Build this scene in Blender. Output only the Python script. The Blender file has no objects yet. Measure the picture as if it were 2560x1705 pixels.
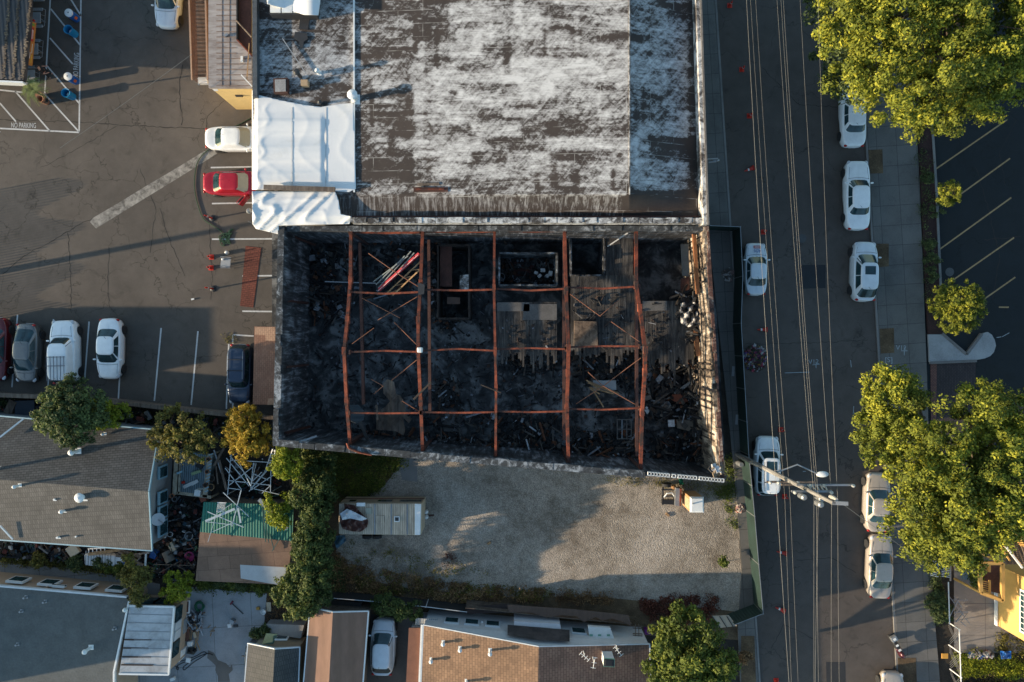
import bpy, bmesh, math, random
import numpy as np
from mathutils import Vector, Matrix
R=math.radians
sc=bpy.context.scene
# ---------------- camera, light, exposure ----------------
H=51.7; FP=1706.67
cam=bpy.data.cameras.new('camera'); co=bpy.data.objects.new('camera',cam); sc.collection.objects.link(co)
cam.lens=24; cam.sensor_width=36; cam.clip_end=3000; cam.clip_start=.5
co.location=(0,0,H); co.rotation_euler=(0,0,0); sc.camera=co
AZ=10.8; EL=12.1
w=bpy.data.worlds.new("World"); sc.world=w; w.use_nodes=True
nt=w.node_tree; bg=nt.nodes['Background']; sk=nt.nodes.new('ShaderNodeTexSky')
sk.sky_type='NISHITA'; sk.sun_disc=False; sk.sun_elevation=R(EL); sk.sun_rotation=R(259); sk.ozone_density=1.0
mx=nt.nodes.new('ShaderNodeMix'); mx.data_type='RGBA'; mx.blend_type='MULTIPLY'; mx.inputs[0].default_value=1; mx.inputs[7].default_value=(.84,1,1.04,1)
nt.links.new(sk.outputs[0],mx.inputs[6]); nt.links.new(mx.outputs[2],bg.inputs[0]); bg.inputs[1].default_value=0.15
ld=bpy.data.lights.new('sun','SUN'); ld.energy=4.7; ld.angle=R(.5); ld.color=(1,.80,.56)
lo=bpy.data.objects.new('sun',ld); sc.collection.objects.link(lo)
dv=Vector((math.cos(R(EL))*math.cos(R(AZ)),math.cos(R(EL))*math.sin(R(AZ)),-math.sin(R(EL))))
lo.rotation_euler=dv.to_track_quat('-Z','Y').to_euler(); lo.location=(-60,-10,30)
sc.view_settings.view_transform='Standard'; sc.view_settings.look='None'; sc.view_settings.exposure=0.92; sc.view_settings.gamma=1
rnd=random.Random(7); rs=np.random.RandomState(11)
COL=sc.collection
def P(px,py,z=0.0): return ((px-1280)*(H-z)/FP,-(py-852.5)*(H-z)/FP,z)
# ---------------- materials ----------------
MC={}
def nodes(name):
    m=bpy.data.materials.new(name); m.use_nodes=True; t=m.node_tree; b=t.nodes['Principled BSDF']; return m,t,b
def N(t,ty,**k):
    n=t.nodes.new(ty)
    for a,v in k.items():
        if a in n.inputs.keys() if isinstance(a,str) else False: n.inputs[a].default_value=v
        else: setattr(n,a,v)
    return n
def coords(t,scale=(1,1,1),rot=0,kind='Object'):
    tc=t.nodes.new('ShaderNodeTexCoord'); mp=t.nodes.new('ShaderNodeMapping')
    mp.inputs['Scale'].default_value=scale; mp.inputs['Rotation'].default_value=(0,0,rot)
    t.links.new(tc.outputs[kind],mp.inputs[0]); return mp.outputs[0]
def coords2(t,rot,scale):
    m=t.nodes.new('ShaderNodeMapping'); m.inputs['Scale'].default_value=scale; t.links.new(coords(t,(1,1,1),rot),m.inputs[0]); return m.outputs[0]
def noise(t,vec,scale,detail=4,rough=.6,dist=0):
    n=t.nodes.new('ShaderNodeTexNoise'); n.inputs['Scale'].default_value=scale; n.inputs['Detail'].default_value=detail
    n.inputs['Roughness'].default_value=rough; n.inputs['Distortion'].default_value=dist
    t.links.new(vec,n.inputs['Vector']); return n.outputs['Fac']
def ramp(t,fac,stops):
    r=t.nodes.new('ShaderNodeValToRGB'); e=r.color_ramp.elements
    while len(e)<len(stops): e.new(.5)
    for i,(p,c) in enumerate(stops):
        e[i].position=p; e[i].color=(c,c,c,1) if not hasattr(c,'__len__') else tuple(c)+(1,)
    t.links.new(fac,r.inputs[0]); return r.outputs[0]
def mix(t,fac,a,b,mode='MIX'):
    m=t.nodes.new('ShaderNodeMix'); m.data_type='RGBA'; m.blend_type=mode
    for s,v in ((0,fac),(6,a),(7,b)):
        if hasattr(v,'is_linked') or hasattr(v,'links'): t.links.new(v,m.inputs[s])
        else: m.inputs[s].default_value=(v if s==0 else tuple(v)+(1,))
    return m.outputs[2]
def mth(t,op,a,b=None):
    m=t.nodes.new('ShaderNodeMath'); m.operation=op
    for s,v in ((0,a),(1,b)):
        if v is None: continue
        if hasattr(v,'links'): t.links.new(v,m.inputs[s])
        else: m.inputs[s].default_value=v
    return m.outputs[0]
def bump(t,b,h,s=.3,d=.05):
    n=t.nodes.new('ShaderNodeBump'); n.inputs['Strength'].default_value=s; n.inputs['Distance'].default_value=d
    t.links.new(h,n.inputs['Height']); t.links.new(n.outputs[0],b.inputs['Normal'])
def mat(name,c,rough=.7,var=.25,scale=3,metal=0,bmp=0,spec=None,coat=0):
    if name in MC: return MC[name]
    m,t,b=nodes(name); v=coords(t)
    n=noise(t,v,scale,5,.65); n2=noise(t,v,scale*6,3,.6)
    f=mth(t,'ADD',mth(t,'MULTIPLY',n,.6),mth(t,'MULTIPLY',n2,.4))
    c1=tuple(x*(1-var) for x in c); c2=tuple(min(1,x*(1+var)) for x in c)
    t.links.new(ramp(t,f,[(.3,c1),(.7,c2)]),b.inputs['Base Color'])
    b.inputs['Roughness'].default_value=rough; b.inputs['Metallic'].default_value=metal
    if coat: b.inputs['Coat Weight'].default_value=coat; b.inputs['Coat Roughness'].default_value=.05
    if bmp: bump(t,b,n2,bmp,.03)
    MC[name]=m; return m
def glass(name='dark_glass',c=(.012,.03,.035),rough=.06):
    if name in MC: return MC[name]
    m,t,b=nodes(name); v=coords(t); n=noise(t,v,1.6,3)
    t.links.new(ramp(t,n,[(.35,c),(.7,tuple(x*2.2 for x in c))]),b.inputs['Base Color']); b.inputs['Roughness'].default_value=rough
    b.inputs['Specular IOR Level'].default_value=.6
    MC[name]=m; return m
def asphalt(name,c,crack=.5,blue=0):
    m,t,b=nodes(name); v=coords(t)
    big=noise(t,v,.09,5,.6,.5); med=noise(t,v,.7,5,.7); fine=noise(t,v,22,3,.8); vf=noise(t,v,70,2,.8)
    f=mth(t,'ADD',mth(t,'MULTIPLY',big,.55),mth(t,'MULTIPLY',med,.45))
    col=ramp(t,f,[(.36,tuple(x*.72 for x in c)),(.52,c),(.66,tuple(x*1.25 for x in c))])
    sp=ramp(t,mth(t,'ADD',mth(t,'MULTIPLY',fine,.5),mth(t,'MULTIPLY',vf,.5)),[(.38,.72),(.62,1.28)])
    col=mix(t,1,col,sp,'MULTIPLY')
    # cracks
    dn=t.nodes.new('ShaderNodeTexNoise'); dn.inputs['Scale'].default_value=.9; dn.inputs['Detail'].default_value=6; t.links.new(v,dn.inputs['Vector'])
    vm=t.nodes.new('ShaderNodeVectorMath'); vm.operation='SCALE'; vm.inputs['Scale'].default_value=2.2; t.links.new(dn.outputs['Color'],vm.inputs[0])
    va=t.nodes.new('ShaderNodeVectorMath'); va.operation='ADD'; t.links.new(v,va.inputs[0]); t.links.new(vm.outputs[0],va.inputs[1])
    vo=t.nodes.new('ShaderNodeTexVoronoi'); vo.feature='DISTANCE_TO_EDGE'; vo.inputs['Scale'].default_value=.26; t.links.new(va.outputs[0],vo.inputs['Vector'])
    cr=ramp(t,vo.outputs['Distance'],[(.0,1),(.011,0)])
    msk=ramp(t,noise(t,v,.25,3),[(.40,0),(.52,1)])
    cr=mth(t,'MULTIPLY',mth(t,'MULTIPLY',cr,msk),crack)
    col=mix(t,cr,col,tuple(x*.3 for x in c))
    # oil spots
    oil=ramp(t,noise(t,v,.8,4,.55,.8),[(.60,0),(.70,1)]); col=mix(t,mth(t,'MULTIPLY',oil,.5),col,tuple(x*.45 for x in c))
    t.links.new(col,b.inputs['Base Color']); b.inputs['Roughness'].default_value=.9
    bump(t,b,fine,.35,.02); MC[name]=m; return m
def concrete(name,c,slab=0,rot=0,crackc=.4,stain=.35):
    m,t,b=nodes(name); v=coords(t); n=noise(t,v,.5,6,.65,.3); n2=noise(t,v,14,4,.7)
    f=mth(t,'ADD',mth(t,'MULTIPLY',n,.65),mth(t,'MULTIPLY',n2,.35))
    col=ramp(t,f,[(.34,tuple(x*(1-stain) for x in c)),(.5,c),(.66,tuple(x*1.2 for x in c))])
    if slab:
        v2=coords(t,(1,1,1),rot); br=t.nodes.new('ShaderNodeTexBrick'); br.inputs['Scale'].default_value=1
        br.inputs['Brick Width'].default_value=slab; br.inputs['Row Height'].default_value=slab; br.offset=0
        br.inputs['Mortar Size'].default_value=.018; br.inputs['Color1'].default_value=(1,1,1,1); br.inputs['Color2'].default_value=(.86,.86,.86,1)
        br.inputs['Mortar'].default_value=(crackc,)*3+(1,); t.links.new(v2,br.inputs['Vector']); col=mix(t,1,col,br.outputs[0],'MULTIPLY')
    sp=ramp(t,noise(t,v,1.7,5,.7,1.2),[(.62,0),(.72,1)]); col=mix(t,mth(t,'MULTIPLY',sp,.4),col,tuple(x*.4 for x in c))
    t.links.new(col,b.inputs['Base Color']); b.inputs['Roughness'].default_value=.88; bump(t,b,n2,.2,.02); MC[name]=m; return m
def gravel():
    m,t,b=nodes('gravel'); v=coords(t)
    vo=t.nodes.new('ShaderNodeTexVoronoi'); vo.inputs['Scale'].default_value=17; t.links.new(v,vo.inputs['Vector'])
    n=noise(t,v,.16,6,.6,.4); n3=noise(t,v,1.3,5,.7)
    f=mth(t,'ADD',mth(t,'MULTIPLY',n,.6),mth(t,'MULTIPLY',n3,.4))
    col=ramp(t,f,[(.40,(.175,.143,.11)),(.5,(.295,.252,.203)),(.60,(.38,.33,.275))])
    sx=t.nodes.new('ShaderNodeSeparateColor'); t.links.new(vo.outputs['Color'],sx.inputs[0])
    col=mix(t,1,col,ramp(t,sx.outputs[0],[(0,.70),(.5,.97),(1,1.32)]),'MULTIPLY')
    t.links.new(col,b.inputs['Base Color']); b.inputs['Roughness'].default_value=.95
    bump(t,b,mth(t,'SUBTRACT',1,vo.outputs['Distance']),.7,.05); return m
def dirt(name,c,c2,c3):
    m,t,b=nodes(name); v=coords(t); n=noise(t,v,.6,7,.7,.5); n2=noise(t,v,12,4,.8)
    f=mth(t,'ADD',mth(t,'MULTIPLY',n,.6),mth(t,'MULTIPLY',n2,.4))
    t.links.new(ramp(t,f,[(.36,c),(.5,c2),(.64,c3)]),b.inputs['Base Color']); b.inputs['Roughness'].default_value=.97
    bump(t,b,n2,.8,.08); MC[name]=m; return m
def shingle(name,c,c2,bw=.32,bh=.14,rot=0,swap=False,mort=.5):
    m,t,b=nodes(name); v=coords(t,(1,1,1),rot+(math.pi/2 if swap else 0))
    br=t.nodes.new('ShaderNodeTexBrick'); br.inputs['Scale'].default_value=1; br.inputs['Brick Width'].default_value=bw; br.inputs['Row Height'].default_value=bh
    br.inputs['Mortar Size'].default_value=.016; br.inputs['Color1'].default_value=tuple(c)+(1,); br.inputs['Color2'].default_value=tuple(c2)+(1,)
    br.inputs['Mortar'].default_value=tuple(x*mort for x in c)+(1,); t.links.new(v,br.inputs['Vector'])
    n=noise(t,v,.7,5,.7); col=mix(t,1,br.outputs[0],ramp(t,n,[(.3,.75),(.7,1.25)]),'MULTIPLY')
    fn=noise(t,v,30,3,.7); col=mix(t,1,col,ramp(t,fn,[(.35,.8),(.65,1.2)]),'MULTIPLY')
    t.links.new(col,b.inputs['Base Color']); b.inputs['Roughness'].default_value=.9
    bump(t,b,br.outputs['Fac'],-.25,.02); MC[name]=m; return m
def stripes(name,c,c2,period=.2,rot=0,var=.3,metal=0,rough=.6,bm=.5,w=.5):
    m,t,b=nodes(name); v=coords(t,(1,1,1),rot)
    wv=t.nodes.new('ShaderNodeTexWave'); wv.inputs['Scale'].default_value=.314/period; wv.inputs['Distortion'].default_value=.3; wv.inputs['Detail'].default_value=1; t.links.new(v,wv.inputs['Vector'])
    col=ramp(t,wv.outputs['Fac'],[(max(0,w-.35),c),(min(1,w+.35),c2)])
    n=noise(t,coords(t,(3,.6,1),rot),1.2,6,.7); col=mix(t,1,col,ramp(t,n,[(.3,1-var),(.7,1+var)]),'MULTIPLY')
    t.links.new(col,b.inputs['Base Color']); b.inputs['Roughness'].default_value=rough; b.inputs['Metallic'].default_value=metal
    bump(t,b,wv.outputs['Fac'],bm,.04); MC[name]=m; return m
def streaky(name,c,c2,c3,sx=.5,sy=4,sz=.4,lo=.4,hi=.62):
    m,t,b=nodes(name); v=coords(t,(sx,sy,sz)); n=noise(t,v,1.1,7,.72,.6); n2=noise(t,coords(t),.5,4,.6,.4)
    f=mth(t,'ADD',mth(t,'MULTIPLY',n,.65),mth(t,'MULTIPLY',n2,.35))
    t.links.new(ramp(t,f,[(lo,c),((lo+hi)/2,c2),(hi,c3)]),b.inputs['Base Color']); b.inputs['Roughness'].default_value=.9
    bump(t,b,n,.3,.05); MC[name]=m; return m
def leafmat(name,c,c2,tr=.3):
    m,t,b=nodes(name); g=t.nodes.new('ShaderNodeNewGeometry')
    v=coords(t); n=noise(t,v,.5,3)
    f=mth(t,'ADD',mth(t,'MULTIPLY',g.outputs['Random Per Island'],.5),mth(t,'SUBTRACT',mth(t,'MULTIPLY',n,1.3),.4))
    col=ramp(t,f,[(.15,tuple(x*.6 for x in c)),(.5,c),(.85,c2)])
    t.links.new(col,b.inputs['Base Color']); b.inputs['Roughness'].default_value=.8
    tl=t.nodes.new('ShaderNodeBsdfTranslucent'); t.links.new(col,tl.inputs[0]); ms=t.nodes.new('ShaderNodeMixShader'); ms.inputs[0].default_value=tr
    o=t.nodes['Material Output']; t.links.new(b.outputs[0],ms.inputs[1]); t.links.new(tl.outputs[0],ms.inputs[2]); t.links.new(ms.outputs[0],o.inputs[0])
    MC[name]=m; return m
def scrapmat(name,stops,rough=.8):
    m,t,b=nodes(name); g=t.nodes.new('ShaderNodeNewGeometry'); r=t.nodes.new('ShaderNodeValToRGB'); r.color_ramp.interpolation='CONSTANT'
    e=r.color_ramp.elements
    while len(e)<len(stops): e.new(.5)
    for i,(p,c) in enumerate(stops): e[i].position=p; e[i].color=tuple(c)+(1,)
    t.links.new(g.outputs['Random Per Island'],r.inputs[0])
    n=noise(t,coords(t),5,4); t.links.new(mix(t,1,r.outputs[0],ramp(t,n,[(.3,.6),(.7,1.2)]),'MULTIPLY'),b.inputs['Base Color']); b.inputs['Roughness'].default_value=rough
    MC[name]=m; return m
# ---------------- mesh building ----------------
ORG={}
def tag(o,label=None,cat=None,group=None,kind=None):
    if label: o['label']=label
    if cat: o['category']=cat
    if group: o['group']=group
    if kind: o['kind']=kind
    return o
def thing(name,label,cat,loc=(0,0,0),rz=0,group=None):
    o=bpy.data.objects.new(name,None); COL.objects.link(o); o.location=loc; o.rotation_euler=(0,0,rz); o.empty_display_size=.3
    ORG[o.name]=Vector(loc); return tag(o,label,cat,group)
def link(name,me,parent=None,world=False,smooth=False,origin=None):
    o=bpy.data.objects.new(name,me); COL.objects.link(o)
    if smooth: me.polygons.foreach_set('use_smooth',[True]*len(me.polygons))
    if parent is not None:
        o.parent=parent
        if world:
            org=ORG.get(parent.name,Vector((0,0,0))); ORG[o.name]=org
            me.transform(Matrix.Translation(-org))
    elif world:
        n=len(me.vertices)
        if n:
            a=np.empty(n*3); me.vertices.foreach_get('co',a); a=a.reshape(-1,3)
            org=Vector((float(a[:,0].mean()),float(a[:,1].mean()),float(a[:,2].min()))) if origin is None else Vector(origin)
            me.transform(Matrix.Translation(-org)); o.location=org; ORG[o.name]=org
    return o
class MB:
    def __init__(s): s.v=[]; s.f=[]
    def add(s,vs,fs):
        k=len(s.v); s.v+=[tuple(p) for p in vs]; s.f+=[tuple(i+k for i in f) for f in fs]; return s
    def box(s,c,d,rz=0,rx=0,ry=0):
        hx,hy,hz=d[0]/2,d[1]/2,d[2]/2
        M=Matrix.Translation(c)@Matrix.Rotation(rz,4,'Z')@Matrix.Rotation(ry,4,'Y')@Matrix.Rotation(rx,4,'X')
        vs=[M@Vector((x,y,z)) for x in(-hx,hx) for y in(-hy,hy) for z in(-hz,hz)]
        return s.add(vs,[(0,1,3,2),(4,6,7,5),(0,4,5,1),(2,3,7,6),(0,2,6,4),(1,5,7,3)])
    def prism(s,pts,z0,z1,taper=1.0):
        """pts world xy, ccw or cw"""
        n=len(pts); ar=sum(pts[i][0]*pts[(i+1)%n][1]-pts[(i+1)%n][0]*pts[i][1] for i in range(n))
        if ar<0: pts=pts[::-1]
        cx=sum(p[0] for p in pts)/n; cy=sum(p[1] for p in pts)/n
        g=lambda z,i: z(pts[i][0],pts[i][1]) if callable(z) else z
        vs=[(pts[i][0],pts[i][1],g(z0,i)) for i in range(n)]+[(cx+(pts[i][0]-cx)*taper,cy+(pts[i][1]-cy)*taper,g(z1,i)) for i in range(n)]
        return s.add(vs,[tuple(range(n-1,-1,-1)),tuple(range(n,2*n))]+[(i,(i+1)%n,n+(i+1)%n,n+i) for i in range(n)])
    def tube(s,pts,r,n=8,cap=True):
        pts=[Vector(p) for p in pts]; rr=r if hasattr(r,'__len__') else [r]*len(pts); vs=[]; fs=[]
        for i,p in enumerate(pts):
            d=(pts[min(i+1,len(pts)-1)]-pts[max(i-1,0)]).normalized()
            u=d.cross(Vector((0,0,1))); 
            if u.length<.01: u=Vector((1,0,0))
            u.normalize(); w_=d.cross(u).normalized()
            for k in range(n):
                a=2*math.pi*k/n; vs.append(p+(u*math.cos(a)+w_*math.sin(a))*rr[i])
        for i in range(len(pts)-1):
            for k in range(n): fs.append((i*n+k,i*n+(k+1)%n,(i+1)*n+(k+1)%n,(i+1)*n+k))
        if cap: fs+=[tuple(range(n-1,-1,-1)),tuple(range((len(pts)-1)*n,len(pts)*n))]
        return s.add(vs,fs)
    def beam(s,a,b,w_,h):
        a=Vector(a); b=Vector(b); d=(b-a); L=d.length; d.normalize(); u=d.cross(Vector((0,0,1)))
        if u.length<.01: u=Vector((1,0,0))
        u.normalize(); v=u.cross(d).normalized()
        vs=[p+u*x*w_/2+v*y*h/2 for p in(a,b) for x in(-1,1) for y in(-1,1)]
        return s.add(vs,[(0,1,3,2),(4,6,7,5),(0,4,5,1),(2,3,7,6),(0,2,6,4),(1,5,7,3)])
    def ibeam(s,a,b,w_,h,t=.04):
        a=Vector(a); b=Vector(b); d=(b-a).normalized(); u=d.cross(Vector((0,0,1)))
        if u.length<.01: u=Vector((1,0,0))
        u.normalize(); v=u.cross(d).normalized()
        for o in(-1,1): s.beam(a+v*o*(h/2-t/2),b+v*o*(h/2-t/2),w_,t)
        return s.beam(a,b,t,h-2*t)
    def lathe(s,c,prof,n=20,axis='z'):
        vs=[];fs=[]
        for r,z in prof:
            for k in range(n):
                a=2*math.pi*k/n
                vs.append((c[0]+r*math.cos(a),c[1]+r*math.sin(a),c[2]+z) if axis=='z' else (c[0]+r*math.cos(a),c[1]+z,c[2]+r*math.sin(a)))
        for i in range(len(prof)-1):
            for k in range(n):
                q=(i*n+k,i*n+(k+1)%n,(i+1)*n+(k+1)%n,(i+1)*n+k); fs.append(q if axis=='z' else q[::-1])
        fs+=[tuple(range(n-1,-1,-1)) if axis=='z' else tuple(range(n))]
        l=(len(prof)-1)*n; fs+=[tuple(range(l,l+n)) if axis=='z' else tuple(range(l+n-1,l-1,-1))]
        return s.add(vs,fs)
    def quad(s,*p): return s.add(p,[tuple(range(len(p)))])
    def ell(s,c,r,n=12,m=7):
        prof=[(math.sin(math.pi*i/m),-math.cos(math.pi*i/m)) for i in range(m+1)]; vs=[];fs=[]
        for pr,pz in prof:
            for k in range(n):
                a=2*math.pi*k/n; vs.append((c[0]+r[0]*pr*math.cos(a),c[1]+r[1]*pr*math.sin(a),c[2]+r[2]*pz))
        for i in range(m):
            for k in range(n): fs.append((i*n+k,i*n+(k+1)%n,(i+1)*n+(k+1)%n,(i+1)*n+k))
        return s.add(vs,fs)
    def build(s,name,m,parent=None,world=True,smooth=False,bevel=0,origin=None):
        me=bpy.data.meshes.new(name); me.from_pydata(s.v,[],s.f); me.materials.append(m); me.validate(); me.update()
        o=link(name,me,parent,world,smooth,origin)
        if bevel:
            b=o.modifiers.new('bevel','BEVEL'); b.width=bevel; b.segments=2; b.limit_method='ANGLE'; b.angle_limit=R(40)
        return o
def px2(pts,z=0): return [P(x,y,z)[:2] for x,y in pts]
def sheet(name,pts,z,m,cut=0,maskf=None,kind='structure',label=None,cat=None):
    """flat sheet following polygon in picture coordinates at height z (z may be a function of px,py)"""
    bm=bmesh.new(); zf=z if callable(z) else (lambda x,y:z)
    if cut:
        vs=[bm.verts.new((x,y,0)) for x,y in pts]; bm.faces.new(vs)
        xs=[p[0] for p in pts]; ys=[p[1] for p in pts]
        for ax,(lo_,hi_) in enumerate(((min(xs),max(xs)),(min(ys),max(ys)))):
            k=lo_+cut
            while k<hi_:
                pc=(k,0,0) if ax==0 else (0,k,0); no=(1,0,0) if ax==0 else (0,1,0)
                bmesh.ops.bisect_plane(bm,geom=bm.verts[:]+bm.edges[:]+bm.faces[:],plane_co=pc,plane_no=no,dist=1e-4); k+=cut
    else:
        vs=[bm.verts.new((x,y,0)) for x,y in pts]; bm.faces.new(vs)
    pxs=[(v.co.x,v.co.y) for v in bm.verts]
    for v in bm.verts: v.co=P(v.co.x,v.co.y,zf(v.co.x,v.co.y))
    bm.normal_update()
    for f in bm.faces:
        if f.normal.z<0: f.normal_flip()
    me=bpy.data.meshes.new(name); bm.to_mesh(me); bm.free(); me.materials.append(m)
    if maskf:
        a=me.color_attributes.new('mask','FLOAT_COLOR','POINT')
        a.data.foreach_set('color',[c for x,y in pxs for c in (*maskf(x,y),1.0)])
    o=link(name,me,None,True); 
    if kind: tag(o,kind=kind)
    if label: tag(o,label,cat)
    return o
def text(name,body,size,m,parent,loc,rz=0,ext=.002,world=True):
    cu=bpy.data.curves.new(name,'FONT'); cu.body=body; cu.size=size; cu.extrude=ext; cu.align_x='CENTER'; cu.align_y='CENTER'
    tmp=bpy.data.objects.new('tmp',cu); COL.objects.link(tmp); dg=bpy.context.evaluated_depsgraph_get()
    me=bpy.data.meshes.new_from_object(tmp.evaluated_get(dg)); bpy.data.objects.remove(tmp)
    me.materials.clear(); me.materials.append(m); me.transform(Matrix.Translation(loc)@(rz if isinstance(rz,Matrix) else Matrix.Rotation(rz,4,'Z')))
    return link(name,me,parent,world)
# ---------------- palette ----------------
WHITE=mat('white_paint',(.72,.72,.70),.5,.12,2); TRIM=mat('pale_trim',(.55,.58,.6),.5,.15,2); RUST=streaky('rust_steel',(.035,.02,.017),(.15,.034,.016),(.27,.064,.03),1.2,1.2,1.2,.42,.60)
RUSTD=mat('scorched_steel',(.07,.028,.02),.85,.6,1.5); DARK=mat('dark_metal',(.03,.03,.032),.5,.3,3); GREYM=mat('grey_metal',(.3,.31,.32),.4,.2,3,.6)
WOOD=streaky('weathered_wood',(.07,.05,.038),(.14,.105,.08),(.22,.17,.13),4,.6,4); TAN=streaky('fresh_wood',(.22,.13,.06),(.36,.22,.11),(.46,.3,.17),3,3,3)
BLACK=mat('black_plastic',(.012,.012,.013),.5,.3,3); RUBBER=mat('rubber',(.02,.02,.021),.85,.2,5); RED=mat('red_plastic',(.55,.03,.015),.5,.15,3); ORANGE=mat('orange_plastic',(.6,.12,.03),.5,.2,3)
BLUE=mat('blue_plastic',(.01,.09,.32),.4,.2,3); CYAN=mat('cyan_plastic',(.01,.19,.38),.4,.2,3); GREEN=mat('green_plastic',(.01,.16,.08),.5,.2,3); TERRA=mat('terracotta',(.30,.13,.07),.8,.25,4)
LINEW=streaky('line_paint',(.12,.11,.10),(.42,.42,.42),(.56,.56,.55),6,6,1,.33,.5); LINEY=streaky('faded_yellow_paint',(.12,.075,.035),(.30,.19,.09),(.36,.24,.12),5,5,1,.33,.5)
BEIGE=mat('beige_stucco',(.42,.31,.22),.85,.12,1.5,bmp=.2); YEL=mat('yellow_stucco',(.62,.37,.115),.8,.12,1.2,bmp=.2); CREAM=mat('cream_panel',(.5,.4,.28),.6,.15,2); GREY=mat('grey_plastic',(.28,.29,.3),.5,.2,3)
GL=glass(); MAGENTA=mat('magenta_plastic',(.3,.01,.09),.5,.2,3); PURPLE=mat('purple_plastic',(.12,.01,.14),.5,.2,3); SOIL=dirt('dark_soil',(.012,.01,.009),(.03,.024,.018),(.065,.052,.04))
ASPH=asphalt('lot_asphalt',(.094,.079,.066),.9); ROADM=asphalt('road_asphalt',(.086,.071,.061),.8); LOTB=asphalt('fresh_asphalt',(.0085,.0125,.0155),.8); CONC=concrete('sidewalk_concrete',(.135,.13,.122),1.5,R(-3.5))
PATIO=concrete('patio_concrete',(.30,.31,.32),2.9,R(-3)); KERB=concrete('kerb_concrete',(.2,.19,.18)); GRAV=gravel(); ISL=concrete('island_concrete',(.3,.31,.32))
STRAW=dirt('dry_verge',(.04,.025,.014),(.10,.065,.035),(.2,.14,.08)); MULCH=dirt('mulch',(.012,.006,.006),(.035,.013,.012),(.07,.03,.025))
# ---------------- the ground ----------------
g=MB().prism([(-420,-420),(420,-420),(420,420),(-420,420)],-.5,0); tag(g.build('ground',SOIL),kind='structure')
sheet('parking_lot',[(-900,-900),(760,-900),(720,1046),(0,987),(-900,920)],.004,ASPH)
sheet('road',[(1734,-900),(1750,-600),(1827,570),(1892,1578),(1938,2300),(2278,2300),(2240,1650),(2165,363),(2109,-600),(2092,-900)],.004,ROADM)
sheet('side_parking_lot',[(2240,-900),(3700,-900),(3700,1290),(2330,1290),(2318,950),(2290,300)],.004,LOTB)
def slab(name,pts,z0,z1,m): return tag(MB().prism(px2(pts,z1),z0,z1).build(name,m),kind='structure')
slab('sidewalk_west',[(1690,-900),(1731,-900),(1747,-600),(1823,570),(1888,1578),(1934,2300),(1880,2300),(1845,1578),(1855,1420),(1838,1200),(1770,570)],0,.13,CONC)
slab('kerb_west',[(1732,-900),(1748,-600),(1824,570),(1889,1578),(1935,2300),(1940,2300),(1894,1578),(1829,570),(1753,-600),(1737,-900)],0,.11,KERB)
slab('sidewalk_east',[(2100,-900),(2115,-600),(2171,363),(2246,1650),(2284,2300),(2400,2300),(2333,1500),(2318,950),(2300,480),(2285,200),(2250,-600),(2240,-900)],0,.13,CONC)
slab('kerb_east',[(2093,-900),(2109,-600),(2165,363),(2240,1650),(2278,2300),(2283,2300),(2245,1650),(2170,363),(2114,-600),(2098,-900)],0,.11,KERB)
slab('planting_bed',[(2253,-600),(2288,200),(2303,480),(2320,835),(2356,835),(2350,760),(2338,480),(2325,280),(2296,-600)],0,.15,MULCH)
slab('bed_kerb',[(2297,-600),(2326,280),(2339,480),(2351,760),(2357,760),(2345,480),(2332,280),(2303,-600)],0,.19,KERB)
slab('traffic_island',[(2321,836),(2354,836),(2415,884),(2452,838),(2461,832),(2470,830),(2480,837),(2487,850),(2490,864),(2485,880),(2476,890),(2462,896),(2440,900),(2324,905)],0,.17,ISL)
for nm,a,b_ in (('island_edge',(2354,834),(2415,886)),('island_edge',(2415,886),(2453,835)),('island_edge',(2324,907),(2440,902))):
    tag(MB().beam(P(*a,.1),P(*b_,.1),.2,.22).build(nm,concrete('edge_concrete',(.16,.15,.145)) if 'edge_concrete' not in MC else MC['edge_concrete']),kind='structure')
sheet('brick_driveway',[(2326,908),(2440,904),(2436,1120),(2330,1120)],.03,shingle('brick_pavers',(.035,.028,.03),(.055,.04,.04),.24,.12,0,True))
sheet('brick_border',[(2326,908),(2342,908),(2340,1120),(2328,1120)],.036,shingle('red_pavers',(.13,.06,.05),(.17,.08,.06),.2,.1))
sheet('gravel_lot',[(860,1095),(1790,1130),(1836,1200),(1853,1420),(1850,1530),(1640,1506),(1500,1492),(1240,1492),(1000,1468),(880,1440),(825,1360),(905,1210),(940,1130)],.008,GRAV)
sheet('dry_verge',[(820,1330),(900,1400),(1000,1430),(1240,1462),(1500,1480),(1700,1492),(1852,1515),(1850,1600),(700,1545),(800,1400)],.004,STRAW)
sheet('weedy_ground',[(690,1095),(1000,1110),(1010,1150),(960,1215),(870,1260),(830,1420),(700,1540),(640,1490)],.012,STRAW)
sheet('concrete_pad',[(995,1140),(1042,1142),(1044,1205),(1005,1200)],.016,KERB)
sheet('patio',[(430,1455),(560,1476),(667,1484),(657,1600),(760,1618),(760,2100),(260,2100),(330,1650),(430,1500)],.02,PATIO)
sheet('side_path',[(-400,1370),(0,1405),(180,1422),(320,1445),(400,1460),(400,1520),(300,1500),(-400,1450)],.02,concrete('path_concrete',(.21,.2,.19),2.6,R(-5)))
sheet('driveway',[(918,1535),(1035,1540),(1030,2100),(905,2100)],.006,asphalt('drive_asphalt',(.09,.082,.075),.4))
sheet('yard_paving',[(2385,1385),(2700,1385),(2700,1632),(2385,1632)],.02,concrete('yard_concrete',(.27,.24,.21),2.4,0))
sheet('bare_soil',[(665,1490),(760,1500),(760,1590),(660,1565)],.016,SOIL)
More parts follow.
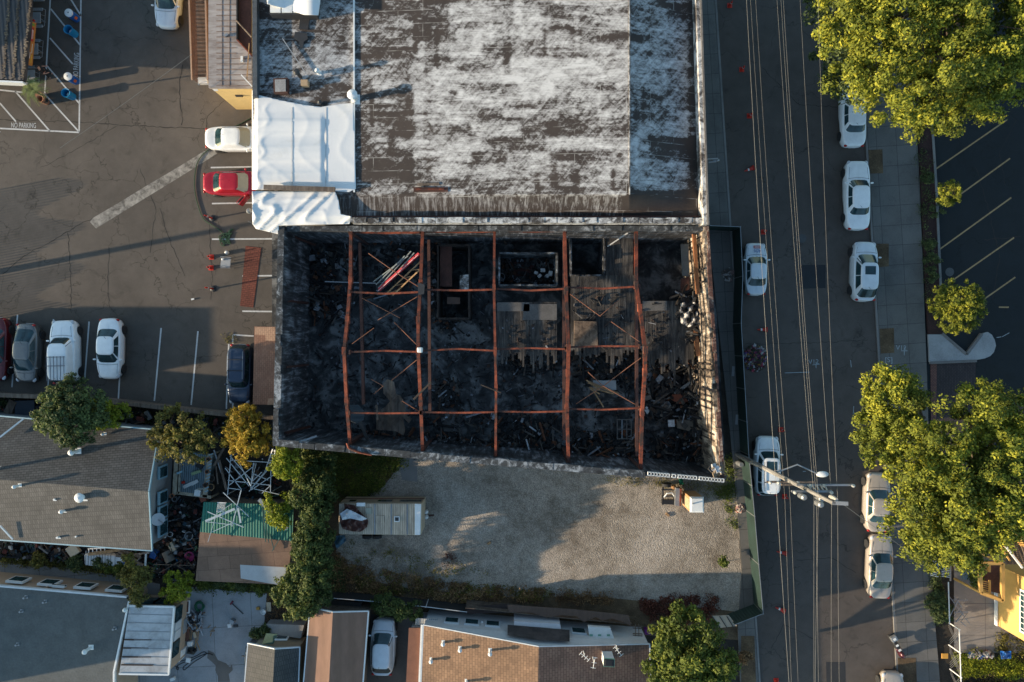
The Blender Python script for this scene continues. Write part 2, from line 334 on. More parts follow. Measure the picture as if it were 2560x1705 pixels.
for pts in ([(2171,375),(2206,373),(2208,433),(2176,434)],[(2189,609),(2222,609),(2222,666),(2192,668)],[(2199,822),(2235,820),(2236,882),(2202,884)],[(2245,1645),(2290,1645),(2294,1760),(2250,1760)],[(1853,1590),(1886,1590),(1892,1760),(1853,1760)]):
    slab('tree_well',pts,.1,.145,STRAW)
sheet('road_patch',[(1997,662),(2064,662),(2064,720),(1999,722)],.009,asphalt('patch_asphalt',(.028,.03,.034),.1))
sheet('road_patch',[(2065,1655),(2113,1655),(2115,1760),(2068,1760)],.009,MC['patch_asphalt'])
sheet('drain_strip',[(225,555),(232,545),(300,505),(370,462),(450,415),(510,378),(560,372),(530,392),(460,436),(380,485),(310,528),(240,571)],.008,streaky('drain_concrete',(.1,.09,.08),(.26,.24,.21),(.38,.35,.31),2,2,1))
CRK=mat('crack_filler',(.022,.019,.017),.9,.3,4)
for pl,w_ in (([(0,300),(90,302),(200,305),(300,312),(420,318),(520,322)],.05),([(455,160),(448,230),(456,300),(450,322)],.05),([(232,545),(190,565),(150,592),(60,640),(0,690)],.04),([(170,580),(178,700),(178,790)],.05),([(275,620),(268,700),(275,780)],.04),([(400,520),(420,590),(465,700)],.035),([(523,560),(530,700),(528,760)],.035),([(560,250),(520,290),(512,330)],.03),([(350,420),(390,520),(375,640)],.03),([(100,420),(180,380),(300,310)],.03),([(1905,170),(2000,262),(2120,268)],.03),([(1865,860),(2000,858),(2180,850)],.03),([(2440,420),(2470,520),(2500,640),(2480,760)],.05),([(2460,600),(2560,590)],.06),([(1990,1400),(2080,1395),(2150,1440)],.03),([(1930,1620),(1960,1560),(2040,1600)],.03),([(2540,300),(2500,380),(2515,470)],.04)):
    pp=smooth(pl,5) if 'smooth' in globals() else pl; pts=[]
    for a,b_ in zip(pl[:-1],pl[1:]):
        n=max(2,int(math.hypot(b_[0]-a[0],b_[1]-a[1])/9))
        for i in range(n): pts.append((a[0]+(b_[0]-a[0])*i/n+rnd.uniform(-2,2),a[1]+(b_[1]-a[1])*i/n+rnd.uniform(-2,2)))
    L_=[P(x,y,.0075) for x,y in pts]; vs=[]; 
    for i,p in enumerate(L_):
        q=L_[min(i+1,len(L_)-1)]; o_=L_[max(i-1,0)]; d=Vector((q[0]-o_[0],q[1]-o_[1],0)).normalized(); h_=w_*rnd.uniform(.3,.8); vs+=[(p[0]-d.y*h_,p[1]+d.x*h_,.0075),(p[0]+d.y*h_,p[1]-d.x*h_,.0075)]
    tag(MB().add(vs,[(2*i+1,2*i+3,2*i+2,2*i) for i in range(len(L_)-1)]).build('pavement_crack',CRK),kind='structure')
for x,y in ((2005,596),(2374,680)): tag(MB().lathe(P(x,y,0),[(.33,.004),(.33,.012),(.3,.014)],22).build('manhole_cover',mat('iron_cover',(.07,.07,.07),.7,.4,8)),('round iron manhole cover in the street north of the dark patch' if x<2100 else 'round pale cover in the marked lot beside the planting bed'),'manhole cover')
# street marks
def line(name,a,b,wd,m,z=.009,lab=None):
    x0,y0,_=P(*a,0); x1,y1,_=P(*b,0); d=Vector((x1-x0,y1-y0)).normalized(); n=Vector((-d.y,d.x))*wd/2
    return [(x0+n.x,y0+n.y),(x1+n.x,y1+n.y),(x1-n.x,y1-n.y),(x0-n.x,y0-n.y)]
def lines(name,segs,wd,m,z=.009):
    for a,b in segs:
        q=line(name,a,b,wd,m); tag(MB().quad(*[(x,y,z) for x,y in q]).build(name,m),kind='structure')
LN='parking_line'
lines(LN,[((203,-40),(198,330)),((0,321),(198,331)),((127,-20),(112,235)),((0,225),(57,231)),((166,-20),(203,40)),((127,22),(200,112)),((125,95),(182,160)),((118,165),(198,258)),((110,233),(198,330)),((0,258),(40,304)),((38,228),(125,328)),((-60,260),(0,331)),
 ((527,419),(634,417)),((530,509),(634,507)),((530,598),(690,597)),((606,690),(690,689)),((606,778),(690,779)),((582,836),(582,1030)),((582,837),(634,840)),((403,820),(386,1002)),((495,828),(478,1012)),((223,804),(212,946)),((303,880),(296,998)),((44,787),(30,968)),((134,798),(120,965)),((572,860),(566,1022))],.11,LINEW)
lines(LN,[((2346,302),(2520,190)),((2346,425),(2520,298)),((2345,428),(2519,300)),((2395,490),(2525,396)),((2348,624),(2528,494)),((2374,706),(2535,594)),((2457,750),(2538,693)),((2497,768),(2522,768)),((2700,300),(2860,200)),((2700,400),(2860,300))][:1]+[((2336,425),(2518,299)),((2395,490),(2525,396)),((2348,624),(2528,494)),((2374,706),(2535,594)),((2457,750),(2538,693)),((2497,768),(2522,768)),((2336,325),(2500,210))],.11,LINEY)
UT=mat('chalk_paint',(.3,.34,.36),.9,.5,6)
lines('utility_mark',[((2029,912),(2047,910)),((2038,904),(2038,920)),((2022,930),(1960,932)),((2250,877),(2266,877)),((2258,868),(2258,888)),((2502,842),(2520,832)),((2488,844),(2500,842)),((2124,900),(2126,918)),((2132,1015),(2131,1035)),((2005,1178),(2013,1177))],.05,UT,.14)
t1=text('no_parking_text','NO PARKING',.56,LINEW,None,P(59,314,.01),Matrix.Rotation(R(-1),4,'Z')@Matrix.Diagonal((.56,1,1,1))); tag(t1,kind='structure')
t2=text('no_parking_text','NO PARKING',.56,LINEW,None,P(191,163,.01),Matrix.Rotation(R(87),4,'Z')@Matrix.Diagonal((.56,1,1,1))); tag(t2,kind='structure')
t3=text('survey_text','V12',.5,UT,None,P(2034,905,.012),R(2)); tag(t3,kind='structure')
t3=text('survey_text','V12',.5,UT,None,P(2253,870,.14),R(-2)); tag(t3,kind='structure')
t3=text('survey_text','[S]',.55,UT,None,P(2222,900,.14),R(2)); tag(t3,kind='structure')
# ---------------- roof of the north building ----------------
def roofmat():
    m,t,b=nodes('painted_felt'); at=t.nodes.new('ShaderNodeVertexColor'); at.layer_name='mask'
    s=t.nodes.new('ShaderNodeSeparateColor'); t.links.new(at.outputs[0],s.inputs[0])
    n1=noise(t,coords(t,(.35,1.7,.3)),1.6,9,.78,.7); n2=noise(t,coords2(t,R(42),(3.4,.8,1)),1.2,8,.78,.5); n3=noise(t,coords(t,(.9,.9,1)),.35,6,.7); n4=noise(t,coords(t,(4,.25,1)),1.5,7,.75,.3)
    n5=noise(t,coords2(t,R(-50),(3.2,1.0,1)),1.5,9,.8,.8)
    f=mth(t,'ADD',mth(t,'MULTIPLY',n1,1.35),mth(t,'MULTIPLY',n2,1.25)); f=mth(t,'ADD',f,mth(t,'MULTIPLY',n5,1.0))
    f=mth(t,'ADD',mth(t,'SUBTRACT',f,1.45),mth(t,'MULTIPLY',n3,.5))
    # vertical streaks where green channel set
    f2=mth(t,'ADD',mth(t,'MULTIPLY',n4,1.15),mth(t,'MULTIPLY',n2,.15))
    mm=t.nodes.new('ShaderNodeMix'); t.links.new(s.outputs[1],mm.inputs[0]); t.links.new(f,mm.inputs[2]); t.links.new(f2,mm.inputs[3])
    d=mth(t,'ADD',mm.outputs[0],mth(t,'SUBTRACT',s.outputs[0],1.15))
    fac=ramp(t,d,[(.0,.0),(.10,.28),(.26,.62),(.5,1)])
    dk=ramp(t,n3,[(.3,(.028,.02,.017)),(.7,(.056,.041,.034))]); lt=ramp(t,n1,[(.3,(.42,.41,.405)),(.7,(.66,.65,.64))])
    col=mix(t,fac,dk,lt)
    br=t.nodes.new('ShaderNodeTexBrick'); br.inputs['Scale'].default_value=1; br.inputs['Brick Width'].default_value=3.3; br.inputs['Row Height'].default_value=.878; br.inputs['Mortar Size'].default_value=.02
    br.inputs['Color1'].default_value=(0,0,0,1); br.inputs['Color2'].default_value=(0,0,0,1); br.inputs['Mortar'].default_value=(1,1,1,1); t.links.new(coords(t),br.inputs['Vector'])
    sm=mth(t,'MULTIPLY',br.outputs[0],ramp(t,noise(t,coords(t),.8,4),[(.46,0),(.6,.4)])); col=mix(t,sm,col,(.6,.58,.55))
    sd=mth(t,'MULTIPLY',ramp(t,noise(t,coords(t,(.4,8,1)),1.3,6,.7),[(.58,0),(.70,.6)]),1.0); col=mix(t,sd,col,(.05,.037,.03))
    t.links.new(col,b.inputs['Base Color']); b.inputs['Roughness'].default_value=.8; bump(t,b,n1,.25,.03); return m
ROOFM=roofmat()
def zr(x,y=0):
    if x<885: return 6.45+.0*(x)
    if x<1573: return 6.5+(x-885)/688*1.4
    return 7.9-(x-1573)/172*1.75
rects=[]  # patches of paint coverage: x0,y0,x1,y1,delta
for r in range(-20,17):
    y0=r*33.5+8+rnd.uniform(-3,3); x=640
    while x<1760:
        L=rnd.uniform(25,190); rects.append((x,y0,x+L,y0+33.5,rnd.gauss(0,.085))); x+=L
for _ in range(120):
    x=rnd.uniform(890,1740); y=rnd.uniform(-200,480); rects.append((x,y,x+rnd.uniform(30,150),y+rnd.uniform(6,16),rnd.choice((-.17,-.12,.09))))
for _ in range(50):
    x=rnd.uniform(640,1740); y=rnd.uniform(-200,480); rects.append((x,y,x+rnd.uniform(5,12),y+rnd.uniform(30,110),rnd.choice((-.22,.2))))
big=[(885,-300,1035,500,-.08),(885,118,1035,146,-.16),(885,225,1032,340,-.17),(885,380,1032,452,-.15),(1030,0,1120,140,-.12),(1120,-300,1573,150,.1),(1030,150,1573,300,.1),(1035,330,1400,440,.07),(1573,-300,1720,60,-.05),(1620,345,1745,380,-.4),(1573,475,1745,545,-.3),(1720,-300,1760,500,-.25),(1120,225,1140,250,-.2),(1300,305,1390,345,-.22),(1200,270,1260,300,-.1),(640,0,880,240,-.05),(1060,0,1080,480,-.1)]
RA=np.array(rects+big)
def cover(x,y):
    k=(RA[:,0]<=x)&(x<RA[:,2])&(RA[:,1]<=y)&(y<RA[:,3]); c=.70+RA[k,4].sum()
    if y>487: return (max(.2,min(.8,.52+(.0 if x<1560 else -.3))),1,0)
    return (max(.12,min(1.02,c)),0,0)
nb=thing('warehouse','long warehouse with a brown felt roof streaked with worn white paint','building',P(1250,250,0))
def roofsheet(name,pts,zf,parent,m,cut=9,mf=cover):
    o=sheet(name,pts,zf,m,cut,mf,None); wl=Vector(ORG[o.name]); o.data.transform(Matrix.Translation(wl-ORG[parent.name])); o.location=(0,0,0); o.parent=parent; ORG[o.name]=ORG[parent.name]; return o
# pts are pixel positions; split so each plane is flat
roofsheet('roof',[(631,-500),(883,-500),(884,486),(852,486),(640,500),(631,240)],lambda x,y:6.45,nb,ROOFM)
roofsheet('roof',[(885,-500),(1573,-500),(1573,486),(885,486)],zr,nb,ROOFM)
roofsheet('roof',[(1573,-500),(1722,-500),(1752,486),(1573,486)],zr,nb,ROOFM)
roofsheet('roof_slope',[(850,486),(1573,486),(1573,543),(870,543),(852,530)],lambda x,y:zr(x)+(y-486)/57*(6.2-zr(x)),nb,ROOFM)
roofsheet('roof_slope',[(1573,486),(1752,486),(1756,543),(1573,543)],lambda x,y:zr(x)+(y-486)/57*(6.2-zr(x)),nb,ROOFM)
MB().prism(px2([(633,-500),(1735,-500),(1768,545),(690,548),(640,545)],6.1),0,6.1).build('wall',mat('grey_stucco',(.3,.29,.28),.85,.2,1),nb)
PW=streaky('peeling_white',(.045,.038,.034),(.26,.25,.24),(.60,.58,.55),2,2,2,.43,.56)
def wallseg(mb,a,b,th,z0,z1,zp=None):
    x0,y0,_=P(*a,zp or z1); x1,y1,_=P(*b,zp or z1); d=Vector((x1-x0,y1-y0)).normalized(); n=Vector((-d.y,d.x))*th/2
    mb.prism([(x0+n.x,y0+n.y),(x1+n.x,y1+n.y),(x1-n.x,y1-n.y),(x0-n.x,y0-n.y)],z0,z1); return mb
wallseg(MB(),(1731,-500),(1766,560),.36,6.1,7.25).build('parapet',PW,nb)
wallseg(MB(),(1736,-500),(1771,562),.12,7.25,7.3).build('coping',mat('lichen_coping',(.17,.15,.13),.9,.5,4),nb)
wallseg(MB(),(876,549),(1774,550),.3,5.9,6.95).build('parapet',PW,nb)
wallseg(MB(),(880,541),(1760,541),.1,6.15,6.5).build('gutter',RUSTD,nb)
cp=MB(); 
for i in range(26):
    x=885+i*34; wallseg(cp,(x,551+rnd.uniform(-1.5,1.5)),(x+rnd.uniform(26,34),551+rnd.uniform(-1.5,1.5)),.36,6.95,6.99+rnd.uniform(0,.04))
cp.build('coping',PW,nb)
wallseg(MB(),(634,-500),(637,242),.3,5.5,6.92).build('parapet',mat('dark_coping',(.06,.07,.08),.7,.6,3),nb)
wallseg(MB(),(884,-500),(885,480),.1,6.4,6.62).build('valley_seam',WHITE,nb)
# ridge cap
wallseg(MB(),(1573,-500),(1574,486),.07,7.86,7.95).build('ridge_cap',PW,nb)
def rthing(name,label,cat,px,py,z,grp=None): return thing(name,label,cat,P(px,py,z),0,grp)
# white tarps
TARP=streaky('white_tarp',(.40,.385,.37),(.64,.63,.61),(.71,.70,.69),.6,.9,1,.26,.46)
def drape(name,label,pts,zf,amp,cut=5,holes=None,m=TARP,edge=None):
    o=sheet(name,pts,lambda x,y:zf(x,y)+amp*wr(x,y),m,cut,None,None,label,'tarp'); so=o.modifiers.new('thick','SOLIDIFY'); so.thickness=.02
    o.data.polygons.foreach_set('use_smooth',[True]*len(o.data.polygons)); return o
def wr(x,y):
    cr=lambda v:(1-abs(math.sin(v)))**3
    return .3*cr(y/10.5+math.sin(x/60)*.25+.4*math.sin(y/90))*(1 if x<812 else .15)*max(0,min(1,(y-280)/40))+.6*cr((x*.9+y*.7)/15+math.sin(y/13)*1.1)*max(0,1-(x-631)/75)+.5*cr(x/22+y/31+1.2*math.sin(y/17+x/29))*max(0,min(1,(y-472)/15))+.18*cr((x-y*.4)/33+.8*math.sin(y/27))
tz=lambda x,y: 6.62+(.07*max(0,min(1,(y-280)/20))*max(0,min(1,(470-y)/14))*max(0,min(1,(812-x)/10))) + (-.5*max(0,(640-x)/9)) + .05*math.sin(y/11.5)*(1 if 300<y<460 and x<812 else 0)
drape('tarp','large wrinkled white tarp sheet covering the flat roof corner beside the felt roof',[(630,225),(640,236),(700,250),(760,262),(803,267),(850,260),(884,257),(890,472),(872,480),(838,478),(630,474)],tz,.10,4)
drape('tarp','crumpled white tarp over the roof edge south of the large tarp sheet',[(630,478),(838,479),(846,500),(852,535),(878,541),(874,560),(697,564),(697,586),(640,572),(631,560)],lambda x,y:6.75-.6*max(0,(y-540)/40),.22,4)
drape('tarp','white tarp thrown over a box at the north end of the roof',[(662,-60),(806,-60),(800,10),(796,38),(760,37),(715,22),(668,10)],lambda x,y:7.4+.2*math.sin(x/17),.3,4)
tp_=[o for o in COL.objects if o.name=='tarp'][0]
for xs_ in (730,640+174.5):
    MB().tube([P(xs_,y,tz(xs_,y)+.10*wr(xs_,y)+.02) for y in range(268,470,4)],.012,4).build('seam',GREYM if xs_<800 else mat('seam_grey',(.4,.39,.38),.6,.1,3),tp_)
k=rthing('skylight','boxy white skylight half hidden under a tarp at the roof edge','skylight',720,10,6.45)
MB().prism(px2([(672,-60),(794,-60),(790,36),(674,36)],7.2),6.46,7.2).build('curb',DARK,k); 
for i in range(4): MB().prism(px2([(676+i*29,-50),(702+i*29,-50),(702+i*29,32),(676+i*29,32)],7.2),7.2,7.26).build('pane',WHITE,k)
k=rthing('roof_hatch','square grey roof hatch with a rusty rim beside the pipe stacks','roof hatch',700,212,6.45)
MB().prism(px2([(683,196),(718,194),(718,231),(684,233)],6.9),6.46,6.9).build('curb',RUSTD,k); MB().prism(px2([(687,199),(714,198),(714,228),(688,229)],6.96),6.9,6.97).build('lid',mat('old_zinc',(.3,.28,.27),.6,.4,3),k)
def pipe(name,label,px,py,z,h,r,m,cap=True,cat='vent pipe',grp=None,lean=0):
    k=rthing(name,label,cat,px,py,z,grp); x,y,_=P(px,py,z)
    MB().lathe((x,y,z),[(r,0),(r,h)],14).build('pipe',m,k,smooth=False)
    if cap: MB().lathe((x,y,z+h),[(r*1.5,0),(r*1.7,.06),(r*1.3,.16),(.01,.22)],14).build('cap',m,k)
    MB().box((x,y,z+.015),(r*3.2,r*3.2,.03)).build('flashing',m,k); return k
pipe('vent_pipe','short thick white flue casting a dark shadow on the felt roof corner by the tarp',889,249,6.5,.9,.2,WHITE)
pipe('vent_pipe','small white vent stub north of the chimney on the roof',798,183,6.45,.4,.1,WHITE)
pipe('vent_pipe','black ball-topped vent standing at the upper edge of the white tarp',803,260,6.5,.3,.09,DARK)
k=rthing('chimney','stubby brick chimney with a black cap beside the roof hatch','chimney',762,208,6.45); x,y,_=P(764,210,6.45)
MB().prism(px2([(755,203),(772,203),(772,217),(755,217)],6.6),6.46,6.9).build('stack',mat('tan_brick',(.4,.28,.17),.8,.3,5),k); MB().lathe((x-.2,y+.3,6.9),[(.13,0),(.13,.8),(.22,.85),(.1,1.0)],12).build('flue',DARK,k)
for pts,lab in (([(750,44),(775,48),(770,75),(748,72)],'square of black felt lying loose below the tarped skylight'),([(738,80),(768,84),(770,98),(760,105),(757,120),(750,120),(748,104),(735,96)],'torn ragged scrap of black felt on the streaked roof')):
    o=MB().prism(px2(pts,6.5),6.48,6.55).build('felt_scrap',DARK); tag(o,lab,'felt scrap')
o=MB().beam(P(706,96,6.6),P(765,184,6.6),.06,.06).build('rod',GREY); tag(o,'thin dark rod lying across the roof above the hatch','rod')
o=MB(); [o.beam(P(*a,6.95),P(*b,6.95),.22,.12) for a,b in (((660,466),(880,470)),((1043,462),(1098,459)))]; 
tag(MB().beam(P(660,468,7),P(838,474,7),.3,.16).build('plank',WOOD),'long grey weighting plank along the south edge of the big tarp','plank')
tag(MB().beam(P(1044,461,6.95),P(1098,459,6.95),.16,.1).build('board',WOOD),'short grey board lying beside a rusty rail on the felt roof','board')
k=rthing('roof_rail','rusty brown box rail lying on the felt roof','rail',1078,474,6.8); MB().beam(P(1034,474,6.96),P(1120,474,6.96),.3,.14).build('rail',RUSTD,k); MB().beam(P(1038,473,7.06),P(1110,473,7.06),.1,.06).build('lip',RUST,k)
# ---------------- burned shell ----------------
sheet('warehouse_floor',[(680,556),(1780,556),(1815,1200),(680,1115)],.03,streaky('scorched_floor',(.011,.012,.013),(.045,.046,.047),(.19,.19,.185),.7,.7,1,.39,.60))
CHAR=streaky('charred_plaster',(.012,.012,.013),(.06,.064,.07),(.3,.31,.33),3,3,.45,.42,.62); CHARW=streaky('scorched_white_wall',(.02,.016,.013),(.22,.17,.125),(.58,.5,.4),3,2.2,.5,.42,.60)
CAPM=streaky('blackened_coping',(.014,.015,.017),(.05,.055,.06),(.33,.35,.37),2,2,1,.4,.62)
bs=thing('burned_shell','roofless burned warehouse shell with blackened walls','building',P(1240,860,0))
def wall3(name,a,b,th,zt,m,cap=None,n=14,rag=.12,capm=CAPM,cw=.08):
    """wall whose outer top edge runs from pixel a to b at height zt, ragged top"""
    mb=MB(); x0,y0,_=P(*a,zt); x1,y1,_=P(*b,zt)
    for i in range(n):
        z=zt-rnd.uniform(0,rag); A=(x0+(x1-x0)*i/n,y0+(y1-y0)*i/n); B=(x0+(x1-x0)*(i+1)/n,y0+(y1-y0)*(i+1)/n)
        d=Vector((B[0]-A[0],B[1]-A[1])).normalized(); nn=Vector((-d.y,d.x))*th
        mb.prism([A,B,(B[0]+nn.x,B[1]+nn.y),(A[0]+nn.x,A[1]+nn.y)],0,z)
    mb.build(name,m,bs)
    mb=MB(); L=Vector((x1-x0,y1-y0)); ln=L.length; d=L.normalized(); nn=Vector((-d.y,d.x)); k=0
    while k<ln:
        q=rnd.uniform(.5,2.2); A=Vector((x0,y0))+d*k-nn*.04; B=Vector((x0,y0))+d*min(ln,k+q)-nn*.04; k+=q*rnd.uniform(1.0,1.06)
        wd=nn*(th+cw)*rnd.uniform(.75 if cw>0 else .35,1.05); z=zt+rnd.uniform(.0,.04)
        mb.prism([tuple(A),tuple(B),tuple(B+wd),tuple(A+wd)],zt-.1,z)
    mb.build('coping',capm,bs)
wall3('wall',(683,1113),(1050,1146),.4,6.2,CHAR,n=10,rag=.05)
wall3('wall',(1050,1146),(1612,1193),.4,6.2,CHAR,n=14,rag=.05)
wall3('wall',(1770,560),(1812,1200),-.35,6.1,CHARW,n=24,rag=.5,capm=RUSTD) if False else None
wall3('wall',(1612,1188),(1808,1203),.22,6.0,CHAR,n=6,rag=.02,cw=-.1,capm=CAPM)
wall3('wall',(697,566),(683,1113),.38,6.2,CHAR,n=10,rag=.04)
wall3('wall',(1810,1196),(1770,562),.3,6.1,CHARW,n=40,rag=.5,cw=-.02,capm=streaky('rusty_coping',(.015,.012,.011),(.10,.04,.028),(.34,.27,.21),2.5,2.5,1,.4,.62))
wall3('wall',(1772,566),(697,566),.3,6.0,CHAR,n=14,rag=.1)
# inner stud layers of east wall
ew=MB()
for i in range(38):
    y=575+i*16; xt=1768+(y-565)*.066-16; z=rnd.uniform(4.2,5.9); a=P(xt,y,z); ew.beam((a[0],a[1],0.2),a,.07,.12)
ew.build('charred_stud',mat('charred_timber',(.03,.022,.018),.85,.7,3),bs)
ew=MB()
for seg in ((600,740,4.6),(870,1010,5.2),(1010,1170,5.0)):
    for i in range(6):
        ya=rnd.uniform(seg[0],seg[1]-30); yb=ya+rnd.uniform(20,60); xm=1752+(ya-565)*.066; zz=seg[2]+rnd.uniform(-1,.5)
        a=P(xm,ya,zz); b_=P(xm+(yb-ya)*.066,yb,zz); ew.prism([(a[0],a[1]),(b_[0],b_[1]),(b_[0]+.03,b_[1]),(a[0]+.03,a[1])],zz-rnd.uniform(1,2.4),zz)
ew.build('plaster_remnant',CHARW,bs)
# broken concrete block course
bl=thing('block_course','row of open white concrete blocks along the top of the south wall corner','blocks',P(1710,1190,6.1))
for i in range(26):
    t_=i/26; x=1613+t_*196; y=1183+t_*18; c=P(x+3,y,6.2); mb=MB()
    for dx,dy,sx,sy in ((0,.1,.25,.04),(0,-.1,.25,.04),(-.11,0,.035,.2),(.11,0,.035,.2)): mb.box((c[0]+dx,c[1]+dy,6.22),(sx,sy,.2),R(-4))
    if rnd.random()<.93: mb.build('block',WHITE,bl)
mb=MB(); 
for i in range(14):
    c=P(1790+rnd.uniform(-14,14),1175+rnd.uniform(-12,12),6.3); mb.box(c,(rnd.uniform(.1,.4),rnd.uniform(.1,.4),rnd.uniform(.05,.3)),rnd.uniform(0,3),rnd.uniform(0,1))
tag(mb.build('rubble',scrapmat('pale_rubble',[(0,(.5,.5,.5)),(.3,(.2,.15,.1)),(.6,(.04,.04,.04)),(.8,(.6,.6,.62))])),'loose pale rubble heaped on the southeast corner of the wall','rubble',kind='stuff')
# steel frames
def frame(label,pts,zs,colN=True,colS=True,sec=None,w_=.21,h=.3):
    k=thing('steel_frame',label,'steel frame',P(pts[0][0],pts[len(pts)//2][1],0),0,'rusted portal frames over the burned floor')
    q=[P(x,y,z) for (x,y),z in zip(pts,zs)]
    for i in range(len(q)-1): MB().ibeam(q[i],q[i+1],w_,h,.05).build('rafter',RUST,k)
    for i in range(1,len(q)-1): MB().box(q[i],(w_+.05,.5,h+.06)).build('splice_plate',RUST,k)
    for c,e in ((q[0],colN),(q[-1],colS)):
        if e: MB().ibeam((c[0],c[1],0),(c[0],c[1],c[2]+.1),.28,.3,.05).build('column',RUSTD,k)
    if sec: MB().ibeam(P(*sec[0],sec[2]),P(*sec[1],sec[2]),.2,.24,.04).build('tie_beam',RUSTD,k)
    return k
frame('sagging rust red portal frame nearest the west wall',[(878,578),(877,700),(869,800),(861,877),(867,1003),(876,1108)],[5.6,6.2,6.7,7.3,6.4,5.6],True,True,((900,607),(909,1011),4.6))
frame('rust red portal frame with charred lower beam, second from the west wall',[(1057,574),(1052,708),(1046,800),(1046,877),(1052,1003),(1057,1128)],[5.6,6.3,6.9,7.4,6.4,5.6],True,True,((1072,600),(1075,1030),4.4))
frame('slender rust red portal frame in the middle of the row',[(1236,572),(1235,720),(1238,877),(1240,965),(1239,1138)],[5.6,6.5,7.4,6.8,5.6],w_=.16,h=.22)
frame('rust red portal frame east of the middle one',[(1411,570),(1415,726),(1421,870),(1420,932),(1417,1020),(1421,1150)],[5.6,6.5,7.4,6.9,6.3,5.6],True,True,((1410,600),(1410,1100),4.6))
frame('buckled rust red portal frame nearest the street wall',[(1590,570),(1590,713),(1599,770),(1613,875),(1612,930),(1605,1030),(1601,1175)],[5.6,6.4,6.9,7.9,7.5,6.6,5.6],True,True,((1591,720),(1592,1140),5.2))
def bm_(label,pts,zs,wd=.115,h=.18,m=RUST):
    k=thing('purlin',label,'beam',P(*pts[0],zs[0]),0,'rusted cross beams between the portal frames')
    mb=MB(); q=[P(x,y,z) for (x,y),z in zip(pts,zs)]
    for i in range(len(q)-1): mb.ibeam(q[i],q[i+1],wd,h,.035)
    mb.build('beam',m,k)
    for e in (q[0],q[-1]): MB().box(e,(.12,.3,.26)).build('bracket',RUSTD,k)
NM=['second','third','fourth','last']
for r_,(ys,z,nm) in enumerate((((581,579,577,575),5.6,'along the north wall'),((730,724,722,718),6.4,'in the northern row'),((880,877,873,868),7.3,'along the ridge'),((1032,1030,1028,1022),6.3,'in the southern row'))):
    xs=(874,1052,1238,1415,1598)
    for i in range(4):
        sg=rnd.uniform(2,5)*(1 if r_ in (1,) else -1 if r_==2 else .5)
        bm_(f'rusted cross beam {nm}, '+('joining first and second frames','joining second and middle frames','joining middle and fourth frames','joining fourth and street side frames')[i],[(xs[i],ys[i]),((xs[i]+xs[i+1])/2,ys[i]+sg),(xs[i+1],ys[i]-(2 if i==3 else 0))],[z,z-.1,z])
for a,b_,lab in (((712,583),(786,612),'northwest corner'),((716,753),(770,758),'middle west wall'),((714,918),(770,912),'southern west wall'),((714,1082),(775,1066),'southwest corner')):
    tag(MB().ibeam(P(*a,5.2),P(*b_,1.0),.14,.16).build('brace',RUSTD),f'short rusted brace leaning inward at the {lab} of the shell','brace')
rods=[((921,633),(988,680)),((988,680),(1045,716)),((905,745),(1000,795)),((1043,742),(945,800)),((985,805),(1042,862)),((880,860),(935,820)),((1042,900),(978,952)),((928,948),(958,965)),((958,965),(935,985)),((1005,1002),(1050,1030)),((1528,804),(1600,855)),((1602,895),(1508,965)),((1508,965),(1440,1010)),((1470,930),(1508,965)),((1508,965),(1590,1012)),((1425,735),(1500,790)),((1500,790),(1545,752))]
RT=mat('thin_rust_rod',(.22,.09,.05),.8,.3,3)
for i in range(0,len(rods)):
    a,b_=rods[i]; tag(MB().tube([P(*a,6.2),P(*b_,6.0)],.028,6).build('brace_rod',RT),'thin rusty cross brace rod strung below the cross beams','brace rod','thin rusty brace rods between the frames')
# mezzanine decks (strips burned to uneven lengths)
DECK=streaky('scorched_planks',(.012,.011,.011),(.05,.045,.041),(.14,.122,.105),5,.5,1,.40,.62)
def deck(label,x0,x1,y0,yf,z,burn,wd=5.2,m=DECK):
    k=thing('plank_floor',label,'plank floor',P((x0+x1)/2,y0,z)); mb=MB(); x=x0
    while x<x1:
        yt=yf+((math.sin(x/11)+math.sin(x/4.3)+1)*.22*burn*rnd.uniform(.3,1)+rnd.choice((-.35,0,0,.3,.9))*burn*rnd.random() if burn else 0); a=P(x,y0,z); b_=P(min(x+wd*.94,x1),yt,z)
        mb.prism([(a[0],a[1]),(b_[0],a[1]),(b_[0],b_[1]),(a[0],b_[1])],z-.06,z+rnd.uniform(0,.012)); x+=wd
    mb.build('planks',m,k)
    mb=MB()
    for i in range(int((yf-y0)/45)+1):
        a=P(x0,y0+i*45+6,z-.2); b_=P(x1,y0+i*45+6,z-.2); mb.beam(a,b_,.1,.22)
    mb.build('joists',MC['charred_timber'],k)
    mb=MB(); a=P(x0+6,y0+8,z); b_=P(x1-6,yf-20,z)
    for xx in(a[0],b_[0]):
        for yy in(a[1],b_[1]): mb.beam((xx,yy,0),(xx,yy,z-.3),.14,.14)
    mb.build('posts',MC['charred_timber'],k); return k
deck('grey upper plank floor in the middle bay, burned ragged on its south edge',1243,1392,755,885,2.8,50)
deck('upper plank floor between the fourth and fifth frames with ragged burned south edge',1427,1586,688,880,2.8,45)
deck('narrow upper plank strip beside the fifth frame, north of the ragged floor',1515,1582,592,688,2.8,0)
deck('upper plank floor against the street wall, burned ragged on its south edge',1606,1735,752,905,2.8,55)
PLY=mat('scorched_plywood',(.11,.105,.1),.8,.35,1.5)
for a,lab in ((((1243,756),(1324,756),(1324,778),(1243,778)),'smaller grey sheet of plywood on the middle plank floor'),(((1310,760),(1392,760),(1392,800),(1306,800)),'larger grey sheet of plywood on the middle plank floor'),(((1606,753),(1668,752),(1668,776),(1608,778)),'grey board panel on the north edge of the street side plank floor')):
    tag(MB().prism(px2(a,2.85),2.83,2.86).build('plywood_sheet',PLY),lab,'plywood')
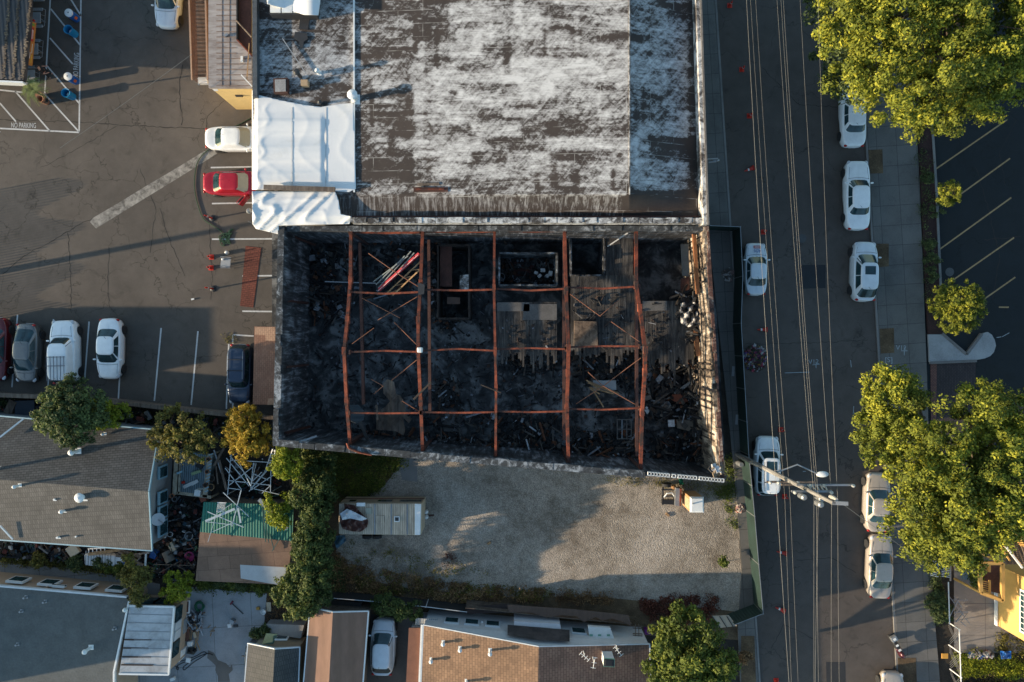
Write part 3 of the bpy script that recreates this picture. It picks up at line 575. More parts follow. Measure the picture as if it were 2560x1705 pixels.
sheet_=MB().prism(px2([(1436,802),(1492,804),(1495,868),(1435,866)],3.05),2.85,3.1).build('mattress',streaky('burnt_mattress',(.05,.035,.025),(.16,.11,.075),(.25,.18,.13),2,2,1)); tag(sheet_,'scorched brown mattress on the plank floor below the fourth frame','mattress')
def room(label,x0,y0,x1,y1,z,m=CHAR,skip=()):
    k=thing('burned_room',label,'room',P((x0+x1)/2,(y0+y1)/2,0)); c=[(x0,y0),(x1,y0),(x1,y1),(x0,y1)]
    for i in range(4):
        if i in skip: continue
        mb=MB(); a=c[i]; b_=c[(i+1)%4]; n=8
        for j in range(n):
            p=(a[0]+(b_[0]-a[0])*j/n,a[1]+(b_[1]-a[1])*j/n); q=(a[0]+(b_[0]-a[0])*(j+1)/n,a[1]+(b_[1]-a[1])*(j+1)/n)
            wallseg(mb,p,q,.12,.03,z-rnd.uniform(0,.35),z)
        mb.build('partition',m,k)
    return k
room('burned out room with pale wall tops full of white debris in the middle bay',1248,632,1393,712,2.9,streaky('ashen_board',(.012,.013,.014),(.10,.11,.12),(.32,.36,.4),2,2,1,.42,.62))
room('dark burned room north of the plank floor in the fourth bay',1428,592,1512,688,3.1)
room('long dark burned loft frame in the second bay',1094,612,1172,796,3.0,MC['charred_timber'])
tag(MB().prism(px2([(1100,616),(1130,616),(1130,716),(1100,716)],2.6),2.5,2.6).build('loft_panel',RUSTD),'dark brown panel inside the long loft frame','panel')
tag(MB().prism(px2([(1118,742),(1150,744),(1150,760),(1118,760)],2.2),2.0,2.25).build('carton',mat('dull_brown',(.12,.07,.05),.8,.3,3)),'small brown carton in the south end of the loft frame','carton')
tag(MB().prism(px2([(1150,688),(1172,686),(1171,724),(1149,724)],2.9),2.5,2.9).build('locker',MC['peeling_white']),'scorched white locker at the east side of the loft frame','locker')
tag(MB().prism(px2([(1284,652),(1340,664),(1334,690),(1286,688)],.3),.05,.1).build('red_rug',mat('dull_red_cloth',(.10,.035,.03),.9,.4,3)),'dull red rug on the floor of the white-walled burned room','rug')
for i,(x,y,s,lab) in enumerate(((1357,676,.35,'in the middle'),(1349,690,.3,'at the west end'),(1376,684,.38,'at the east end'),(1368,690,.26,'at the south edge'),(1340,682,.28,'beside the rug'))):
    tag(MB().box(P(x,y,.4),(s,s*.8,.35),i*.7).build('paper_box',WHITE,bevel=.03),f'small white box {lab} of the box heap in the burned room','box','white boxes in the burned room')
tag(MB().tube([(P(1253+9*math.cos(a),692,0.5)[0],P(1253,692+9*math.sin(a),.5)[1],.5) for a in [i*math.pi/8 for i in range(17)]],.03,5).build('bicycle_wheel',GREY),'bare bicycle wheel in the west corner of the white-walled room','wheel')
# debris as stuff
SCR=scrapmat('burnt_scrap',[(0,(.012,.012,.013)),(.42,(.03,.028,.027)),(.62,(.05,.035,.025)),(.75,(.09,.08,.07)),(.86,(.12,.045,.02)),(.92,(.25,.26,.28)),(.98,(.5,.52,.55))])
def debris(name,label,poly,z,n,s0,s1,m,hh=.6,long=.3):
    xs=[p[0] for p in poly]; ys=[p[1] for p in poly]; mb=MB(); c=0
    def inside(x,y):
        r=False; j=len(poly)-1
        for i in range(len(poly)):
            if (poly[i][1]>y)!=(poly[j][1]>y) and x<(poly[j][0]-poly[i][0])*(y-poly[i][1])/(poly[j][1]-poly[i][1])+poly[i][0]: r=not r
            j=i
        return r
    while c<n:
        x=rnd.uniform(min(xs),max(xs)); y=rnd.uniform(min(ys),max(ys))
        if not inside(x,y): continue
        s=rnd.uniform(s0,s1); q=P(x,y,z+rnd.uniform(.02,hh)); lg=rnd.random()<long
        mb.box(q,(s*(3.5 if lg else 1),s*(.3 if lg else rnd.uniform(.4,1)),s*rnd.uniform(.1,.7)),rnd.uniform(0,3.1),rnd.uniform(-.5,.5),rnd.uniform(-.4,.4)); c+=1
    o=mb.build(name,m); return tag(o,label,name.replace('_',' '),kind='stuff')
debris('debris','charred debris heaped south of the street side plank floor',[(1610,880),(1735,880),(1745,1040),(1720,1070),(1610,1040)],0,620,.12,.5,SCR,1.0)
debris('debris','black debris in the southeast corner of the burned floor',[(1640,1090),(1740,1080),(1760,1170),(1615,1165)],0,220,.1,.35,SCR,.4)
debris('debris','burned debris spilled below the ragged plank edge in the fourth bay',[(1430,885),(1580,885),(1585,960),(1440,950)],0,300,.1,.45,SCR,.6)
debris('debris','burned odds and ends inside the white-walled room',[(1252,636),(1388,636),(1388,708),(1252,708)],0,240,.1,.35,SCR,.4)
debris('debris','charred wreckage along the south wall of the fourth bay',[(1430,1080),(1590,1080),(1590,1170),(1430,1150)],0,300,.1,.5,SCR,.6,.5)
debris('debris','black heap in the southern part of the second bay',[(1090,950),(1150,955),(1145,1015),(1090,1010)],0,150,.12,.4,SCR,.5)
debris('debris','burned things piled along the west wall floor',[(780,640),(860,720),(850,800),(775,800)],0,170,.1,.45,SCR,.5)
debris('debris','charred scraps in the northwest corner of the burned floor',[(770,590),(870,590),(870,690),(770,690)],0,130,.1,.4,SCR,.4)
debris('debris','scattered charred bits across the middle bay floor',[(1250,890),(1400,900),(1390,930),(1260,930)],0,110,.1,.35,SCR,.3)
debris('debris','charred bits at the foot of the loft frame',[(1095,795),(1150,795),(1130,840),(1100,830)],0,60,.1,.3,SCR,.3)
debris('debris','burned junk against the north wall in the second bay',[(1070,590),(1090,590),(1090,800),(1075,800)],0,80,.1,.4,SCR,.6)
debris('debris','blackened wreckage along the south wall in the second bay',[(890,1075),(1040,1090),(1040,1130),(890,1110)],0,160,.1,.5,SCR,.5,.5)
debris('debris','tangle of burned timber against the middle of the street wall',[(1700,735),(1745,735),(1765,850),(1735,860)],2.2,170,.12,.55,SCR,1.5,.5)
debris('debris','burned boards standing along the inside of the street wall',[(1715,860),(1750,860),(1775,1160),(1740,1160)],0,240,.12,.5,SCR,2.6,.6)
FD=scrapmat('fine_char',[(0,(.008,.008,.009)),(.5,(.03,.03,.032)),(.75,(.07,.07,.075)),(.88,(.06,.035,.025)),(.95,(.2,.21,.23))])
debris('debris','fine ash and charred chips strewn over the western bays',[(775,580),(1235,580),(1235,1120),(775,1095)],0,1300,.05,.22,FD,.15,.3)
debris('debris','fine ash and charred chips strewn over the eastern bays',[(1245,880),(1735,880),(1755,1160),(1245,1130)],0,1300,.05,.24,FD,.25,.3)
debris('debris','charred lath and wire along the north wall',[(880,572),(1590,572),(1590,600),(880,600)],0,260,.08,.35,SCR,1.6,.6)
debris('debris','charred lath hanging along the south wall of the shell',[(880,1085),(1600,1125),(1600,1150),(880,1110)],0,280,.08,.4,SCR,1.8,.6)
debris('debris','charred scraps lying on the middle bay plank floor',[(1245,800),(1390,800),(1390,880),(1245,880)],2.8,60,.05,.2,FD,.1,.4)
debris('debris','charred scraps lying on the street side plank floors',[(1430,700),(1735,760),(1735,880),(1430,870)],2.8,150,.05,.25,FD,.15,.4)
debris('debris','black burned furniture remains in the northwest and second bay',[(885,600),(1050,600),(1050,720),(885,760)],0,150,.08,.4,SCR,.4,.3)
debris('debris','black heaps of ash and timber in the southern middle bays',[(1060,1020),(1400,1040),(1400,1125),(1060,1105)],0,320,.08,.42,SCR,.4,.4)
# distinct items inside the shell
def flat(name,label,pts,z,th,m,cat,bev=0): return tag(MB().prism(px2(pts,z+th),z,z+th).build(name,m,bevel=bev),label,cat)
flat('white_board','white board table top holding loose planks in the fourth bay',[(1482,951),(1540,951),(1541,975),(1484,977)],.75,.05,mat('dull_white',(.3,.31,.31),.6,.15,2),'table top')
flat('door_panel','white framed door lying in the northwest part of the floor',[(836,646),(887,645),(888,667),(838,672)],.1,.05,mat('dull_white2',(.3,.29,.28),.6,.2,2),'door')
flat('sofa_frame','tan scorched cushion box in the southeast corner of the floor',[(1691,1050),(1733,1050),(1733,1072),(1724,1078),(1694,1070)],.5,.35,mat('scorched_tan',(.2,.16,.12),.8,.35,2),'cushion')
flat('paper_block','small white block near the fifth frame on the burned floor',[(1613,1024),(1628,1023),(1628,1035),(1614,1035)],.3,.3,WHITE,'block')
flat('rust_sheet','rust orange metal sheet in the debris by the street wall',[(1680,987),(1700,985),(1722,1003),(1700,1010),(1680,1000)],.9,.04,mat('dull_orange',(.16,.045,.022),.8,.3,3),'metal sheet')
flat('concrete_block_slab','grey concrete slab in the southern second bay',[(1100,1035),(1150,1035),(1152,1080),(1110,1078)],.1,.1,PLY,'slab')
# crumpled white roofing sheet near east wall
o=sheet('crumpled_sheet',[(1702,760),(1712,753),(1740,756),(1744,790),(1735,812),(1722,818),(1703,808),(1700,785)],lambda x,y:3.4+.35*math.sin(x/4+y/7)+.25*math.sin(y/3.3-x/5),mat('crumpled_white',(.45,.44,.43),.5,.45,4),4,None,None,'crumpled pale metal sheet hanging over the plank floor at the street wall','metal sheet'); o.modifiers.new('s','SOLIDIFY').thickness=.03
o=sheet('silver_tarp',[(1655,1005),(1672,1003),(1682,1020),(1672,1034),(1658,1032),(1650,1018)],lambda x,y:.9+.2*math.sin(x/3+y/4),GREYM,4,None,None,'crumpled silver sheet in the debris east of the fifth frame','metal sheet'); o.modifiers.new('s','SOLIDIFY').thickness=.03
o=sheet('hanging_roof_piece',[(958,960),(968,948),(985,955),(990,985),(1000,990),(1010,1005),(1018,1040),(1030,1048),(1022,1058),(1005,1040),(1012,1075),(1008,1088),(990,1078),(941,1074),(941,1032),(963,1018),(975,1003),(960,985)],lambda x,y:4.0-.012*(y-960)+.15*math.sin(x/5)+.1*math.sin(y/9),WOOD,5,None,None,'large torn flap of plywood roofing hanging inside the second bay','roofing flap'); o.modifiers.new('s','SOLIDIFY').thickness=.05
o=sheet('hanging_felt',[(866,1014),(895,1012),(912,1028),(910,1050),(890,1058),(868,1048)],lambda x,y:5.9-.02*(x-866)+.1*math.sin(y/4),mat('blue_grey_felt',(.04,.052,.06),.8,.3,3),4,None,None,'grey felt sheet draped over the first frame','felt'); o.modifiers.new('s','SOLIDIFY').thickness=.04
tag(MB().beam(P(893,1038,5),P(918,1098,3.2),.22,.05).build('hanging_board',PLY),'narrow pale board hanging below the draped felt sheet','board')
tag(MB().beam(P(941,1012,4.4),P(944,1050,4.4),.14,.05).build('board',WOOD),'short upright brown board beside the torn plywood flap','board')
tag(MB().beam(P(1034,998,6.9),P(1078,955,7.1),.12,.12).build('charred_beam',MC['charred_timber']),'charred timber leaning across the second frame','timber')
tag(MB().beam(P(1202,962,6.9),P(1252,982,7.0),.07,.07).build('charred_beam',MC['charred_timber']),'thin charred timber leaning across the middle frame','timber')
tag(MB().beam(P(1755,966,6.2),P(1790,980,6.2),.16,.2).build('charred_beam',MC['charred_timber']),'black charred timber poking through the street wall top','timber')
tag(MB().tube([P(868,1108,6.2),P(872,1120,6.25),P(895,1130,6.3),P(929,1138,6.32)],[.09,.09,.08,.05],8).build('bent_pipe',RUST),'bent rusty pipe hooked over the south wall coping','pipe')
tag(MB().beam(P(737,1109,6.1),P(792,1090,5.4),.12,.05).build('loose_board',GREY),'pale loose board leaning on the southwest inner wall','board')
tag(MB().beam(P(1519,616,4.4),P(1570,582,5.2),.08,.08).build('pale_rod',GREY),'pale rod leaning in the northeast of the fourth bay','rod')
tag(MB().beam(P(812,704,3),P(940,708,2.6),.07,.06).build('pale_rod',GREY),'long thin grey rod across the first bay','rod')
for i,(a,b_) in enumerate((((946,720),(1028,628)),((956,722),(1036,632)),((934,704),(1020,640)),((940,712),(1012,640)))):
    tag(MB().tube([P(*a,4.5),P(*b_,5.5)],.05,6).build('conduit_pipe',mat('dull_grey',(.16,.19,.19),.5,.2,3)),'dull grey pipe in the bundle leaning beside the red rail','pipe','grey pipes leaning beside the red rail')
k=thing('red_rail','bright red steel rail leaning in the first bay','rail',P(948,722,4.4)); MB().beam(P(948,724,4.5),P(1048,634,5.7),.22,.1).build('rail',mat('bright_red',(.42,.01,.025),.5,.2,3),k); MB().beam(P(946,727,4.55),P(1046,637,5.75),.05,.14).build('rail_edge',mat('pink_edge',(.5,.25,.25),.5,.2,3),k)
k=thing('wooden_truss','light wooden truss ladder leaning beside the red rail','truss',P(975,730,4.2))
MB().beam(P(965,735,4.2),P(1050,655,5.2),.09,.05).build('chord',TAN,k); MB().beam(P(982,738,4.2),P(1054,670,5.2),.09,.05).build('chord',TAN,k)
for i in range(4): 
    t_=i/4; a=(965+85*t_,735-80*t_); b_=(982+72*(t_+.2),738-68*(t_+.2)); MB().beam(P(*a,4.2+t_),P(*b_,4.2+t_),.05,.05).build('strut',TAN,k)
for i,(a,b_) in enumerate((((1467,952),(1548,984)),((1470,957),(1540,983)),((1472,968),(1535,985)),((1466,950),(1500,975)),((1478,968),(1509,1018)),((1475,972),(1500,985)))):
    tag(MB().beam(P(*a,.9+.05*i),P(*b_,.92+.05*i),.1,.04).build('loose_plank',TAN),'tan plank in the loose stack on the white board table','plank','tan planks stacked on the white board')
k=thing('window_frame_stack','charred metal window frame standing on the floor beside the fifth frame','window frame',P(1562,1070,0))
for x in (1543,1555,1567,1578): MB().beam(P(x,1048,1.2),P(x,1098,1.2),.06,.06).build('bar',GREYM if x==1555 else PLY,k)
for y in (1049,1073,1097): MB().beam(P(1543,y,1.22),P(1578,y,1.22),.06,.06).build('bar',PLY,k)
for x in (1296,1328): tag(MB().beam(P(x,1030 if x>1300 else 1060,.12),P(x,1128,.12),.1,.08).build('floor_rail',RUSTD),f'rusty rail on the middle bay floor, {"longer" if x>1300 else "shorter"} one','rail')
tag(MB().box(P(1050,875,7.6),(.35,.35,.35)).build('lamp_head',WHITE,bevel=.08),'white floodlight fixed on the ridge of the second frame','floodlight')
tag(MB().prism(px2([(1044,706),(1062,712),(1060,735),(1046,738)],6.7),6.5,6.75).build('gusset',DARK),'black scorched gusset on the second frame','gusset plate')
# street wall windows / orange board pieces inside
tag(MB().beam(P(1733,560,4.6),P(1744,735,4.6),.22,.3).build('inner_beam',mat('orange_timber',(.22,.09,.035),.8,.4,3)),'brown timber beam along the north inside of the street wall','beam')
tag(MB().beam(P(1738,830,3.6),P(1746,890,3.6),.3,.1).build('inner_beam',MC['orange_timber']),'short brown timber on the plank floor beside the street wall','beam')
flat('pale_partition','pale blue grey partition top by the northeast corner',[(1702,610),(1722,610),(1722,690),(1706,690)],2.6,.1,mat('slate_board',(.09,.11,.12),.7,.3,2),'panel')
flat('red_brown_partition','red brown panel at the north of the street side plank floor',[(1702,698),(1724,690),(1724,740),(1702,745)],2.7,.1,RUSTD,'panel')
# ---------------- vehicles ----------------
def paint(name,c,metal=.3,rough=.32):
    if name in MC: return MC[name]
    m,t,b=nodes(name); v=coords(t); n=noise(t,v,2.5,4); t.links.new(ramp(t,n,[(.3,tuple(x*.88 for x in c)),(.7,c)]),b.inputs['Base Color'])
    b.inputs['Metallic'].default_value=metal; t.links.new(ramp(t,noise(t,v,6,4),[(.3,rough*.8),(.7,rough*1.5)]),b.inputs['Roughness']); b.inputs['Coat Weight'].default_value=.6; b.inputs['Coat Roughness'].default_value=.08
    MC[name]=m; return m
KINDS={ # L,W, windscreen base, roof front, roof rear, rear base (fractions from nose), hood z nose, cowl z, belt z, tail z, roof z, nose n
 'sedan':(4.75,1.80,.27,.41,.69,.84,.72,.95,.95,1.02,1.44,3.6),
 'boxsedan':(4.9,1.80,.285,.39,.70,.80,.80,.95,.95,1.0,1.42,7),
 'hatch':(4.45,1.74,.20,.40,.68,.93,.70,.98,.98,1.15,1.48,3.4),
 'crossover':(4.5,1.82,.22,.38,.80,.955,.80,1.05,1.05,1.15,1.66,3.6),
 'suv':(4.75,1.86,.27,.37,.93,.985,.95,1.12,1.12,1.15,1.76,6),
 'minisuv':(4.4,1.78,.24,.34,.93,.985,.9,1.08,1.08,1.12,1.74,6),
 'pickup':(4.9,1.8,.27,.37,.55,.60,.95,1.05,1.05,1.05,1.7,7)}
CARN=[0]
def car(name,label,px,py,head,kind,pm,Ls=1.0,roofm=None,shade=None,rack=None,sunroof=False,cat='car',doors_open=False,Ws=1.0,zc=.9):
    L,W,a,b,c,d,zn,zw,zb,zt,zR,nn=KINDS[kind]; L*=Ls; W*=Ws
    x,y,_=P(px,py,zc); k=thing(name,label,cat,(x,y,.006),R(head),'parked vehicles'); del k['group']
    xs=lambda f:L/2-f*L
    n1=nn; M_=72
    def top(X):
        f=(L/2-X)/L
        if f<a: t_=f/a; return zn+(zw-zn)*(t_**.55)
        if f<d: return zw+(zb-zw)*(f-a)/(d-a)
        t_=(f-d)/max(1e-3,1-d); return zb+(zt-zb)*min(1,t_)-.05*t_**3
    arch=[L/2-.17*L,-L/2+.19*L]; wr_=.37
    def ring(sx,sy,zf):
        o=[]
        for i in range(M_):
            t_=2*math.pi*i/M_; cx,sy_=math.cos(t_),math.sin(t_); q=2/n1
            X=L/2*sx*math.copysign(abs(cx)**q,cx); Y=W/2*sy*math.copysign(abs(sy_)**(2/5.0),sy_)
            Y*=1-.05*max(0,(abs(X)/(L/2)))**4
            o.append((X,Y,zf(X,Y)))
        return o
    def zbot(X,Y):
        z=.24
        for ax in arch:
            dd=abs(X-ax)
            if dd<wr_+.03 and abs(Y)>W*.3: z=max(z,.30+math.sqrt(max(0,(wr_+.03)**2-dd*dd)))
        return z
    rings=[ring(.93,.9,lambda X,Y:.24),ring(.97,.99,zbot),ring(1,1,lambda X,Y:max(.5,zbot(X,Y)+.02)),ring(.995,1,lambda X,Y:max(.62,zbot(X,Y)+.06)),ring(.985,.985,lambda X,Y:top(X)-.09),ring(.97,.95,lambda X,Y:top(X)-.025),ring(.95,.90,lambda X,Y:top(X)),ring(.93,.6,lambda X,Y:top(X)+.02),ring(.92,.3,lambda X,Y:top(X)+.03),ring(.915,.02,lambda X,Y:top(X)+.032)]
    mb=MB(); vs=[p for r_ in rings for p in r_]; fs=[tuple(range(M_-1,-1,-1))]
    for j in range(len(rings)-1):
        for i in range(M_): fs.append((j*M_+i,j*M_+(i+1)%M_,(j+1)*M_+(i+1)%M_,(j+1)*M_+i))
    fs.append(tuple((len(rings)-1)*M_+i for i in range(M_)))
    mb.add(vs,fs)
    body=mb.build('body',pm,k,False,True)
    # greenhouse
    gb=(xs(a),xs(d),W/2*.90,zw-.01); gt=(xs(b),xs(c),W/2*(.70 if kind not in('suv','minisuv') else .76),zR-.045); ng=5.0
    def gp(t_,ang=None,X=None,Y=None,off=0,side=None):
        f=gb[0]+(gt[0]-gb[0])*t_; r=gb[1]+(gt[1]-gb[1])*t_; hy=gb[2]+(gt[2]-gb[2])*t_; z=gb[3]+(gt[3]-gb[3])*t_
        cxx=(f+r)/2; hx=(f-r)/2
        if ang is not None:
            cc,ss=math.cos(ang),math.sin(ang); return (cxx+hx*math.copysign(abs(cc)**(2/ng),cc),hy*math.copysign(abs(ss)**(2/ng),ss),z)
        if side in('F','R'):
            xx=hx*(1-abs(Y)**ng)**(1/ng)*(1 if side=='F' else -1); return (cxx+xx+(off if side=='F' else -off),Y*hy,z+off)
        yy=hy*(1-abs(X)**ng)**(1/ng)*(1 if side=='L' else -1); return (cxx+X*hx,yy+(off if side=='L' else -off),z+off*.3)
    mb=MB(); rg=[]
    for t_ in (0,.33,.66,1): rg.append([gp(t_,2*math.pi*i/M_) for i in range(M_)])
    cxx=(gt[0]+gt[1])/2
    for s_,dz in ((.95,.025),(.8,.04),(.4,.05),(.02,.052)): rg.append([(cxx+(p[0]-cxx)*s_,p[1]*s_,gt[3]+dz) for p in rg[3]])
    vs=[p for r_ in rg for p in r_]; fs=[]
    for j in range(len(rg)-1):
        for i in range(M_): fs.append((j*M_+i,j*M_+(i+1)%M_,(j+1)*M_+(i+1)%M_,(j+1)*M_+i))
    fs.append(tuple((len(rg)-1)*M_+i for i in range(M_)))
    mb.add(vs,fs).build('roof',roofm or pm,k,False,True)
    def pane(nm,side,r0,r1,t0=.1,t1=.93,m=GL,nu=10,off=.012):
        mb=MB(); vs=[]; fs=[]
        for j in range(5):
            t_=t0+(t1-t0)*j/4
            for i in range(nu+1):
                q=r0+(r1-r0)*i/nu; vs.append(gp(t_,Y=q,side=side,off=off) if side in'FR' else gp(t_,X=q,side=side,off=off))
        for j in range(4):
            for i in range(nu):
                f_=(j*(nu+1)+i,j*(nu+1)+i+1,(j+1)*(nu+1)+i+1,(j+1)*(nu+1)+i); fs.append(f_)
        o=mb.add(vs,fs).build(nm,m,k,False,True); 
        return o
    pane('windshield','F',-.92,.92,.06,.96,m=shade or GL); pane('rear_window','R',-.88,.88,.12,.92)
    long_=kind in('suv','minisuv'); segs=((-.86,-.42),(-.36,.18),(.24,.82)) if long_ else ((-.62,.0),(.05,.72)) if kind!='pickup' else ((-.7,.8),)
    for s_ in 'LR':
        for r0,r1 in segs: pane('side_window',s_,r0,r1,.14,.9,nu=6)
    for ax in arch:
        for s_ in(-1,1):
            wk=MB().lathe((ax,s_*(W/2-.09),.33),[(.2,-.1),(.31,-.1),(.33,-.07),(.33,.07),(.31,.1),(.2,.1)],18,'y').build('tyre',RUBBER,k,False,False)
            rm=MB().lathe((ax,s_*(W/2-.09),.33),[(.205,-.08),(.205,.08)],16,'y')
            for q in range(5): rm.box((ax,s_*(W/2-.005),.33),(.035,.02,.36),0,0,q*math.pi/5)
            rim=rm.build('rim',GREYM,k,False); rim.parent=wk
    HL=mat('headlight_lens',(.5,.52,.55),.12,.1,3,0); TL=mat('tail_lens',(.35,.008,.008),.25,.2,3)
    for s_ in(-1,1):
        hx=L/2*.93 if nn<5 else L/2*.965
        MB().ell((hx-.12,s_*(W/2-.27),top(hx-.1)-.10),(.20,.17,.09),14,8).build('headlight',HL,k,False,True)
        MB().ell((-L/2*.945 if nn<5 else -L/2*.968,s_*(W/2-.27),zt-.17),(.09,.14,.09),14,8).build('taillight',TL,k,False,True)
        MB().ell((xs(a)-.25,s_*(W/2+.07),zw+.03),(.07,.13,.08),10,6).build('mirror',pm,k,False,True)
    # panel gaps, bumper and plates
    mb=MB(); hz=[(xs(a)+.04+.10*(1-(yy/(W/2))**2),yy,top(xs(a)+.1)+.034-.03*(abs(yy)/(W/2))**2) for yy in np.linspace(-W*.42,W*.42,11)]
    mb.tube(hz,.012,4)
    for s_ in(-1,1): mb.tube([(xs(a)+.02,s_*W*.41,top(xs(a)+.1)+.012),(L/2*.8,s_*W*.36,top(L/2*.8)+.02)],.009,4)
    mb.build('hood_gap',BLACK,k,False)
    MB().box((-L/2-.005,0,.55),(.02,.5,.13)).build('number_plate',WHITE,k,False); MB().box((L/2-.02,0,.38),(.06,W*.55,.14)).build('grille',DARK,k,False)
    if rack:
        for s_ in(-1,1): MB().beam((xs(b)-.25,s_*W*.31,zR+.06),(xs(c)+.2,s_*W*.31,zR+.06),.04,.04).build('roof_rail',rack,k,False)
        for f in (.3,.7): xx=xs(b)-.25+(xs(c)-xs(b)+.45)*f; MB().beam((xx,-W*.32,zR+.09),(xx,W*.32,zR+.09),.05,.03).build('roof_bar',BLACK,k,False)
    if sunroof is not False: MB().box((xs(b)-.55,0,zR+.008),(.62,.78,.025)).build('sunroof',GL,k,False,bevel=.01)
    MB().tube([(xs(c)+.12,.1,zR-.01),(xs(c)-.06,.1,zR+.22)],.012,5).build('antenna',BLACK,k,False)
    return k,L,W,top
CW=paint('white_car_paint',(.88,.9,.9),.0); CS=paint('silver_car_paint',(.66,.7,.73),.1); CG=paint('grey_car_paint',(.17,.17,.165),.6); CR=paint('red_car_paint',(.42,.006,.02),.2)
CD=paint('dark_red_paint',(.12,.006,.01),.2); CB=paint('dark_blue_paint',(.03,.05,.09),.5); CT=paint('tan_car_paint',(.46,.40,.34),.15)
SUNSH=mat('windscreen_sunshade',(.34,.33,.26),.5,.15,3)
car('sedan','silver sedan nosing south at the top of the parking lot, partly out of frame',417,-12,-93,'sedan',CS)
car('sedan','white sedan with its nose under the tarp covered roof edge',591,345,0,'sedan',CW,shade=SUNSH)
cr,L_,W_,_t=car('sedan','bright red sedan with its driver door open beside the tarp covered roof',586,457,0,'sedan',CR,shade=SUNSH)
dm=MB().beam((.95,-.92,.62),(.35,-1.62,.62),.10,.62); dm.tube([(.95,-.92,.95),(.7,-1.12,1.28),(.3,-1.55,1.25),(.35,-1.62,.95)],.03,5); dk=dm.build('open_door',CR,cr,False,bevel=.03)
MB().beam((.72,-1.1,1.08),(.36,-1.52,1.08),.02,.24).build('door_glass',GL,dk,False)
car('sedan','dark red car at the left edge of the row by the wooden fence',-14,873,-92,'sedan',CD)
car('hatchback','dark grey hatchback between the dark red car and the white roof rack vehicle',69,883,-92,'hatch',CG,zc=.7)
kw=car('suv','white four wheel drive with a ribbed roof rack in the row by the wooden fence',159,880,91,'suv',CW)[0]
mb=MB(); L=4.75
for i in range(6): mb.beam((-.3,-.62+i*.25,1.84),(-2.1,-.62+i*.25,1.84),.035,.04)
mb.beam((-.35,-.7,1.87),(-.35,.7,1.87),.05,.05); mb.beam((-1.0,-.7,1.87),(-1.0,.7,1.87),.05,.05); mb.build('roof_rack',mat('rack_grey',(.12,.13,.15),.5,.2,3),kw,False)
car('sedan','white sedan with a black glass roof line, rightmost of the row under the fence shade',271,872,-91,'sedan',CW,shade=GL,Ls=.96)
car('suv','dark blue estate vehicle with a roof rack parked beside the brown shingled lean to',600,935,-91,'suv',CB,rack=GREYM,Ls=.93,Ws=.93)
car('pickup','white vehicle half under the big tree at the top right kerb',2136,284,90,'boxsedan',CW)
car('station_wagon','white boxy old car parked at the east kerb below the big tree',2146,487,90,'boxsedan',CW,Ls=1.06)
car('crossover','silver crossover with a dark sunroof parked at the east kerb',2163,678,89,'crossover',CS,sunroof=True)
ca=car('taxi','silver advertising sedan parked against the green screened fence',1891,672,90,'sedan',CS,Ls=.83,Ws=.92)[0]
text('hood_text','ADS',.3,BLUE,ca,(1.34,-.05,.975),R(90),.004,False)
MB().box((1.62,-.05,.915),(.2,.52,.02)).build('hood_sticker',mat('sticker_red',(.4,.03,.03),.5,.1,3),ca,False); [MB().box((1.62+dx,-.05,.93),(.025,.42,.012)).build('sticker_line',WHITE,ca,False) for dx in (-.04,.03)]
car('minivan','white compact four wheel drive with a sunroof and roof bars under the utility pole',1919,1165,89,'minisuv',CW,rack=GREYM,sunroof=True,Ls=1.0)
car('sedan','champagne sedan under the big tree, northern one of the two at the kerb',2196,1257,88,'sedan',CT,Ls=.93)
car('sedan','tan sedan parked at the east kerb south of the champagne one',2203,1418,88,'sedan',CT)
car('crossover','silver grey crossover in the driveway beside the brown gable roof',957,1618,88,'crossover',CS,Ls=.93)
car('sedan','tan car with only its nose showing at the bottom edge by the east kerb',2232,1762,88,'sedan',CT)
car('suv','dark vehicle half hidden beside the blue grey gable roof at the bottom',640,1666,90,'hatch',CG,Ls=.8)
car('sedan','grey car roof peeking in at the bottom edge below the grassy plot',2470,1748,0,'hatch',CG)
# ---------------- trailer ----------------
k=thing('camper_trailer','long beige camper trailer with a stained ribbed roof and crumpled tarp on top','trailer',P(948,1290,0))
TRS=stripes('stained_trailer_roof',(.33,.25,.18),(.5,.4,.3),.13,0,.4,0,.7,.15); zt_=2.7
a0=px2([(847,1258),(1055,1258),(1053,1338),(846,1336)],zt_)
MB().prism(a0,.55,zt_).build('body',CREAM,k,bevel=.08)
MB().prism(px2([(849,1260),(1036,1260),(1034,1336),(848,1335)],zt_+.02),zt_-.02,zt_+.03).build('roof',TRS,k)
MB().prism(px2([(1037,1259),(1053,1260),(1051,1337),(1037,1337)],zt_),zt_-.03,zt_+.05).build('front_cap',WHITE,k,bevel=.03)
for x in (937,978,1018): MB().beam(P(x,1260,zt_+.04),P(x,1336,zt_+.04),.07,.04).build('roof_seam',GREYM,k)
for nm,p_,z0_,z1_,m_ in (('roof_vent',[(914,1270),(929,1270),(929,1285),(914,1285)],2.73,2.8,MC['windscreen_sunshade']),('roof_vent',[(985,1291),(999,1291),(999,1305),(985,1305)],2.73,2.9,WHITE),('air_box',[(891,1257),(912,1257),(912,1266),(891,1266)],2.73,2.95,WHITE),('hatch',[(939,1289),(961,1289),(961,1307),(939,1307)],2.73,2.77,TRS)):
    MB().prism(px2(p_,z1_),z0_,z1_).build(nm,m_,k,bevel=.02)
MB().prism(px2([(987.5,1293.5),(996.5,1293.5),(996.5,1302.5),(987.5,1302.5)],2.93),2.9,2.93).build('vent_fan',DARK,k)
yn=a0[0][1]; 
for xa,xb in ((868,884),(940,976),(996,1050)): A=P(xa,1258,zt_)[0]; B=P(xb,1258,zt_)[0]; MB().box(((A+B)/2,max(p[1] for p in a0)+.01,1.95),(B-A,.03,.5)).build('window',GL,k)
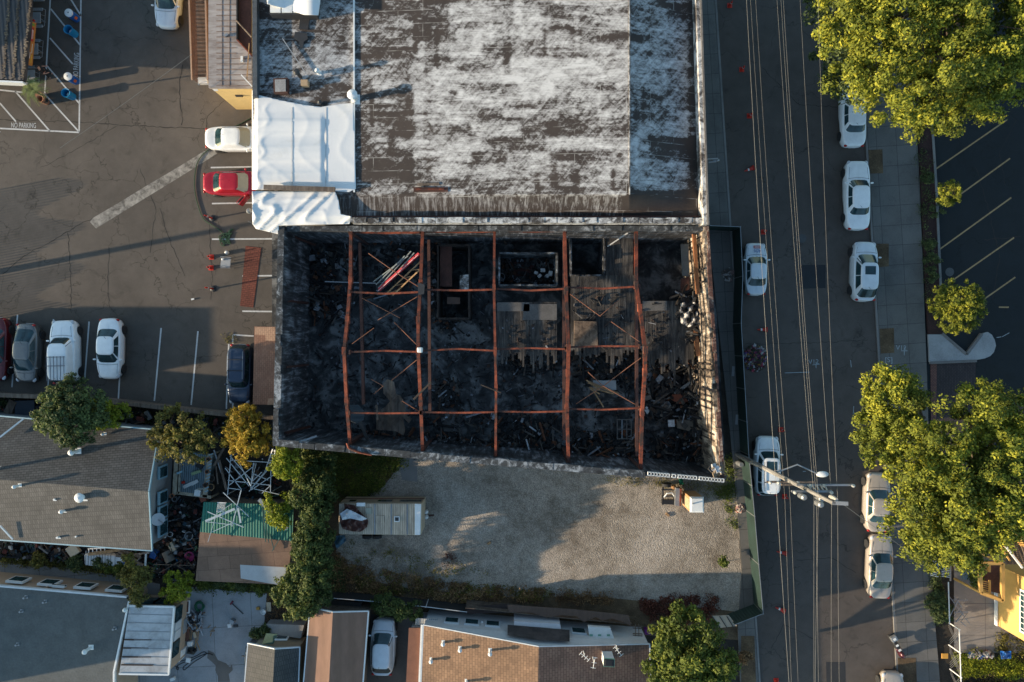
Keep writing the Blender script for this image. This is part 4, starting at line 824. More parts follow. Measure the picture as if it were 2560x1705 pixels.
MB().box(((a0[0][0]+a0[1][0])/2,max(p[1] for p in a0)+.012,1.35),(6.0,.02,.16)).build('stripe',RUST,k)
for x in (920,945): 
    q=P(x,1298,0)
    for yy in (1.2,-1.2): MB().lathe((q[0],q[1]+yy,.36),[(.15,-.1),(.36,-.1),(.36,.1),(.15,.1)],16,'y').build('wheel',RUBBER,k)
MB().beam(P(1055,1290,.5),P(1085,1288,.5),.12,.1).build('tow_hitch',RUSTD,k)
for y in (1279,1292): tag(MB().lathe(P(1066,y,.75),[(.02,-.25),(.13,-.2),(.16,0),(.15,.18),(.05,.26)],14).build('gas_bottle',WHITE,smooth=True),'white gas bottle on the trailer hitch, '+('northern' if y<1285 else 'southern')+' one of the pair','gas bottle')
def crum(name,label,pts,z0,amp,m,cat='tarp',fx=3.,fy=3.7,cut=3):
    o=sheet(name,pts,lambda x,y:z0+amp*(math.sin(x/fx+1.3*math.sin(y/fy))+math.sin(y/fy*.8+x/7.3)),m,cut,None,None,label,cat); s_=o.modifiers.new('s','SOLIDIFY'); s_.thickness=.03; return o
crum('tarp','brown crumpled plastic tarp heaped on the west end of the trailer roof',[(860,1258),(885,1264),(905,1285),(920,1300),(918,1318),(900,1330),(880,1328),(856,1322),(850,1305),(852,1285),(862,1272)],2.95,.1,mat('brown_plastic',(.085,.035,.028),.3,.5,4))
crum('tarp','silver sheet folded over the brown tarp on the trailer',[(850,1284),(868,1272),(890,1282),(918,1297),(904,1302),(876,1296),(856,1300)],3.2,.06,mat('silver_sheet',(.5,.52,.55),.35,.15,4))
crum('tarp','blue plastic sheet crumpled at the southwest corner of the trailer',[(838,1340),(862,1338),(865,1352),(850,1366),(842,1372),(836,1355)],.4,.12,mat('teal_plastic',(.06,.14,.2),.4,.4,3))
k=thing('portable_toilet','tan portable toilet cabin with a white domed roof on the gravel lot','portable toilet',P(1730,1248,0))
q=px2([(1725,1243),(1759,1243),(1760,1281),(1725,1281)],2.25)
MB().prism(q,.05,2.2).build('cabin',mat('tan_plastic',(.48,.27,.12),.6,.12,2),k,bevel=.05); MB().prism(q,2.2,2.35,.86).build('roof',WHITE,k,bevel=.04); MB().prism(q,2.17,2.21,1.04).build('roof_rim',WHITE,k,bevel=.01)
MB().tube([P(1733,1259,2.3),P(1732,1259,2.75)],.05,10).build('vent_pipe',GREYM,k); c_=q[0]
MB().box((min(p[0] for p in q)-.01,(q[0][1]+q[2][1])/2,1.1),(.04,.75,1.9)).build('door',mat('tan_door',(.5,.34,.2),.6,.1,2),k)
k=thing('scrap_chassis','burnt trailer chassis with tilted rusty grille beside the portable toilet','scrap chassis',P(1680,1235,0))
mb=MB()
for y in (1224,1240,1258): mb.beam(P(1655,y,.45),P(1700,y,.45),.1,.12)
for x in (1657,1690): mb.beam(P(x,1218,.45),P(x,1262,.45),.1,.12)
mb.build('frame',DARK,k); MB().prism(px2([(1690,1220),(1702,1222),(1699,1265),(1688,1264)],.9),.3,.9).build('grille',GREYM,k); MB().prism(px2([(1700,1222),(1705,1222),(1702,1266),(1699,1265)],.95),.2,.95).build('grille_frame',RUST,k)
MB().prism(px2([(1656,1250),(1688,1250),(1686,1262),(1655,1260)],.6),.3,.6).build('tank',BLACK,k)
a=P(1666,1212,.33); MB().lathe(a,[(.12,-.1),(.34,-.1),(.34,.1),(.12,.1)],16,'y').build('wheel',RUBBER,k); a=P(1684,1218,.4); MB().ell(a,(.2,.2,.2)).build('motor',mat('rusty_gold',(.25,.12,.04),.6,.4,4),k)
MB().tube([P(1660,1243,.7),P(1668,1233,.8),P(1680,1232,.8),P(1686,1240,.7)],.05,6).build('hoop',WHITE,k)
crum('green_bag','crumpled green bag against the white block wall',[(1697,1196),(1707,1197),(1708,1212),(1698,1210)],.3,.1,GREEN,'bag',2,2,2)
for (x,y,r_,lab) in ((1669,1287,-40,'brown brick lying on the gravel south of the chassis'),(1223,1358,30,'tan brick lying alone on the middle of the gravel lot')): tag(MB().box(P(x,y,.07),(.3,.16,.1),R(r_)).build('brick',TAN),lab,'brick')
# ---------------- street furniture ----------------
def cone(label,x,y,h=.7,fallen=None,m=RED,z=.006,name='traffic_cone',grp=None):
    k=thing(name,label,'traffic cone',P(x,y,z),0,grp); c=Vector(P(x,y,z))
    if fallen is None:
        b=MB().box((c.x,c.y,z+.02),(.36,.36,.04)).build('base',DARK if h>.8 else m,k); MB().lathe((c.x,c.y,z+.04),[(.14,0),(.035,h),(.001,h+.01)],14).build('cone',m,k); MB().lathe((c.x,c.y,z+.04+h*.55),[(.085,0),(.055,h*.2)],14).build('band',WHITE,k)
    else:
        d=Vector((math.cos(R(fallen)),math.sin(R(fallen)),0)); MB().tube([c+Vector((0,0,.14)),c+d*h+Vector((0,0,.05))],[.15,.03],14).build('cone',m,k); MB().tube([c+d*h*.45+Vector((0,0,.1)),c+d*h*.62+Vector((0,0,.08))],[.1,.085],14).build('band',WHITE,k); MB().box(c+Vector((0,0,.18)),(.04,.36,.36),R(fallen)).build('base',m,k)
    return k
def post(label,x,y):
    k=thing('delineator_post',label,'delineator post',P(x,y,.006)); c=P(x,y,.006); MB().lathe(c,[(.24,0),(.24,.04),(.12,.08)],8).build('base',BLACK,k); MB().lathe((c[0],c[1],.08),[(.06,0),(.05,1.25),(.02,1.3)],12).build('tube',RED,k); MB().lathe((c[0],c[1],.8),[(.062,0),(.062,.15)],12).build('band',WHITE,k)
post('tall red delineator post on the hose beside the red car',531,546); post('tall red delineator post south of the two cones by the cart',533,722)
cone('red traffic cone nearest the hose, north of the other lot cone',529,643); cone('red traffic cone level with the metal cart in the lot',528,670)
for x,y,f,lab in ((1824,14,None,'at the top of the street by the west kerb'),(1854,174,None,'in the dark northern street, second from the top'),(1873,290,None,'in the street above the fallen one'),(1881,421,200,'lying beside the west kerb north of the fence corner'),(1908,580,None,'on the street just north of the advertising sedan'),(1914,824,180,'lying north of the flower pile'),(1952,1074,None,'behind the compact white four wheel drive\'s nose'),(1961,1241,None,'under the utility pole behind the white four wheel drive'),(1962,1382,170,'lying in the street south of the pole'),(1958,1525,160,'lying in the street level with the fence corner'),(1940,1701,None,'at the bottom edge of the street')):
    cone('red traffic cone '+lab,x,y,.65,f)
tag(MB().prism(px2([(614,615),(653,619),(633,769),(600,765)],.03),.005,.03).build('rubber_mat',shingle('brick_pattern_mat',(.13,.035,.022),(.16,.045,.03),.3,.16,R(-8),False,.45)),'long brick red mat lying on the lot by the burned wall','mat')
k=thing('metal_cart','grey metal cart with shelf holding white cups in the lot','cart',P(564,660,0)); 
MB().prism(px2([(553,644),(577,647),(575,668),(551,667)],.85),.8,.86).build('top',GREY,k)
for x,y in ((553,645),(576,648),(574,668),(552,666)): c=P(x,y,.82); MB().beam((c[0],c[1],0),(c[0],c[1],.95),.04,.04).build('leg',GREYM,k)
MB().tube([P(551,641,.95),P(578,644,.95)],.025,6).build('handle',GREYM,k); MB().tube([P(551,669,.95),P(576,670,.95)],.025,6).build('handle',GREYM,k)
tag(MB().ell(P(557,648,.95),(.1,.1,.1)).build('cup',WHITE),'white cup on the corner of the metal cart','cup'); tag(MB().lathe(P(569,632,.006),[(.14,0),(.13,.25),(.05,.3)],12).build('bucket',WHITE),'white bucket north of the metal cart','bucket'); tag(MB().box(P(482,748,.05),(.22,.12,.1),.2).build('carton',WHITE),'small white carton alone on the asphalt west of the shade','carton')
# hose
HOSE=mat('green_hose',(.02,.065,.03),.5,.3,4)
hp=[(525,372),(508,385),(494,405),(488,430),(486,460),(489,490),(497,520),(505,541),(515,553),(535,566),(552,578)]
for i in range(70):
    t_=i*.33; hp.append((566+13*math.sin(t_*1.0+.4*math.sin(t_*.37))+6*math.cos(t_*2.3),592+16*math.cos(t_*1.13)+7*math.sin(t_*.71)))
def smooth(p,n=4):
    o=[]
    for i in range(len(p)-1):
        p0,p1,p2,p3=[np.array(p[max(0,min(len(p)-1,j))],float) for j in(i-1,i,i+1,i+2)]
        for q in range(n):
            t=q/n; o.append(tuple(.5*((2*p1)+(-p0+p2)*t+(2*p0-5*p1+4*p2-p3)*t*t+(-p0+3*p1-3*p2+p3)*t**3)))
    o.append(tuple(p[-1])); return o
tag(MB().tube([P(x,y,.06) for x,y in smooth(hp,3)],.035,6).build('garden_hose',HOSE),'dark green hose curling from the white sedan into a coil by the lot line','hose')
tag(MB().tube([P(x,y,.05) for x,y in smooth([(575,322),(600,310),(625,296),(634,290)])],.03,6).build('garden_hose',HOSE),'short end of green hose north of the white sedan','hose')
k=rthing('spot_lamp','small silver spot lamp on the wall corner below the red car','lamp',624,530,5.2); MB().lathe(P(624,528,5.2),[(.16,0),(.2,.12),(.08,.3)],10).build('head',GREYM,k); MB().beam(P(624,530,5.2),P(648,531,5.0),.06,.06).build('bracket',GREYM,k)
tag(MB().beam(P(620,553,6.3),P(648,566,6.3),.06,.05).build('cord_strut',PLY),'thin pale strut sticking from the tarp corner','strut')
# utility pole
PB=P(1843,1136,.1); PX,PY=PB[0],PB[1]; PH=15.6
pole=thing('utility_pole','tall wooden utility pole with street lamp arm, crossarms and transformers leaning into view','utility pole',(PX,PY,0))
POLEM=streaky('pole_timber',(.08,.075,.07),(.2,.19,.18),(.34,.32,.30),6,6,.3)
MB().tube([(PX,PY,0),(PX,PY,PH)],[.18,.11],16).build('shaft',POLEM,pole)
def harm(y0,x0,x1,z,m=WOOD): MB().beam((x0,y0,z),(x1,y0,z),.11,.13).build('crossarm',m,pole)
harm(PY-.12,PX-1.3,PX+1.6,9.6); harm(PY-.14,PX-.7,PX+.6,10.3) ; harm(PY+.12,PX-.3,PX+3.0,11.6,GREYM); harm(PY-.1,PX-.9,PX+1.4,12.3,GREYM)
INS=mat('porcelain',(.42,.4,.36),.3,.2,4)
for x,z in ((PX-1.2,9.75),(PX-.7,9.75),(PX+.5,9.75),(PX+.4,11.75),(PX+1.2,11.75),(PX+2.9,11.75),(PX-.8,12.45),(PX+1.3,12.45)): MB().lathe((x,PY+(.12 if 11<z<12 else -.12),z),[(.05,0),(.1,.06),(.04,.1),(.1,.16),(.03,.24)],10).build('insulator',INS,pole)
for dx,dy,z in ((.45,-.35,12.6),(-.45,-.3,12.4),(.1,-.5,13.3)): MB().lathe((PX+dx,PY+dy,z),[(.14,0),(.17,.05),(.17,.6),(.1,.68)],14).build('transformer',GREYM,pole)
for i in range(5): MB().tube([(PX+.3+i*.25,PY+.15,11.7),(PX+.35+i*.22,PY-.1,12.2)],.04,6).build('fuse_cutout',INS,pole)
MB().beam((PX,PY,PH-.1),(PX+.7,PY,PH+.1),.2,.14).build('top_bracket',GREYM,pole)
MB().lathe((PX+.2,PY+.15,PH-.8),[(.12,0),(.14,.3),(.08,.7)],12).build('lightning_arrester',INS,pole)
LA=P(2045,1185,7.6); MB().tube([(PX,PY,7.4),(PX+1.4,PY+.6,7.65),(LA[0],LA[1],7.7)],[.06,.05,.045],8).build('lamp_arm',GREYM,pole)
lh=MB().ell((LA[0]+.25,LA[1],7.68),(.42,.2,.12),16,8).build('lamp_head',WHITE,pole,smooth=True)
WIRE=mat('cable',(.17,.16,.145),.5,.2,5)
def wire(label,a,b_,za,zb,r=.007,sag=.7,n=16):
    A=Vector(P(*a,za)); B=Vector(P(*b_,zb)); pts=[]
    for i in range(n+1):
        t=i/n; q=A.lerp(B,t); q.z-=sag*4*t*(1-t); pts.append(q)
    tag(MB().tube(pts,r,5,False).build('overhead_wire',WIRE),label,'wire',None)
# wires given as top-of-frame px -> bottom-of-frame px through near pole; extend beyond frame
def wpair(i,x0,xm,x1,z,sag=.3,r=.0125):
    names=['westmost','second from the west','third from the west','fourth from the west','fifth from the west','sixth from the west','seventh from the west','eighth from the west','eastmost']
    # north span
    d=(xm-x0)/1245; wire('overhead wire running north from the utility pole, '+names[i]+' of the span',(x0-d*500,-500),(xm,1245),z,z,r,sag)
    d=(x1-xm)/460; wire('overhead wire running south from the utility pole, '+names[i]+' of the span',(xm,1245),(xm+(x1-xm)*2.2,1245+460*2.2),z,z,r,.1)
for i,(x0,xm,x1,z) in enumerate(((1870,1942,1974,9),(1880,1962,1980,9.2),(1893,1975,1997,9.4),(1947,2035,2037,13),(1957,2041,2048,13.2),(1963,2046,2040,14),(2005,2079,2080,12),(2050,2094,2100,12.2))):
    wpair(i,x0,xm,x1,z,r=.0055 if i!=0 else .010)
wire('thin overhead wire crossing from the pole top to the tree canopy',(2096,1252),(2330,1420),15,8,.014,.2)
wire('thin cable sagging across the top left of the lot to the grey roof',(150,370),(480,135),6,6,.012,.1)
MB().lathe((PX+.05,PY-.62,.1),[(.2,0),(.2,.75),(.16,.85)],16).build('meter_can',GREYM,pole)
# green fence
SCRN=stripes('green_screen',(.012,.03,.026),(.02,.045,.038),.08,R(90),.3); 
def fence(label,pts,z,m,name='fence',pm=GREYM,hs=2.5,grp=None,lean=0,th=.03):
    k=thing(name,label,'fence',P(pts[0][0],pts[0][1],0)); 
    for a,b_ in zip(pts[:-1],pts[1:]):
        x0,y0,_=P(*a,z); x1,y1,_=P(*b_,z); L=math.hypot(x1-x0,y1-y0); n=max(1,round(L/hs)); d=Vector((x1-x0,y1-y0,0))/n
        for i in range(n):
            p=Vector((x0,y0,0))+d*i; q=p+d; c=(p+q)/2; MB().box((c.x,c.y,.1+(z-.1)/2),(d.length-.06,th,z-.12),math.atan2(d.y,d.x)).build('panel',m,k)
            MB().beam((p.x,p.y,0),(p.x,p.y,z+.05),.06,.06).build('post',pm,k); MB().beam((p.x,p.y,z),(q.x,q.y,z),.04,.04).build('top_rail',pm,k)
    return k
fence('long green screened temporary fence running along the west kerb of the street',[(1775,564),(1851,567),(1857,690),(1853,808),(1872,1137),(1887,1291),(1897,1411),(1908,1534),(1836,1562)],1.95,SCRN)
k=thing('leaning_board','striped plywood board leaning on the end of the green fence','board',P(1810,1555,0)); MB().prism([P(1780,1540,1.5)[:2],P(1822,1538,1.5)[:2],P(1843,1565,1.5)[:2],P(1796,1570,1.5)[:2]],1.46,1.5).build('board',mat('bare_plywood',(.42,.33,.24),.7,.15,2),k); 
for i in range(3): MB().beam(P(1781+i*18,1541,1.52),P(1800+i*17,1569,1.52),.06,.03).build('batten',BLACK,k)
for x,y in ((1785,1545),(1798,1567),(1836,1563)): c=P(x,y,1.4); MB().beam((c[0],c[1],0),(c[0],c[1],1.45),.06,.06).build('leg',DARK,k)
# flowers
FL=scrapmat('flower_mix',[(0,(.03,.035,.02)),(.3,(.05,.02,.02)),(.45,(.12,.09,.06)),(.6,(.3,.05,.09)),(.7,(.35,.33,.33)),(.82,(.1,.02,.06)),(.9,(.3,.15,.03)),(.95,(.08,.06,.2))])
def heap(name,label,cx,cy,rx,ry,n,s0,s1,m,z=.05,hh=.35,cat='flowers',kind='stuff'):
    mb=MB()
    for _ in range(n):
        a=rnd.uniform(0,6.28); q=math.sqrt(rnd.random()); s=rnd.uniform(s0,s1); mb.box(P(cx+rx*q*math.cos(a),cy+ry*q*math.sin(a),z+hh*(1-q)*rnd.random()),(s,s*rnd.uniform(.3,1),s*.5),rnd.uniform(0,3),rnd.uniform(-.8,.8),rnd.uniform(-.8,.8))
    return tag(mb.build(name,m),label,cat,kind=kind)
heap('flower_pile','big memorial pile of wilting flowers and wreaths on the street by the fence',1888,895,29,32,520,.08,.26,FL)
heap('flower_pile','small orange and pink flower pots by the pole end of the fence',1850,1272,12,10,60,.1,.25,scrapmat('pot_mix',[(0,(.5,.3,.25)),(.4,(.5,.1,.04)),(.7,(.4,.35,.3))]),.1,.3)
heap('litter','crumpled paper litter on the pavement inside the green fence corner',1822,685,16,16,36,.1,.3,scrapmat('paper_mix',[(0,(.4,.36,.34)),(.4,(.3,.2,.18)),(.7,(.12,.1,.09))]),.14,.1,'litter')
heap('litter','pale crumpled rubbish bags along the grassy plot on the right',2450,1637,32,7,50,.15,.45,scrapmat('bag_mix',[(0,(.35,.33,.3)),(.3,(.08,.07,.06)),(.5,(.02,.06,.2)),(.7,(.3,.1,.12)),(.8,(.45,.44,.4))]),.1,.3,'rubbish bags')
for x,y,lab in ((1833,928,'upper'),(1842,1049,'lower')): tag(MB().box(P(x,y,.15),(.2,.75,.05),R(-4)).build('road_plate',GREY,bevel=.02),f'white plastic panel foot lying on the pavement inside the fence, {lab} one','panel foot')
crum('blue_sack','blue crumpled tarp bundle beside the rubbish bags on the right plot',[(2501,1628),(2528,1628),(2528,1646),(2503,1648)],.4,.08,BLUE,'tarp',3,3,2)
# bench / wall sign on B parapet street side
k=rthing('wall_lamp','bent white lamp bracket on the street wall of the warehouse','lamp',1772,402,5.2); MB().tube([P(1768,398,5.6),P(1794,396,5.3),P(1790,404,5.1),P(1772,406,5.2)],.05,6).build('bracket',GREYM,k); MB().ell(P(1790,400,5.1),(.25,.12,.08)).build('head',GREYM,k)
# motorcycle
k=thing('motor_scooter','dark red motor scooter with a white top box parked at the east kerb','scooter',P(2232,1610,0),R(-61)); DR=paint('scooter_red',(.07,.012,.02),.3)
MB().ell((.55,0,.65),(.32,.2,.4),14,8).build('front_fairing',DR,k,False,True); MB().ell((-.25,0,.68),(.6,.2,.17),14,8).build('seat',BLACK,k,False,True); MB().ell((.1,0,.7),(.25,.22,.14),12,8).build('tank',DR,k,False,True)
for x in (.75,-.65): MB().lathe((x,0,.28),[(.1,-.07),(.28,-.07),(.28,.07),(.1,.07)],16,'y').build('wheel',RUBBER,k,False)
MB().tube([(.5,-.36,1.02),(.6,0,1.0),(.5,.36,1.02)],.03,6).build('handlebar',BLACK,k,False); MB().box((-.95,0,.95),(.4,.45,.3)).build('top_box',GREYM,k,False,bevel=.05); MB().box((-.95,0,1.11),(.16,.2,.02)).build('box_label',WHITE,k,False); MB().box((.1,0,.86),(.14,.2,.03)).build('paper_label',WHITE,k,False); MB().box((-.3,0,.87),(.14,.2,.03)).build('paper_label',WHITE,k,False)
# ---------------- taco hut ----------------
THATCH=stripes('dark_ribbed_felt',(.025,.024,.027),(.06,.052,.05),.32,R(-5),.45)
k=thing('food_hut','dark ribbed roofed food hut at the top left corner','hut',P(20,80,0))
hz=3.1
q=px2([(-260,-260),(84,-260),(72,60),(58,200),(-260,186)],hz)
MB().prism(q,2.75,hz).build('roof',THATCH,k)
FRG=streaky('straw_fringe',(.07,.05,.035),(.15,.11,.075),(.26,.2,.13),3,3,1)
for x0,x1 in ((82,56),(50,33),(27,8)):
    mb=MB()
    for j in range(60):
        t_=j/60; xx=x0+(x1-x0)*max(0,t_)-rnd.uniform(-1.5,1.5); yy=-60+t_*258; mb.box(P(xx,yy,hz+.03),(rnd.uniform(.1,.28),rnd.uniform(.04,.1),.05),rnd.uniform(-.4,.4))
    mb.build('thatch',FRG,k)
MB().prism(px2([(-260,188),(58,204),(58,208),(-260,193)],hz),2.5,hz+.05).build('fascia',WHITE,k)
MB().prism(px2([(-260,-260),(-22,-260),(-30,160),(-32,180),(-260,180)],2.7),0,2.7).build('wall',DARK,k)
bn=thing('menu_banner','orange menu banner with a red panel hanging from the hut eave','banner',P(80,110,1.6))
BO=mat('banner_orange',(.5,.2,.04),.6,.2,2); BR=mat('banner_red',(.45,.01,.02),.5,.1,2)
def bq(y0,y1,s0,s1,off,m,nm):
    # slanted panel between upper line (eave) and lower line (out)
    def pt(y,s):
        t=(y-52)/110; xt=76-10*t; xb=91-10*t; zt=2.75; zb=1.7; A=Vector(P(xt,y,zt)); B=Vector(P(xb,y+6,zb)); return A.lerp(B,s)+Vector((.012*off,0,.012*off))
    return MB().quad(pt(y0,s0),pt(y0,s1),pt(y1,s1),pt(y1,s0)).build(nm,m,bn)
o=bq(52,160,0,1,0,BO,'cloth'); bq(66,100,.15,.7,1,BR,'red_panel')
def btext(body,y,s,size,m):
    t=(y-52)/110; A=Vector(P(76-10*t,y,2.75)); B=Vector(P(89-10*t,y+6,1.7)); c=A.lerp(B,s)+Vector((.03,0,.03)); d=(B-A).normalized()
    yv=Vector((0,1,0)); n_=yv.cross(d)*-1; n_=d.cross(yv) if d.cross(yv).z>0 else yv.cross(d); up=-d; rt=up.cross(n_); M=Matrix((rt,up,n_)).transposed().to_4x4(); M.translation=(0,0,0)
    text('banner_text',body,size,m,bn,tuple(c),M,.002)
BY=mat('banner_yellow',(.6,.4,.05),.6,.1,2)
for (ya,yb,s0,s1,m_) in ((70,96,.25,.32,WHITE),(71,95,.42,.5,WHITE),(72,94,.58,.64,WHITE),(104,124,.2,.34,BY),(106,130,.62,.7,WHITE),(128,144,.35,.44,WHITE),(134,154,.6,.74,BY),(56,62,.2,.7,MC['bright_leafy'] if 'bright_leafy' in MC else mat('bright_leafy',(.15,.3,.05),.6,.2,3))): bq(ya,yb,s0,s1,2,m_,'printed_line')
def table(label,x,y,s=1.0,sc=None):
    k=thing('picnic_table',label,'table',P(x,y,0)); TP=GREY
    MB().prism(px2([(x-14,y-14),(x+9,y-14),(x+9,y+14),(x-14,y+14)],.78),.73,.78).build('table_top',TP,k,bevel=.03)
    for dy in (-21,21): MB().prism(px2([(x-14,y+dy-4),(x+14,y+dy-4),(x+14,y+dy+4),(x-14,y+dy+4)],.48),.44,.48).build('bench',TP,k,bevel=.02)
    for dy in (-8,8): MB().tube([P(x+9,y+dy,.7),P(x+21,y+dy+4,.3)],.02,5).build('frame_tube',GREYM,k)
    MB().tube([P(x+14,y-22,.44),P(x+22,y-20,.3),P(x+19,y+20,.3),P(x+12,y+24,.44)],.025,5).build('frame_tube',GREYM,k)
    for dx in(-8,5): c=P(x+dx,y,.7); MB().beam((c[0],c[1],0),(c[0],c[1],.73),.05,.05).build('leg',GREYM,k)
table('northernmost white picnic table beside the hut',96,-22); table('white picnic table with red cup beside the orange banner top',92,44); table('white picnic table just below the banner middle',86,122); table('white picnic table nearest the potted palm',78,188)
tag(MB().lathe(P(86,52,.79),[(.06,0),(.07,.12)],10).build('cup',RED),'red cup standing on the picnic table by the banner','cup')
def barrel(label,x,y,full):
    k=thing('litter_barrel',label,'barrel',P(x,y,0)); c=P(x,y,0)
    if full: MB().lathe(c,[(.28,0),(.3,.45),(.28,.9)],20).build('drum',BLUE,k); MB().lathe((c[0],c[1],.9),[(.3,0),(.3,.08),(.08,.12)],20).build('lid',WHITE,k); MB().lathe((c[0],c[1],1.02),[(.05,0),(.04,.01)],10).build('hole',BLACK,k); MB().box((c[0]+.24,c[1]-.16,.5),(.08,.2,.25),-.6).build('sticker',ORANGE,k)
    else:
        MB().lathe(c,[(.27,0),(.3,.75),(.34,.82),(.34,.86),(.28,.84),(.26,.25),(.001,.24)],20).build('tub',CYAN,k); MB().ell((c[0]+.03,c[1]-.03,.45),(.2,.2,.12),8,5).build('trash',WHITE,k)
barrel('blue barrel with a white lid, northern one of the pair by the lot line',192,47,1); barrel('open blue bin of rubbish, northern one by the hatched lines',188,86,0); barrel('blue barrel with a white lid beside the NO PARKING lettering',190,203,1); barrel('open bright blue bin near the corner of the hatched lines',182,242,0)
k=thing('planter_pot','empty terracotta pot standing beside the potted palm','pot',P(118,256,0)); MB().lathe(P(118,256,0),[(.2,0),(.25,.8),(.27,.82),(.22,.8),(.2,.5),(.001,.5)],18).build('pot',TERRA,k); MB().lathe(P(115,252,.5),[(.19,0),(.001,.02)],12).build('soil',SOIL,k)
# person in black
SK=mat('skin',(.42,.22,.15),.6,.1,3); CL=mat('black_cloth',(.01,.01,.011),.85,.3,6)
def person(label,px,py,rz):
    x,y,_=P(px,py,0); k=thing('person',label,'person',(x,y,.006),rz)
    me=bpy.data.meshes.new('body'); J=[(0,0,.92,.15),(0,0,1.12,.15),(0,0,1.36,.17),(0,0,1.50,.06),(.02,0,1.60,.085),(.03,0,1.72,.1),(.03,0,1.79,.06),(0,.1,.86,.1),(.05,.12,.48,.068),(.0,.13,.1,.05),(.14,.14,.04,.045),(0,-.1,.86,.1),(-.1,-.12,.5,.068),(-.25,-.12,.14,.05),(-.12,-.13,.06,.045),(0,.2,1.40,.07),(.06,.27,1.15,.05),(.28,.24,1.05,.038),(.36,.22,1.04,.035),(0,-.2,1.40,.07),(-.02,-.28,1.14,.05),(.2,-.27,1.0,.038),(.28,-.25,.98,.035)]
    E=[(0,1),(1,2),(2,3),(3,4),(4,5),(5,6),(0,7),(7,8),(8,9),(9,10),(0,11),(11,12),(12,13),(13,14),(2,15),(15,16),(16,17),(17,18),(2,19),(19,20),(20,21),(21,22)]
    for hi,s_ in ((18,1),(22,-1)):
        b=J[hi]
        for q in range(4): J.append((b[0]+.09-.008*abs(q-1.5),b[1]+(q-1.5)*.022,b[2]-.02,.009)); E.append((hi,len(J)-1))
        J.append((b[0]+.04,b[1]-.05*s_,b[2],.011)); E.append((hi,len(J)-1))
    me.from_pydata([j[:3] for j in J],E,[]); o=link('body',me,k); me.materials.append(SK)
    m=o.modifiers.new('skin','SKIN'); sv=me.skin_vertices[0].data
    for i,j in enumerate(J): sv[i].radius=(j[3],j[3])
    sv[0].use_root=True; o.modifiers.new('sub','SUBSURF').levels=1
    # clothes as slightly larger skins
    def cloth(nm,idx,ed,gr):
        me=bpy.data.meshes.new(nm); mp={i:n for n,i in enumerate(idx)}; me.from_pydata([J[i][:3] for i in idx],[(mp[a],mp[b]) for a,b in ed],[]); c=link(nm,me,k); me.materials.append(CL)
        c.modifiers.new('skin','SKIN'); s=me.skin_vertices[0].data
        for n,i in enumerate(idx): s[n].radius=(J[i][3]+gr,)*2
        s[0].use_root=True; c.modifiers.new('sub','SUBSURF').levels=1
    cloth('shirt',[0,1,2,15,16,19,20],[(0,1),(1,2),(2,15),(15,16),(2,19),(19,20)],.022); cloth('trousers',[0,7,8,9,11,12,13],[(0,7),(7,8),(8,9),(0,11),(11,12),(12,13)],.02)
    MB().ell((.01,0,1.76),(.115,.1,.1),14,8).build('hair',BLACK,k,False,True)
    MB().ell((.14,0,1.70),(.02,.015,.025),6,5).build('nose',SK,k,False,True)
person('person in black clothes walking past the picnic tables by the hut',131,190,R(20))
# ---------------- brown stair and grey roofed block ----------------
k=thing('roofed_block','long grey roofed block with yellow walls against the warehouse','building',P(570,100,0))
GR=streaky('stained_grey_roof',(.2,.16,.145),(.33,.29,.27),(.42,.38,.36),.5,3,1); zc_=4.9
q=px2([(521,-400),(592,-400),(592,100),(629,140),(629,219),(521,219)],zc_); MB().prism(q,zc_-.25,zc_).build('roof',GR,k)
mb=MB()
for i in range(30):
    y=214-i*13.5; mb.beam(P(541,y,zc_+.012),P(627 if y>140 else 591,y,zc_+.012),.05,.02)
for x in (555,574): mb.beam(P(x,-350,zc_+.012),P(x,216,zc_+.012),.03,.02)
mb.build('roof_seam',mat('rusty_stain',(.21,.15,.12),.9,.5,3),k)
MB().prism(px2([(524,-400),(632,-400),(632,217),(524,217)],4.6),0,4.6).build('wall',mat('pale_yellow_stucco',(.66,.47,.2),.8,.12,1.2),k)
MB().prism(px2([(524,216),(540,216),(545,226),(535,227)],4.6),4.5,4.62).build('eave_board',WHITE,k)
mb=MB(); mb.box(P(598,236,3),(.5,.3,.2)); mb.build('wall_vent',DARK,k)
MB().box(P(605,148,zc_+.08),(.15,.4,.12)).build('roof_vent',WHITE,k); MB().box(P(566,88,zc_+.08),(.25,.15,.12),.5).build('roof_vent',GREYM,k)
YP=mat('pale_yellow_stucco',(.66,.47,.2),.8,.12,1.2)
k=thing('roof_well','open dark light well with brown timber edge between the block and the warehouse','light well',P(610,60,4)); MB().prism(px2([(593,-400),(628,-400),(628,136),(593,99)],4.7),4.6,4.7).build('floor',RUSTD,k); wallseg(MB(),(592,-400),(592,99),.08,4.2,5.0).build('rim',BLACK,k); wallseg(MB(),(592,99),(629,138),.08,4.2,5.0).build('rim',RUST,k)
tag(MB().tube([P(590,50,5),P(612,74,5.1),P(629,93,5.6)],.05,6).build('pipe',WOOD),'bent brown pipe across the light well','pipe'); tag(MB().beam(P(623,108,5.1),P(617,199,5),.06,.05).build('batten',TAN),'thin orange batten lying along the roof edge by the warehouse','batten'); tag(MB().beam(P(603,187,5.05),P(630,216,5.05),.07,.05).build('batten',WHITE),'short white batten at the south corner of the grey roof','batten')
k=thing('stairway','brown wooden access ramp with slatted railings beside the grey roofed block','ramp',P(495,100,0))
BRN=mat('brown_stain',(.12,.052,.035),.7,.3,3); DK=stripes('brown_decking',(.06,.04,.033),(.13,.085,.065),.22,R(90),.4)
zz=lambda y: max(.1,min(3.6,3.6*(1-(y+0)/205)**.8 if y<205 else .1)) if y>0 else 3.6
mb=MB()
